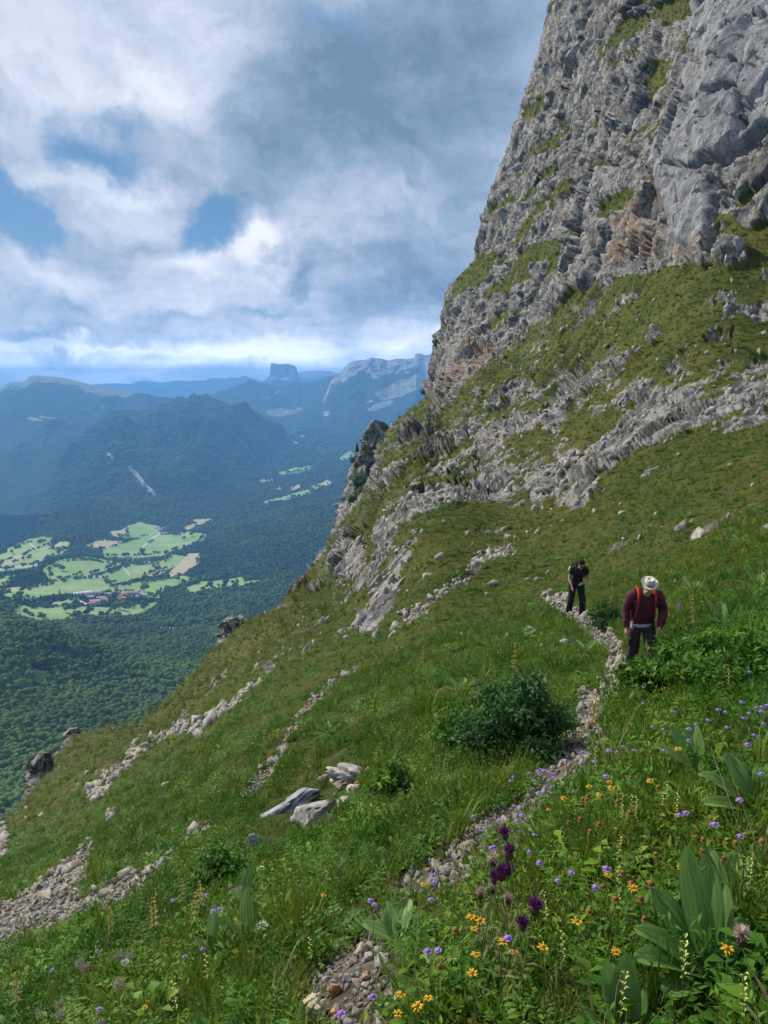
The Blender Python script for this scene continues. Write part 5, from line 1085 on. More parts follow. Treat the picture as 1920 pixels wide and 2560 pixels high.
def ball(mb, c, rx, rz, sub=1, col=.5, seed=1, jag=.0):
    V, F_ = ico(sub); r = np.random.default_rng(seed); mb.add(V * [rx, rx, rz] * (1 + r.normal(0, jag, (len(V), 1))) + c, F_, c=r.random(len(V)) * .6 + col * .3)
def spiky(mb, c, R_, n, w, zmin, seed, L0=.3):
    r = np.random.default_rng(seed)
    for _ in range(n):
        v_ = r.normal(0, 1, 3); v_ /= np.linalg.norm(v_)
        if v_[2] < zmin: v_[2] = abs(v_[2])
        leaf(mb, c + v_ * R_ * L0, v_, r.normal(0, 1, 3), R_ * (1 - L0) * r.uniform(.75, 1.15), w, float(r.random()), .1, .1)
def proto(kind, seed):
    """returns (name, height, [(part name, mesh, [(sub-part, mesh)])])"""
    r = np.random.default_rng(seed)
    if kind == 'scabious':
        h = .34; sm, tip = stem_mesh(h, .0016, seed); fm = MB(); ball(fm, tip + [0, 0, .004], .012, .008, 1); petals(fm, tip, 14, .006, .021, .008, .25, .2, seed); petals(fm, tip, 9, .002, .013, .007, .8, .4, seed + 1)
        return h, [('stem', sm.mesh('stem', M_STEM)), ('flower_head', fm.mesh('flower_head', M_LILAC))]
    if kind == 'daisy':
        h = .30; sm, tip = stem_mesh(h, .0018, seed); fm = MB(); petals(fm, tip, 15, .008, .032, .0075, .12, .2, seed); dm = MB(); ball(dm, tip + [0, 0, .003], .011, .006, 2)
        return h, [('stem', sm.mesh('stem', M_STEM)), ('petals', fm.mesh('petals', M_YEL)), ('disc', dm.mesh('disc', M_ORDISC))]
    if kind == 'seedhead':
        h = .28; sm, tip = stem_mesh(h, .0017, seed); dm = MB(); ball(dm, tip + [0, 0, .002], .012, .008, 2, jag=.06); petals(dm, tip, 11, .006, .020, .006, -.35, .3, seed)
        return h, [('stem', sm.mesh('stem', M_STEM)), ('flower_head', dm.mesh('flower_head', M_BROWNH))]
    if kind in ('thistle', 'thistle_gone'):
        h = .42; sm, tip = stem_mesh(h, .0026, seed, .2)
        for q in (.25, .45, .65): petals(sm, np.array([0, 0, h * q]), 2, 0, .09, .014, .5, .2, seed + int(q * 9))
        b_ = MB(); ball(b_, tip, .014, .017, 2, jag=.05); spiky(b_, tip, .020, 40, .004, -1, seed, .5); f_ = MB(); spiky(f_, tip + [0, 0, .012], .030, 110, .004, .0, seed + 3, .1)
        return h, [('stem', sm.mesh('stem', M_STEM)), ('bracts', b_.mesh('bracts', M_BRACT)), ('flower_head', f_.mesh('flower_head', M_PURP if kind == 'thistle' else M_BUFF))]
    if kind == 'puff':
        h = .34; sm, tip = stem_mesh(h, .0018, seed); f_ = MB(); spiky(f_, tip, .038, 170, .0022, -1, seed, .12)
        return h, [('stem', sm.mesh('stem', M_STEM)), ('flower_head', f_.mesh('flower_head', M_PINKD))]
    if kind == 'rattle':
        h = .26; sm, tip = stem_mesh(h, .0018, seed, .08); f_ = MB()
        for i in range(14):
            z = h * (.58 + .42 * i / 13); a = i * 2.2; leaf(f_, np.array([0, 0, z]), np.array([math.cos(a), math.sin(a), .55]), np.array([0, 0, 1.0]), .022, .012, float(r.random()), .3, .5)
        return h, [('stem', sm.mesh('stem', M_STEM)), ('flower_spike', f_.mesh('flower_spike', M_PALEY))]
    if kind == 'umbel':
        h = .45; sm, tip = stem_mesh(h, .0025, seed, .08); f_ = MB()
        for i in range(60):
            a = r.uniform(0, 6.28); q = .05 * math.sqrt(r.random()); leaf(f_, tip + [math.cos(a) * q, math.sin(a) * q, .015 - q * .2], np.array([math.cos(a), math.sin(a), .3]), np.array([0, 0, 1.0]), .012, .009, float(r.random()), .1, .1)
        return h, [('stem', sm.mesh('stem', M_STEM)), ('umbel', f_.mesh('umbel', M_WHITEF))]
    if kind == 'gentian':
        h = .85; sm, tip = stem_mesh(h, .006, seed, .04); f_ = MB(); l_ = MB()
        whorls = []
        for z, k in ((.45, 1.1), (.56, 1.05), (.66, 1.0), (.75, .9), (.83, .75), (.9, .55)):
            if z < .8: petals(sm, np.array([0, 0, h * z - .02]), 4, .0, .10 * k, .05, .25, .3, seed + int(z * 100))
            f_ = MB(); whorls.append(f_)
            for i in range(16):
                a = r.uniform(0, 6.28); leaf(f_, np.array([math.cos(a) * .012, math.sin(a) * .012, h * z]), np.array([math.cos(a), math.sin(a), r.uniform(.2, 1.4)]), np.array([0, 0, 1.0]), .045 * k, .014, float(r.random()), .2, .2)
        big_leaves(l_, 6, .26, .11, seed, .3)
        return h, [('stem', sm.mesh('stem', M_STEM)), ('basal_leaves', l_.mesh('basal_leaves', M_BIGLEAF)),  *[('flower_whorl', w_.mesh('flower_whorl', M_GENT)) for w_ in whorls]]
def big_leaf(L_, w, arch, seed, rise=1.0):
    """one broad ribbed leaf growing from the origin towards +x"""
    r = np.random.default_rng(seed); n, m = 12, 11; V = []
    for i in range(n + 1):
        s_ = i / n; x = L_ * math.sin(s_ * 1.45) / math.sin(1.45) * (.55 + .45 * math.cos(rise)); z = L_ * rise * (s_ - arch * s_ * s_); ww = w * .5 * (math.sin(math.pi * min(1, s_ ** .75)) ** .8 + .04 * (1 - s_)) + .001
        for j in range(m):
            q = (j / (m - 1)) * 2 - 1; V.append([x, q * ww, z + abs(q) * ww * .45 + (.0022 if j % 2 else -.0022) * (1 - s_ * .5) + .004 * math.sin(s_ * 9 + q * 3 + seed)])
    return np.array(V), grid_faces(n + 1, m), np.tile(np.where(np.arange(m) == m // 2, 1.0, np.where(np.arange(m) % 2, .75, .05)), n + 1)
def big_leaves(mb, n, L_, w, seed, z0=0.0):
    r = np.random.default_rng(seed)
    for i in range(n):
        V, F_, c = big_leaf(L_ * r.uniform(.75, 1.15), w * r.uniform(.85, 1.15), r.uniform(.25, .6), seed + i, r.uniform(.5, 1.1)); a = i * 2.4 + r.uniform(-.3, .3)
        ca, sa = math.cos(a), math.sin(a); mb.add(V @ np.array([[ca, sa, 0], [-sa, ca, 0], [0, 0, 1]]) + [0, 0, z0 * 0], F4=F_, c=c)
PROT = {}
def foot_for(u, v, h):
    """ground point whose plant of height h shows its head at bearing (u, v)"""
    best = None
    for dv in np.arange(0, 520, 1.5):
        if v + dv > 1240: break
        g_ = at(u, v + dv); pu, pv = project(np.array([g_.x, g_.y, g_.z + h]))
        if best is None or abs(pv - v) < best[0]: best = (abs(pv - v), g_)
        if pv > v + 4: break
    return best[1]
KIND = {'scabious': ('scabious', 'flower'), 'daisy': ('yellow_daisy', 'flower'), 'seedhead': ('withered_daisy', 'flower'), 'thistle': ('thistle', 'thistle'), 'thistle_gone': ('thistle', 'thistle'), 'puff': ('fluffy_seedhead', 'seedhead'), 'rattle': ('yellow_rattle', 'flower'), 'gentian': ('gentian_spike', 'plant'), 'umbel': ('white_umbel', 'flower')}
ORD = 'first second third fourth fifth sixth seventh eighth ninth tenth eleventh twelfth thirteenth fourteenth fifteenth sixteenth seventeenth eighteenth nineteenth twentieth twenty-first'.split()
SZ = {'scabious': .85, 'daisy': .62, 'rattle': .58, 'umbel': .5, 'seedhead': .85, 'gentian': .68, 'puff': .85, 'thistle': .78, 'thistle_gone': .78}
def grow(kind, spots, label, group, f_=None, hs=1.0, size=1.0):
    """flowering plants copied from a few forms; every plant and each of its parts is its own object"""
    if label:
        o_ = sorted(range(len(spots)), key=lambda j: spots[j][0]); spots = [tuple(spots[j][:2]) + ('%s %s' % (ORD[k_] + ' from the left:', label) if False else '%s from left of the %s' % (ORD[k_], label),) for k_, j in enumerate(o_)]
    for i, q in enumerate(spots):
        key = (kind, i % 3)
        if key not in PROT: PROT[key] = proto(kind, 3000 + 17 * (i % 3) + len(kind))
        h, parts = PROT[key]; u, v = f_(*q[:2]) if f_ else q[:2]; sc = RNG.uniform(.85, 1.1) * size * SZ.get(kind, 1); hs_ = hs / SZ.get(kind, 1)
        b_ = foot_for(u, v, h * sc * hs_)
        r_ = empty(KIND[kind][0], b_, float(RNG.uniform(0, 6.28)), q[2] if len(q) > 2 else label, KIND[kind][1], group); r_.scale = (sc, sc, sc * hs_)
        r_.rotation_euler = (float(RNG.normal(0, .06)), float(RNG.normal(0, .06)), float(RNG.uniform(0, 6.28)))
        tip = parts
        for nm, me in parts: mesh_obj(nm, me, r_)
grow('scabious', [(1510, 190), (1530, 215), (1505, 235), (1505, 260), (1560, 215), (1590, 205), (1612, 222), (1610, 280), (1455, 235), (1420, 230), (1385, 290), (1335, 290), (1300, 300), (1293, 335), (1268, 345), (1465, 315), (1490, 330), (1537, 55), (1573, 260), (1565, 355), (1590, 525)], 'lilac scabious in the drift at the right edge', 'lilac drift at the right edge', x4)
grow('scabious', [(1140, 295), (1215, 235), (1098, 130), (1083, 187), (1055, 300), (985, 385), (1025, 410), (970, 430), (943, 425), (880, 470), (950, 535), (1160, 430)], 'lilac scabious right of the path beside the shrub', 'lilac flowers right of the path', x4)
grow('scabious', [(815, 375), (822, 405), (745, 450), (775, 475), (700, 515), (645, 490), (605, 490), (573, 515), (570, 540), (635, 510), (600, 525), (475, 520), (473, 545), (620, 610), (650, 560), (710, 520)], 'lilac scabious along the path under the dark shrub', 'lilac flowers below the shrub', x4)
grow('scabious', [(480, 660), (430, 690), (350, 712), (385, 740), (335, 750), (608, 825), (585, 845), (583, 875), (410, 840), (420, 860), (460, 700), (520, 690)], 'lilac scabious at the stony bend above the thistles', 'lilac flowers at the path bend', x4)
grow('scabious', [(1222, 722, 'lilac scabious with a long narrow head among the withered daisies'), (1325, 705, 'pale open lilac scabious seen side-on right of the yellow spikes'), (1437, 745, 'lilac scabious between the pale open one and the right edge'), (1470, 805, 'lilac scabious just above the tall broad leaves at right'), (1505, 655, 'small lilac scabious above the withered daisies at right'),
                 (1635, 760, 'large lilac scabious cut by the right edge of the picture'), (900, 905, 'lilac scabious alone in the grass right of the purple thistles'), (725, 990, 'left flower of the three lilac scabious beside the purple thistles'), (765, 970, 'top flower of the three lilac scabious beside the purple thistles'), (765, 1005, 'lowest flower of the three lilac scabious beside the purple thistles'),
                 (438, 1245, 'small lilac scabious below the purple thistles near the yellow daisies'), (205, 1325, 'upper of two magenta-lilac scabious in the long grass right of the near path'), (165, 1345, 'lower of two magenta-lilac scabious in the long grass right of the near path'), (115, 1085, 'lilac scabious at the right edge of the near path'), (118, 960, 'lilac scabious over the rubble left of the thistles')], None, 'single lilac flowers near the viewer', x4)
grow('scabious', [(770, 665, 'tall lilac scabious left of the fluffy seedhead above the broad leaves at left'), (845, 695, 'rightmost of four lilac scabious above the broad leaves at left'), (815, 715, 'middle one of four lilac scabious above the broad leaves at left'), (722, 865, 'lilac scabious left of the pointed broad leaf at left'), (730, 910, 'lower lilac scabious left of the pointed broad leaf'),
                 (1400, 700, 'lilac scabious over the narrow part of the path'), (1410, 640, 'lilac scabious at the left edge of the narrow part of the path'), (1608, 575, 'lilac scabious over the rubble above the wide tan stone'), (1325, 1085, 'magenta-lilac scabious standing over the nearest stones of the path'), (1395, 1060, 'violet scabious at the right of the nearest stones of the path'),
                 (370, 1080, 'pale lilac scabious in the grass at lower left'), (885, 625, 'blue-lilac scabious above the fluffy seedhead'), (345, 858, 'small blue-lilac flower under the foot of the scree'), (205, 912, 'small violet flower low under the left of the scree'), (675, 692, 'pale blue-lilac flower left of the tall lilac one')], None, 'single lilac flowers left of the path', x5)
grow('daisy', [(832, 560), (945, 580), (907, 612), (722, 628), (653, 697), (870, 600), (960, 560)], 'yellow daisies right of the path bend', 'yellow daisies above', x4)
grow('daisy', [(1277, 415, 'yellow daisy alone in the grass below the lilac drift'), (1088, 498, 'yellow daisy alone above the pale yellow spikes'), (920, 1000, 'open yellow daisy beside the withered ones, right of the purple thistles'), (1010, 1005, 'yellow daisy seen side-on right of the open one'), (355, 1190, 'upper of three yellow daisies below the purple thistles'), (360, 1225, 'large open yellow daisy below the purple thistles'), (320, 1180, 'left one of three yellow daisies below the purple thistles'),
               (555, 1300, 'yellow daisy head facing up in the long grass'), (780, 1180, 'yellow daisy in the grass left of the pinkish grass plume'), (970, 1305, 'ragged orange-yellow daisy in front of the dark grass'), (1450, 1370, 'large star-like yellow daisy beneath the tall broad leaves'), (345, 1375, 'small yellow daisy left of the bottom centre'), (343, 1420, 'drooping yellow daisy low in the grass right of the near path'),
               (1270, 920, 'yellow daisy at the tip of the tall broad leaves'), (640, 1270, 'thin yellow daisy in the long grass'), (490, 1250, 'pale yellow daisy left of the thin one'), (130, 1018, 'yellow daisy by the stones left of the thistles')], None, 'single yellow daisies near the viewer', x4)
grow('daisy', [(78, 1525), (150, 1535), (5, 1585), (20, 1500)], 'yellow daisies at the bottom beside the nearest stones', 'yellow daisies at the bottom', x4)
grow('daisy', [(540, 1080, 'small yellow daisy at lower left in the dark grass'), (1255, 660, 'tiny yellow daisy left of the narrow path')], None, 'yellow daisies left of the path', x5)
grow('seedhead', [(803, 605), (815, 645), (757, 635), (790, 705), (755, 725), (797, 765), (920, 738), (920, 615), (975, 595), (1003, 685), (1018, 543), (930, 635), (1110, 560)], 'rusty withered daisies right of the path bend', 'withered daisies above', x4)
grow('seedhead', [(1127, 900), (990, 945), (880, 1020), (1055, 1045), (1095, 1015), (1063, 1080), (943, 1110), (1022, 1137), (850, 1150)], 'rusty withered daisies left of the tall broad leaves', 'withered daisies in the middle foreground', x4)
grow('seedhead', [(1272, 785), (1318, 810), (1485, 835), (1593, 815), (1340, 860), (1380, 850)], 'rusty withered daisies above the tall broad leaves', 'withered daisies above the broad leaves', x4)
grow('seedhead', [(295, 1255, 'rusty daisy left of the large open yellow one'), (240, 1370, 'ragged orange daisy low in the long grass right of the near path')], None, 'withered daisies near the path', x4)
grow('thistle', [(510, 855, 'dark purple thistle highest of the clump'), (395, 890, 'dark reddish thistle at the top left of the clump'), (360, 945, 'small purple thistle at the left of the clump'), (555, 935, 'small dark purple thistle at the right of the clump'), (447, 980, 'small purple thistle in the middle of the clump'), (500, 1010, 'bright purple thistle, upper of the two largest'), (502, 1042, 'bright purple thistle, lower of the two largest'), (435, 1085, 'purple thistle lowest in the clump, partly gone to seed')], None, 'purple thistles beside the path', x4, 1.0, 1.25)
grow('thistle_gone', [(497, 910, 'thistle gone to buff seed below the highest purple one'), (385, 985, 'buff seeded thistle at the lower left of the clump'), (335, 1010, 'dark seeded thistle at the far left of the clump'), (400, 925, 'brown seeded thistle at the top left of the clump'), (1608, 1270, 'large pinkish seeded thistle at the right edge near the bottom'), (440, 1100, 'buff tuft at the front of the lowest purple thistle')], None, 'seeded thistles beside the path', x4, 1.0, 1.1)
grow('puff', [(895, 645, 'fluffy seedhead highest of those left of the path, above the broad leaves'), (1262, 378, 'fluffy pinkish seedhead against the lowest boulders'), (440, 890, 'left of two fluffy seedheads left of the broad leaves'), (466, 880, 'right of two fluffy seedheads left of the broad leaves'), (295, 925, 'fluffy seedhead upper left of a group of four at lower left'), (335, 950, 'fluffy seedhead just right of the upper left one'), (455, 1010, 'dark fluffy seedhead in the grass at lower left'),
             (145, 1085, 'fluffy seedhead nearest the lower left corner'), (255, 1085, 'fluffy seedhead second from the lower left corner'), (215, 1120, 'fluffy seedhead on the bottom edge at lower left'), (370, 1122, 'pale fluffy seedhead on the bottom edge at left')], None, 'fluffy seedheads left of the path', x5)
grow('puff', [(1395, 660, 'fluffy pinkish seedhead upper one of three right of the man in the hat'), (1385, 705, 'fluffy pinkish seedhead lower left one of three right of the man in the hat'), (1440, 712, 'fluffy pinkish seedhead lower right one of three right of the man in the hat')], None, 'seedheads right of the man', x3, 1.2, 1.2)
grow('rattle', [(1205, 560), (1170, 600), (1235, 600), (1000, 600), (1010, 640), (1060, 620), (1030, 615)], 'pale yellow spikes beneath the lilac drift', 'pale yellow spikes above', x4)
grow('rattle', [(955, 810, 'pale yellow spike alone in the middle of the foreground'), (975, 970, 'pale yellow spike right of the open yellow daisy'), (680, 1060, 'pale yellow spike right of the two largest thistles'), (865, 395, 'pale yellow spike beside the path under the three golden whorls'), (955, 1420, 'large pale yellow spike above the bottom broad leaves'), (1530, 1450, 'drooping pale yellow spike in the bottom right corner'), (1560, 880, 'pale yellow spike behind the tall broad leaves'), (1265, 1215, 'pale yellow spike in front of the tall broad leaves'), (740, 1230, 'pale yellow spike below the yellow daisy at the middle'), (1480, 40, 'pale yellow spike high at right beside the top of the lilac drift')], None, 'single pale yellow spikes', x4, 1, 1.2)
grow('rattle', [(1160, 820, 'yellow spike left of the big tan block of the near path'), (775, 890, 'pale yellow spike beside the pointed broad leaf'), (690, 990, 'reddish-yellow spike in the dark grass at lower left')], None, 'pale spikes left of the path', x5, 1, 1.3)
grow('umbel', [(470, 900, 'white umbel flower near the two fluffy seedheads at left'), (985, 562, 'white umbel left of the rubble, in the grass below the boulders'), (985, 745, 'small white flower right of the broad leaves at left')], None, 'white umbels', x5)
GL = 'golden gentian spikes'
grow('gentian', [(838, 125, 'gentian with three golden whorls standing in front of the path')], None, GL, x4, .85, .9)
grow('gentian', [(980, 262, 'golden spike just above and left of the white hat'), (740, 360, 'golden spike left of the man in the hat, leftmost by him'), (880, 345, 'golden spike close to the left shoulder of the man in the hat'), (1380, 215, 'tallest golden spike right of the white hat'), (1440, 345, 'golden spike right of the tallest one'), (1505, 310, 'golden spike second right of the tallest one'), (1535, 460, 'golden head lower right of the tallest spike'), (1310, 285, 'golden spike just left of the tallest one'), (1575, 560, 'rightmost golden head beside the man in the hat'), (720, 575, 'small golden spike below the leftmost one by the man')], None, GL, x3, .9, .8)
grow('gentian', [(70, 935, 'tall gentian spike at the left edge of the foreground'), (690, 590, 'golden spike over the grass at left of the scree foot, right of three'), (590, 650, 'golden spike at the scree foot, left of three'), (725, 650, 'golden spike at the scree foot, just right of the tall one'), (765, 590, 'faint golden spike at the top of the ones by the scree foot'), (422, 690, 'gentian spike standing up against the lower scree'), (215, 440, 'golden spike in the grass above the wide scree, left of two'), (243, 425, 'golden spike in the grass above the wide scree, right of two'), (535, 375, 'yellow-green spike in the grass above the upper scree tongue'), (870, 235, 'golden spike in the grass left of the boulders'), (1415, 95, 'rusty spike in the grass above the boulders')], None, GL, x5, .8, .62)
grow('gentian', [(432, 548, 'left of two golden spikes left of the pale scree patch'), (443, 550, 'right of two golden spikes left of the pale scree patch'), (345, 620, 'golden spike under the outcrop at the middle of the slope'), (420, 640, 'golden spike below the narrow track'), (512, 640, 'golden spike left of the dark-clad walker, lower on the slope'), (610, 585, 'golden spike between the two walkers'), (690, 500, 'golden spike high on the slope above the man in the hat'), (735, 470, 'golden spike high at the right side of the slope'), (760, 418, 'golden spike under the pale slab at the right edge'), (700, 420, 'golden spike right beneath the long outcrop')], None, GL, None, .9, 1.0)
# broad-leaved plants
def rosette(u, v, spec, label, seed, group='broad-leaved plants', scale=1.0):
    """spec: list of (heading in degrees, length, width, rise, arch)"""
    b_ = at(u, v); r_ = empty('broad_leaved_plant', b_, 0, label, 'plant', group)
    for i, (a, L_, w, rise, arch) in enumerate(spec):
        V, F_, c = big_leaf(L_ * scale, w * scale, arch, seed + i, rise); a = math.radians(a); ca, sa = math.cos(a), math.sin(a)
        MB().add(V @ np.array([[ca, sa, 0], [-sa, ca, 0], [0, 0, 1]]), F4=F_, c=c).build('leaf', M_BIGLEAF, r_, True)
rosette(*x4(1400, 1440), [(100, .27, .085, 1.5, .25), (75, .25, .08, 1.4, .3), (130, .26, .09, 1.1, .4), (160, .24, .08, .8, .5), (190, .26, .09, .7, .5), (215, .22, .08, .45, .5), (60, .24, .08, 1.2, .35), (35, .2, .07, .9, .4), (20, .24, .09, .7, .5), (330, .18, .07, .5, .5)], 'tall cluster of big pointed ribbed leaves at lower right, largest plant there', 41, scale=1.15)
rosette(*x4(1010, 1760), [(115, .17, .065, 1.6, .2), (80, .17, .075, 1.7, .2), (50, .15, .05, 1.4, .3), (150, .15, .05, .9, .4), (20, .14, .05, .8, .4)], 'pale ribbed leaves rising from the bottom edge', 51, scale=1.15)
rosette(*x4(1480, 1130), [(100, .22, .08, 1.1, .4), (60, .24, .09, .9, .5), (20, .2, .08, .6, .5), (140, .2, .08, .8, .5)], 'broad leaves behind the tall cluster, towards the right edge', 61, scale=1.1)
rosette(*x4(1340, 510), [(150, .30, .10, .8, .5), (120, .28, .10, 1.2, .4), (80, .3, .1, 1.2, .4), (40, .28, .1, .9, .5), (10, .26, .09, .6, .5)], 'bluish broad leaves in the grass under the lilac drift', 71)
rosette(*x4(1620, 700), [(150, .30, .10, .8, .5), (115, .28, .10, 1.2, .4), (190, .3, .1, .5, .5), (60, .28, .1, .9, .5), (170, .26, .09, 1.0, .3)], 'glossy broad leaves at the right edge under the lilac drift', 81)
rosette(*x5(930, 880), [(140, .34, .11, .9, .4), (100, .34, .11, 1.6, .2), (165, .30, .1, .5, .5), (70, .3, .1, 1.0, .4), (200, .26, .09, .5, .6), (85, .32, .10, 1.3, .3)], 'cluster of pointed broad leaves left of the path, largest on that side', 91, scale=.8)
rosette(*x5(800, 920), [(95, .26, .07, 1.6, .2), (140, .2, .07, .8, .4), (60, .2, .07, .8, .4), (200, .2, .07, .5, .5)], 'single upright pointed leaf with smaller ones, left of the large leafy cluster', 101)
rosette(*x5(945, 700), [(110, .26, .10, 1.1, .3), (60, .24, .1, .9, .4), (150, .22, .09, .7, .5)], 'grey-green broad leaves beside the fluffy seedhead left of the path', 111)
rosette(*x5(1500, 850), [(160, .2, .08, .6, .5), (110, .2, .08, .9, .4), (30, .22, .1, .5, .6), (70, .22, .09, .9, .4), (330, .2, .09, .4, .6)], 'dark broad leaves at the right edge of the near path', 121)
for i, (u, v, lab) in enumerate([(760, 590, 'broad leaves at the right edge level with the walkers'), (725, 625, 'broad leaves right of the man in the hat'), (690, 590, 'upright leaves behind the man in the hat'), (630, 380 + 230, 'leafy rosette between the walkers'), (525, 640, 'bright leaf rosette left of the pale grey boulder'), (585, 655, 'bright leaf rosette on the left edge of the trodden rubble'), (690, 520, 'leaf rosette high on the slope above the man'), (365, 585, 'leaf rosette under the rocky band on the mid slope'),
                               (740, 545, 'leaf rosette high at the right side of the slope'), (556, 560, 'leaf rosette above the dark-clad walker'), (462, 690, 'bright leaf rosette in the middle of the slope above the shrub'), (330, 735, 'leaf rosette above the boulders')]):
    rosette(u, v, [(a + i * 20, .34, .11, r_, .4) for a, r_ in ((0, .6), (60, 1.0), (120, 1.3), (180, .7), (240, .5), (300, .8))], lab, 140 + 10 * i, 'leaf rosettes on the slope', 1.1)

# shrubs
def shrub(u, v, W_, H, label, seed, mat, nleaf=1500, ll=.06, lw=.026, name='shrub', group=None, D=None):
    b_ = at(u, v) if D is None else Vector(pos(u, v, D)); r = np.random.default_rng(seed); r_ = empty(name, b_, 0, label, 'shrub', group); st = MB(); lv = MB()
    tips = []
    for i in range(26):
        a = r.uniform(0, 6.28); q = math.sqrt(r.random()); tip = np.array([math.cos(a) * q * W_ / 2, math.sin(a) * q * W_ / 2, H * (1 - .55 * q * q) * r.uniform(.5, 1.22)]); mid = tip * [.45, .45, .6]
        st.add(*tube_pts([[0, 0, -.05], mid, tip], [.008, .006, .003], 4), c=.9); tips.append((mid, tip))
    for i in range(nleaf):
        m_, t_ = tips[r.integers(len(tips))]; s_ = r.uniform(.0, 1.0) ** .7; p_ = m_ * (1 - s_) + t_ * s_ + r.normal(0, .055, 3) * W_ * [1, 1, .7]; d_ = r.normal(0, 1, 3) + [0, 0, .3]; leaf(lv, p_, d_, r.normal(0, .4, 3) + [0, 0, 1.0], ll * r.uniform(.6, 1.3), lw * r.uniform(.7, 1.3), float(r.random() ** 2 * .8), .15, .5)
    st.build('stem', M_STEM, r_); lv.build('foliage', mat, r_); return r_
shrub(517, 757, 1.25, .78, 'big dark leafy shrub at the left edge of the path', 201, M_SHRUB, 4200, .075, .034)
shrub(458, 745, .8, .42, 'lighter wing of leaves left of the big dark shrub', 202, M_HERB, 1300, .07, .03)
shrub(392, 800, .55, .42, 'dark leafy clump just right of the boulders', 203, M_HERB, 1300, .07, .03)
shrub(655, 694, .80, .52, 'leafy bush hiding the lower legs of the man in the hat', 204, M_HERB, 1700, .085, .035)
shrub(688, 690, .8, .55, 'leafy bush right of the legs of the man in the hat', 209, M_HERB, 1500, .085, .035)
shrub(604, 628, .8, .62, 'rounded bush between the walkers, right of the path', 205, M_SHRUB, 1500, .07, .03)
shrub(628, 688, .36, .36, 'small leafy plant at the foot of the man in the hat', 206, M_HERB, 600, .07, .03)
shrub(225, 885, .5, .34, 'dark leafy patch in the grass below the upper scree tongue', 207, M_HERB, 1000, .06, .03)
shrub(730, 690, .8, .5, 'leafy clump at the right edge above the lilac drift', 208, M_HERB, 1500, .08, .03)
for u, v, w, h, D_, lab, sd in [(360, 492, 6.0, 6.5, 283, 'dark green shrubs in the cleft of the rock spire', 211), (355, 506, 6.0, 5.0, 278, 'dense dark bush at the foot of the rock spire', 212), (436, 350, 2.4, 4.0, 300, 'small bush clinging to the cliff edge', 213), (352, 464, 2.6, 2.6, 296, 'low bush on the left flank of the rock spire', 214), (424, 396, 3.0, 3.0, 295, 'small bush on the grassy shoulder under the cliff', 215),
                               (537, 190, 2.6, 4.0, 232, 'dark bush growing in a crack of the cliff', 217), (444, 385, 2.6, 4, 270, 'green bush at the foot of the cliff edge', 218)]:
    g_ = at(u, v); Dd = g_.y - 2.0 if (u > 400 and v > 150) else D_ - 16; shrub(u, v, w, h, lab, sd, M_SHRUB, 1100, h * .11, h * .06, D=Dd)
def spruce(u, v, D_, h, label, seed):
    r_ = empty('spruce_tree', pos(u, v, D_), 0, label, 'tree', 'small spruces on the crags', h); conifer_mb(seed, 1, .17, 9, 8).build('crown', M_CON, r_); MB().add(*tube_pts([[0, 0, -.1], [0, 0, .25]], [.02, .015], 5)).build('trunk', M_BARK, r_)
spruce(357, 453, 290, 4.6, 'tiny lone spruce on the left edge of the rock spire', 31); spruce(427, 396, 296, 3.2, 'tiny spruce on the grassy shoulder under the cliff', 32)
# ------------------------------------------------------------------ the two walkers
def solid(name, shapes, voxel, mat, parent, smooth_it=3, wrinkle=0.0, wsc=14, cut=None):
    """unites shapes into one continuous skin"""
    mb = MB()
    for s_ in shapes: mb.add(*s_)
    o = mb.build(name + '_raw', mat)
    m1 = o.modifiers.new('r', 'REMESH'); m1.mode = 'VOXEL'; m1.voxel_size = voxel; m1.use_smooth_shade = True
    if smooth_it: m2 = o.modifiers.new('s', 'SMOOTH'); m2.factor = .5; m2.iterations = smooth_it
    dg = bpy.context.evaluated_depsgraph_get(); me = bpy.data.meshes.new_from_object(o.evaluated_get(dg)); bpy.data.objects.remove(o)
    n = len(me.vertices); co = np.empty(n * 3, np.float32); me.vertices.foreach_get('co', co); co = co.reshape(-1, 3)
    if wrinkle:
        nn = np.empty(n * 3, np.float32); me.vertices.foreach_get('normal', nn); nn = nn.reshape(-1, 3)
        co = co + nn * (fbm(co * [wsc, wsc, wsc * .55], 3, 91, ridged=True) * wrinkle)[:, None]; me.vertices.foreach_set('co', co.astype(np.float32).ravel())
    me.name = name; me.materials.clear(); me.materials.append(mat); me.polygons.foreach_set('use_smooth', np.ones(len(me.polygons), bool)); me.update()
    return mesh_obj(name, me, parent)
def tb(path, rad, n=14): return tube_pts(path, rad, n)
def sm(path, rad, k=5):
    """smooths a joint path and its radii"""
    path = np.array(path, float); rad = np.array([r_ if np.ndim(r_) else (r_, r_) for r_ in rad], float); n = len(path); t0 = np.arange(n); t1 = np.linspace(0, n - 1, (n - 1) * k + 1)
    def cr(A):
        A_ = np.vstack([2 * A[0] - A[1], A, 2 * A[-1] - A[-2]]); o = []
        for t_ in t1:
            i = min(int(t_), n - 2); f = t_ - i; a, b_, c, d = A_[i], A_[i + 1], A_[i + 2], A_[i + 3]
            o.append(.5 * (2 * b_ + (c - a) * f + (2 * a - 5 * b_ + 4 * c - d) * f * f + (3 * b_ - a - 3 * c + d) * f ** 3))
        return np.array(o)
    return cr(path), np.abs(cr(rad))
def limb(path, rad, n=14, k=5): p_, r_ = sm(path, rad, k); return tube_pts(p_, r_, n)
def ell(c, r_, rot=None, sub=3):
    V, F_ = ico(sub); V = V * r_
    if rot is not None: V = V @ np.array(Euler(rot).to_matrix()).T
    return V + np.array(c), F_
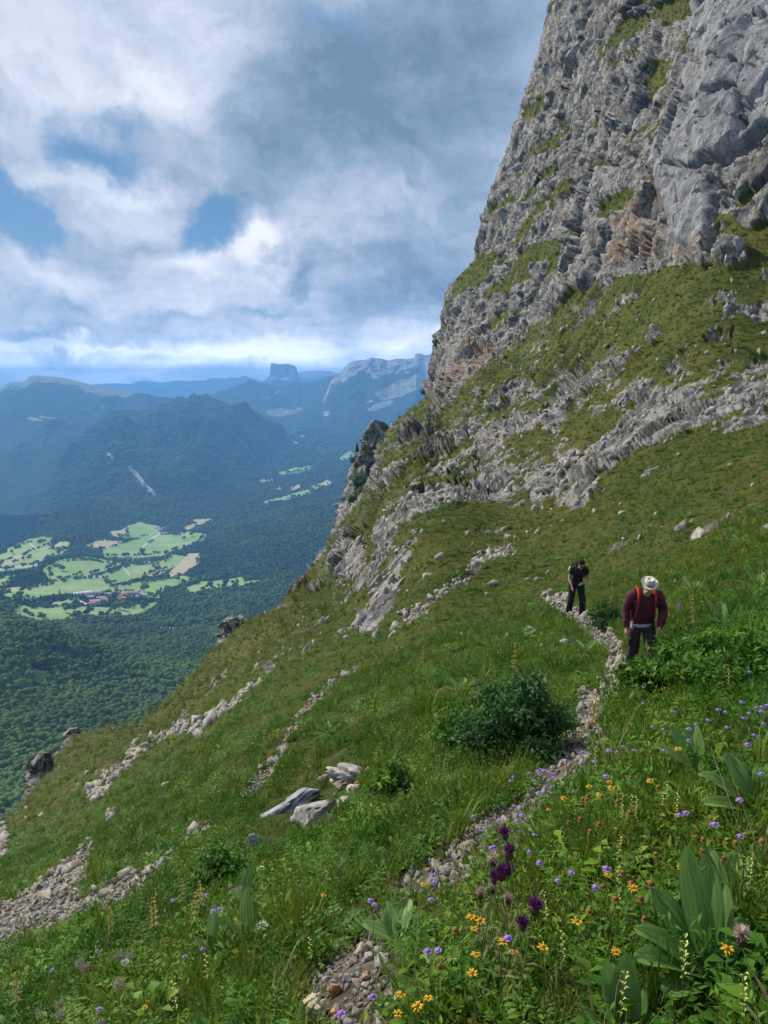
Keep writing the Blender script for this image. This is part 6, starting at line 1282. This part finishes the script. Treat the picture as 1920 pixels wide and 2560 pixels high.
def hand(wr, d, palmn, side, curl=.5, s=1.0):
    """palm, four bent fingers of different lengths and a thumb leaving its side; d = where it points, palmn = where the palm faces"""
    d = np.array(d, float); d /= np.linalg.norm(d); pn = np.array(palmn, float); pn -= d * (pn @ d); pn /= np.linalg.norm(pn); x = np.cross(d, pn) * side; out = []
    out.append(limb([wr - d * .02 * s, wr + d * .03 * s, wr + d * .075 * s, wr + d * .092 * s], [(.024 * s, .017 * s), (.034 * s, .015 * s), (.040 * s, .014 * s), (.036 * s, .011 * s)], 12, 3) if abs(x[0]) > .5 else limb([wr - d * .02 * s, wr + d * .03 * s, wr + d * .075 * s, wr + d * .092 * s], [.022 * s, .025 * s, .027 * s, .022 * s], 12, 3))
    for i, L_ in enumerate((.072, .080, .074, .058)):
        b_ = wr + d * .085 * s + x * (.027 - .018 * i) * s; c1 = curl * .6; c2 = curl * 1.4; c3 = curl * 2.0
        p1 = b_ + (d * math.cos(c1) + pn * math.sin(c1)) * L_ * .45 * s; p2 = p1 + (d * math.cos(c2) + pn * math.sin(c2)) * L_ * .32 * s; p3 = p2 + (d * math.cos(c3) + pn * math.sin(c3)) * L_ * .25 * s
        out.append(limb([b_ - d * .01 * s, p1, p2, p3], [.0095 * s, .0088 * s, .008 * s, .006 * s], 8, 2))
    b_ = wr + d * .025 * s + x * .022 * s; p1 = b_ + (x * .75 + d * .6 + pn * .25) * .035 * s; p2 = p1 + (x * .25 + d * .85 + pn * .45) * .030 * s; p3 = p2 + (d * .9 + pn * .5) * .022 * s
    out.append(limb([b_ - x * .01 * s, p1, p2, p3], [.013 * s, .0115 * s, .010 * s, .007 * s], 8, 2)); return out
def head(c, tilt, s=1.0, neck_from=None):
    """skull, jaw, brow, nose, lips, chin and ears; local face looks to -y before the tilt"""
    Rm = np.array(Euler((tilt, 0, 0)).to_matrix()); c = np.array(c, float)
    def E(p_, r_): V, F_ = ico(3); return (V * np.array(r_) * s + np.array(p_) * s) @ Rm.T + c, F_
    return [E((0, .01, .02), (.077, .096, .100)), E((0, -.028, -.045), (.058, .062, .068)), E((0, -.078, .028), (.052, .018, .014)), E((0, -.100, -.010), (.013, .020, .024)), E((0, -.092, .008), (.009, .014, .026)), E((0, -.086, -.052), (.024, .012, .007)), E((0, -.084, -.064), (.020, .012, .006)), E((0, -.078, -.092), (.022, .018, .016)),
            E((-.078, .01, -.005), (.010, .020, .030)), E((.078, .01, -.005), (.010, .020, .030)), E((-.040, -.070, -.020), (.022, .020, .020)), E((.040, -.070, -.020), (.022, .020, .020))], (lambda p_: Rm @ (np.array(p_, float) * s) + c)
def cloth(name, a, b_, rough=.9):
    m_, t, bs = base_mat(name); p = t.new('ShaderNodeTexCoord').outputs['Object']; n_ = t.noise(p, 7, 5, .6)
    t.l.new(t.mix(t.rng(n_, .35, .65), a, b_), bs.inputs['Base Color']); bs.inputs['Roughness'].default_value = rough; bs.inputs['Specular IOR Level'].default_value = .15
    bump(t, bs, t.noise(p, 160, 3, .6), .35, .003); return m_
M_SKIN = cloth('skin', (.42, .22, .15), (.54, .30, .21), .55); M_MAROON = cloth('maroon_knit', (.075, .018, .030), (.115, .030, .046)); M_TROU = cloth('dark_brown_cloth', (.030, .024, .021), (.060, .046, .038)); M_NAVY = cloth('black_cloth', (.010, .011, .016), (.022, .023, .032)); M_TEE = cloth('charcoal_cloth', (.014, .016, .022), (.034, .038, .048))
M_STRAP = cloth('red_webbing', (.36, .03, .02), (.50, .05, .035)); M_HAT = cloth('cream_straw', (.52, .49, .39), (.62, .59, .48)); M_BAND = cloth('black_band', (.012, .012, .018), (.02, .02, .03)); M_GREYC = cloth('grey_shirt_cloth', (.30, .31, .36), (.44, .45, .50)); M_HAIR = cloth('dark_hair', (.014, .010, .008), (.035, .022, .016)); M_BOOT = cloth('boot_leather', (.12, .10, .085), (.20, .17, .145)); M_PACKB = cloth('black_pack_cloth', (.012, .012, .014), (.03, .03, .034)); M_LIMEC = cloth('lime_cloth', (.42, .62, .10), (.55, .75, .20)); M_GLASS = cloth('dark_lens', (.006, .006, .007), (.012, .012, .014), .15); M_EYE = cloth('eye_white', (.5, .48, .45), (.6, .58, .55), .3)
def ribbon(path, nrm_, w, th, mat, name, parent):
    path = np.array(path, float); nrm_ = np.array(nrm_, float); T = np.gradient(path, axis=0); T /= np.linalg.norm(T, axis=1)[:, None]; S_ = np.cross(T, nrm_); S_ /= np.linalg.norm(S_, axis=1)[:, None]; V = []
    w = np.broadcast_to(w, (len(path),))
    for i in range(len(path)): V += [path[i] - S_[i] * w[i] / 2, path[i] + S_[i] * w[i] / 2, path[i] + S_[i] * w[i] / 2 + nrm_[i] * th, path[i] - S_[i] * w[i] / 2 + nrm_[i] * th]
    F4 = [[4 * i + j, 4 * i + (j + 1) % 4, 4 * i + 4 + (j + 1) % 4, 4 * i + 4 + j] for i in range(len(path) - 1) for j in range(4)] + [[0, 1, 2, 3], [4 * len(path) - 4 + j for j in (3, 2, 1, 0)]]
    return MB().add(V, F4=F4).build(name, mat, parent)
def boots(parent, ankles, yaw=0):
    for ax in ankles:
        ax = np.array(ax, float)
        solid('boot', [limb([ax + [0, .0, .06], ax + [0, .01, .0], ax + [0, .0, -.055]], [(.048, .052), (.047, .055), (.046, .060)], 12), limb([ax + [0, .06, -.055], ax + [0, -.03, -.045], ax + [0, -.11, -.055], ax + [0, -.17, -.062]], [(.040, .032), (.045, .040), (.048, .032), (.030, .018)], 12)], .008, M_BOOT, parent, 2)
# ---- the man in the white hat
g0 = Vector(pos(636, 676, 10.3)); g1 = at(636, 676); man_base = Vector((g1.x, g1.y, g1.z))
man = empty('person', man_base, R(-6), 'man in a white brimmed hat and maroon sweater, head bowed, walking up the path', 'person', None, .88)
hip = {-1: (-.095, .03, .92), 1: (.095, .02, .92)}; knee = {-1: (-.12, -.03, .50), 1: (.12, -.24, .58)}; ank = {-1: (-.12, .12, .10), 1: (.13, -.26, .16)}
sh = {-1: (-.185, -.13, 1.44), 1: (.19, -.15, 1.43)}; elb = {-1: (-.265, -.10, 1.16), 1: (.295, -.10, 1.17)}; wri = {-1: (-.275, -.20, .92), 1: (.195, -.33, .97)}
hp, fp = head((0, -.33, 1.60), R(38), 1.0)
body = [limb([(0, .03, .90), (0, .02, 1.0), (0, -.03, 1.15), (0, -.10, 1.32), (0, -.15, 1.43)], [(.14, .10), (.15, .11), (.135, .10), (.155, .11), (.12, .08)], 18), limb([(0, -.16, 1.42), (0, -.22, 1.50), (0, -.29, 1.57)], [.062, .056, .056])] + hp
for s_ in (-1, 1):
    body += [limb([(s_ * .06, -.14, 1.44), sh[s_], elb[s_], np.array(elb[s_]) * .5 + np.array(wri[s_]) * .5, wri[s_]], [.055, .052, .041, .038, .026]), limb([hip[s_], knee[s_], np.array(knee[s_]) * .6 + np.array(ank[s_]) * .4, ank[s_]], [.085, .058, .055, .040]), limb([ank[s_], np.array(ank[s_]) + [0, -.10, -.05]], [.035, .025])]
body += hand(np.array(wri[-1]), (.04, -.10, -1), (.9, -.2, 0), 1, .45) + hand(np.array(wri[1]), (-.25, -.35, -.75), (-.9, .2, .1), -1, .55)
solid('body', body, .0075, M_SKIN, man, 2)
shirt = [limb([(0, .02, .955), (0, .01, 1.02), (0, -.05, 1.16), (0, -.11, 1.32), (0, -.145, 1.42), (0, -.17, 1.475)], [(.19, .145), (.185, .15), (.175, .145), (.19, .145), (.155, .105), (.085, .07)], 24)]
for s_ in (-1, 1): shirt += [limb([(s_ * .09, -.14, 1.43), sh[s_], np.array(sh[s_]) * .5 + np.array(elb[s_]) * .5 + [s_ * .012, 0, 0], elb[s_], np.array(elb[s_]) * .5 + np.array(wri[s_]) * .5 + [0, 0, -.01], np.array(wri[s_]) + (np.array(elb[s_]) - np.array(wri[s_])) * .04], [.082, .078, .068, .063, .055, .040], 16)]
solid('sweater', shirt, .009, M_MAROON, man, 2, .016, 9)
tr = [limb([(0, .03, .84), (0, .03, .92), (0, .02, 1.0)], [(.165, .125), (.170, .13), (.155, .12)], 20)]
for s_ in (-1, 1): tr += [limb([np.array(hip[s_]) + [0, 0, .04], np.array(hip[s_]) * .6 + np.array(knee[s_]) * .4, knee[s_], np.array(knee[s_]) * .5 + np.array(ank[s_]) * .5, np.array(ank[s_]) + [0, 0, .02]], [.105, .096, .083, .076, .068], 16), limb([(s_ * .18, -.06 - (.06 if s_ > 0 else 0), .70), (s_ * .185, -.07 - (.08 if s_ > 0 else 0), .60)], [(.03, .05), (.03, .05)], 10)]
solid('trousers', tr, .009, M_TROU, man, 2, .014, 10)
boots(man, [ank[-1], ank[1]])
# pale shirt hem under the sweater
hem = []
for i in range(26):
    a = -2.9 + i * (2.7 / 25); hem.append([math.cos(a) * .186, .02 + math.sin(a) * .152, .948 - .004 * math.sin(i * .8) - .03 * (1 - i / 25)])
hem = np.array(hem); hn = hem - [0, .02, 0]; hn[:, 2] = 0; hn /= np.linalg.norm(hn, axis=1)[:, None]
ribbon(hem, hn, .055, .006, M_GREYC, 'shirt_hem', man)
solid('waist_knot', [ell((-.165, -.10, .955), (.026, .020, .038)), limb([(-.165, -.11, .95), (-.172, -.125, .905), (-.15, -.13, .885)], [.018, .020, .008], 8)], .006, M_GREYC, man, 2, .004, 30)
# hat: brim and pinched crown
def hat(parent, c, tilt, yaw=0):
    Rm = np.array(Euler((tilt, 0, yaw)).to_matrix()); n = 48; th = np.linspace(0, 2 * np.pi, n, endpoint=False); rings = []
    def ring(rx, ry, z, zf=None): rings.append(np.stack([np.cos(th) * rx, np.sin(th) * ry, z + (zf(th) if zf else 0 * th)], -1))
    curl = lambda k: (lambda t_: k * (.35 + .65 * np.abs(np.cos(t_)) ** 2) - .3 * k * (np.sin(t_) < -.5))
    ring(.092, .110, .000); ring(.100, .118, .002); ring(.118, .136, .000, curl(.004)); ring(.136, .154, .002, curl(.012)); ring(.147, .165, .008, curl(.022)); ring(.149, .167, .011, curl(.023)); ring(.136, .154, .008, curl(.013)); ring(.112, .130, .006, curl(.004)); ring(.096, .113, .008)
    cone = []
    for z, k in ((.02, .985), (.045, .94), (.07, .89), (.092, .84), (.104, .78), (.108, .68)):
        pinch = lambda t_, z=z: 1 - .22 * (z / .108) ** 2 * np.clip(-np.sin(t_), 0, 1) ** 1.5 * (np.abs(np.cos(t_)) + .15)
        rings.append(np.stack([np.cos(th) * .092 * k * pinch(th), np.sin(th) * .112 * k * (1 - .04 * (z / .1)), z * 1.12 + .016 * np.clip(-np.sin(th), -1, 1) * (z / .108)], -1))
    for k, dz in ((.50, -.012), (.30, -.024), (.10, -.029)):
        rings.append(np.stack([np.cos(th) * .080 * k, np.sin(th) * .100 * k - .008, .108 + dz + .012 * np.clip(-np.sin(th), -1, 1) * k], -1))
    rings[-3:] = [q_ + [0, 0, .013] for q_ in rings[-3:]]; V = np.concatenate(rings); k_ = len(rings); a = np.arange(k_ * n).reshape(k_, n); b_ = np.roll(a, -1, 1); F4 = np.stack([a[:-1], b_[:-1], b_[1:], a[1:]], -1).reshape(-1, 4); V = np.concatenate([V, V[-n:].mean(0)[None]]); F3 = np.stack([a[-1], b_[-1], np.full(n, k_ * n)], -1)
    V = V * .86
    h = MB().add(V @ Rm.T + c, F3, F4).build('hat', M_HAT, parent, True)
    for z0, z1, nm in ((.012, .019, 'hat_band'), (.027, .042, 'hat_band')):
        Vb = np.concatenate([np.stack([np.cos(th) * (.0955 - z * .13), np.sin(th) * (.1155 - z * .13), z + 0 * th], -1) for z in (z0, z1)]); a = np.arange(2 * n).reshape(2, n); b_ = np.roll(a, -1, 1)
        MB().add(Vb * .86 @ Rm.T + c, F4=np.stack([a[0], b_[0], b_[1], a[1]], -1)).build(nm, M_BAND, h, True)
hat(man, np.array([0, -.35, 1.672]), R(30))
solid('hair', [ell((0, -.29, 1.615), (.080, .078, .055), (R(38), 0, 0))], .008, M_HAIR, man, 1)
for s_ in (-1, 1): MB().add(*ell(fp((s_ * .031, -.080, .008)), (.012,) * 3, sub=2)).build('eye', M_EYE, man, True)
# his rucksack with red straps
pack = empty('backpack', man_base, R(-6), 'dark backpack with bright red shoulder straps worn by the man in the hat', 'backpack', None, .88)
solid('pack_body', [limb([(0, .12, 1.02), (0, .10, 1.12), (0, .06, 1.30), (0, .02, 1.44), (0, .0, 1.50)], [(.13, .08), (.16, .10), (.165, .105), (.14, .09), (.09, .05)], 20)], .012, M_PACKB, pack, 3, .006, 9)
def strap(s_):
    x = s_ * .118
    path = [(x * .95, .0, 1.515), (x, -.09, 1.545), (x * 1.02, -.18, 1.535), (x * 1.03, -.262, 1.46), (x * 1.08, -.285, 1.36), (x * 1.13, -.262, 1.26), (x * 1.2, -.235, 1.16), (x * 1.26, -.215, 1.08)]
    p_, _ = sm(path, [1] * len(path), 4); T = np.gradient(p_, axis=0); n_ = np.cross(T, [1.0, 0, 0]) * -1; n_ /= np.linalg.norm(n_, axis=1)[:, None]; n_ = np.where((n_[:, 1:2] > 0) & (n_[:, 2:3] < .2), -n_, n_)
    w = np.interp(np.arange(len(p_)), [0, 8, 15, 17, len(p_) - 1], [.050, .050, .038, .020, .020]); ribbon(p_, n_, w, .010, M_STRAP, 'shoulder_strap', pack)
strap(-1); strap(1)
solid('side_toggle', [limb([(-.205, -.05, 1.14), (-.20, -.10, 1.09), (-.185, -.12, 1.03)], [.013, .017, .009], 8)], .005, M_STRAP, pack, 1)
# ---- the woman in black
g2 = at(574, 614); wb = Vector((g2.x, g2.y, g2.z)); WS = .97
wom = empty('person', wb, R(4), 'walker in black clothes and dark glasses leaning forward on the path behind the man', 'person', None, WS)
hip = {-1: (-.09, .04, .88), 1: (.095, .02, .88)}; knee = {-1: (-.125, .02, .48), 1: (.12, -.14, .49)}; ank = {-1: (-.13, .16, .12), 1: (.14, -.16, .06)}
sh = {-1: (-.165, -.13, 1.33), 1: (.165, -.15, 1.32)}; elb = {-1: (-.235, -.11, 1.06), 1: (.245, -.10, 1.05)}; wri = {-1: (-.20, -.24, .86), 1: (.085, -.29, .97)}
hp, fp = head((0, -.30, 1.47), R(28), .96)
body = [limb([(0, .04, .86), (0, .03, .96), (0, -.03, 1.08), (0, -.10, 1.22), (0, -.15, 1.32)], [(.145, .10), (.14, .10), (.115, .085), (.13, .10), (.11, .07)], 18), limb([(0, -.16, 1.32), (0, -.21, 1.38), (0, -.27, 1.44)], [.052, .046, .046])] + hp
for s_ in (-1, 1):
    body += [limb([(s_ * .05, -.14, 1.33), sh[s_], elb[s_], np.array(elb[s_]) * .5 + np.array(wri[s_]) * .5, wri[s_]], [.045, .047, .036, .034, .023]), limb([hip[s_], knee[s_], np.array(knee[s_]) * .6 + np.array(ank[s_]) * .4, ank[s_]], [.08, .054, .052, .036]), limb([ank[s_], np.array(ank[s_]) + [0, -.10, -.05]], [.032, .024])]
body += hand(np.array(wri[-1]), (.18, -.15, -1), (.9, -.2, 0), 1, .4, .95) + hand(np.array(wri[1]), (-.9, -.15, -.22), (0, .6, -.8), -1, .5, .95)
solid('body', body, .0075, M_SKIN, wom, 2)
te = [limb([(0, .03, .90), (0, .02, .98), (0, -.04, 1.09), (0, -.10, 1.22), (0, -.135, 1.30), (0, -.15, 1.345)], [(.165, .125), (.155, .125), (.14, .12), (.16, .14), (.14, .10), (.08, .06)], 24), ell((-.062, -.215, 1.19), (.062, .055, .06)), ell((.062, -.215, 1.19), (.062, .055, .06))]
for s_ in (-1, 1): te += [limb([(s_ * .07, -.14, 1.32), sh[s_], np.array(sh[s_]) * .45 + np.array(elb[s_]) * .55], [.068, .068, .060], 16)]
solid('t_shirt', te, .009, M_TEE, wom, 2, .010, 11)
tr = [limb([(0, .04, .82), (0, .04, .88), (0, .03, .96)], [(.160, .125), (.165, .125), (.145, .11)], 20)]
for s_ in (-1, 1): tr += [limb([np.array(hip[s_]) + [0, 0, .03], np.array(hip[s_]) * .6 + np.array(knee[s_]) * .4, knee[s_], np.array(knee[s_]) * .5 + np.array(ank[s_]) * .5, np.array(ank[s_]) + [0, 0, -.01]], [.10, .092, .077, .078, .085], 16)]
solid('trousers', tr, .009, M_NAVY, wom, 2, .013, 11)
boots(wom, [ank[-1], ank[1]])
solid('hair', [ell(fp((0, .022, .045)), (.084, .098, .082), (R(28), 0, 0)), ell(fp((0, .115, .03)), (.030, .032, .032))], .008, M_HAIR, wom, 2, .003, 40)
gl = [limb([fp((-.072, -.070, .012)), fp((-.03, -.104, .010)), fp((0, -.108, .014)), fp((.03, -.104, .010)), fp((.072, -.070, .012))], [(.005, .005), (.006, .020), (.004, .005), (.006, .020), (.005, .005)], 10), ell(fp((-.033, -.102, .006)), (.024, .008, .019), (R(28), 0, 0)), ell(fp((.033, -.102, .006)), (.024, .008, .019), (R(28), 0, 0))]
for s_ in (-1, 1): gl.append(limb([fp((s_ * .072, -.07, .012)), fp((s_ * .083, .01, .014))], [.004, .004], 8))
solid('sunglasses', gl, .004, M_GLASS, wom, 1)
pk2 = empty('backpack', wb, R(4), 'black backpack with lime green pocket worn by the walker in black', 'backpack', None, WS)
solid('pack_body', [limb([(-.02, .12, .96), (-.02, .10, 1.06), (-.02, .06, 1.22), (-.03, .0, 1.38), (-.03, -.03, 1.44)], [(.12, .07), (.155, .09), (.175, .10), (.15, .085), (.08, .05)], 20)], .012, M_PACKB, pk2, 3, .006, 9)
solid('side_pocket', [limb([(-.185, .04, 1.20), (-.20, .02, 1.27), (-.185, .0, 1.34)], [(.022, .04), (.030, .045), (.02, .035)], 10)], .008, M_LIMEC, pk2, 2, .004, 20)
for s_ in (-1, 1):
    x = s_ * .10; path = [(x, .0, 1.41), (x, -.08, 1.43), (x, -.16, 1.41), (x * 1.05, -.25, 1.33), (x * 1.12, -.265, 1.22), (x * 1.25, -.20, 1.10)]; p_, _ = sm(path, [1] * 6, 4); T = np.gradient(p_, axis=0); n_ = np.cross(T, [1.0, 0, 0]) * -1; n_ /= np.linalg.norm(n_, axis=1)[:, None]
    ribbon(p_, n_, .045, .009, M_PACKB, 'shoulder_strap', pk2)
# ------------------------------------------------------------------ air: pale even haze round the whole place
def box_faces():
    return np.array([[0, 3, 2, 1], [4, 5, 6, 7], [0, 1, 5, 4], [1, 2, 6, 5], [2, 3, 7, 6], [3, 0, 4, 7]])
hx0, hx1, hy0, hy1, hz0, hz1 = -20000, 20000, -6000, 28600, -1250, 385
hm = bpy.data.materials.new('haze'); hm.use_nodes = True; t = NT(hm.node_tree)
for n_ in list(t.n): t.n.remove(n_)
o_ = t.new('ShaderNodeOutputMaterial'); pv_ = t.new('ShaderNodeVolumePrincipled'); t.l.new(pv_.outputs[0], o_.inputs['Volume'])
pv_.inputs['Color'].default_value = (0.23, 0.53, 1.0, 1); pv_.inputs['Density'].default_value = 8.2e-5; pv_.inputs['Anisotropy'].default_value = 0.0
tag(mesh_obj('haze', np_mesh('haze', np.array([[hx0, hy0, hz0], [hx1, hy0, hz0], [hx1, hy1, hz0], [hx0, hy1, hz0], [hx0, hy0, hz1], [hx1, hy0, hz1], [hx1, hy1, hz1], [hx0, hy1, hz1]]), box_faces(), hm)), kind='stuff')
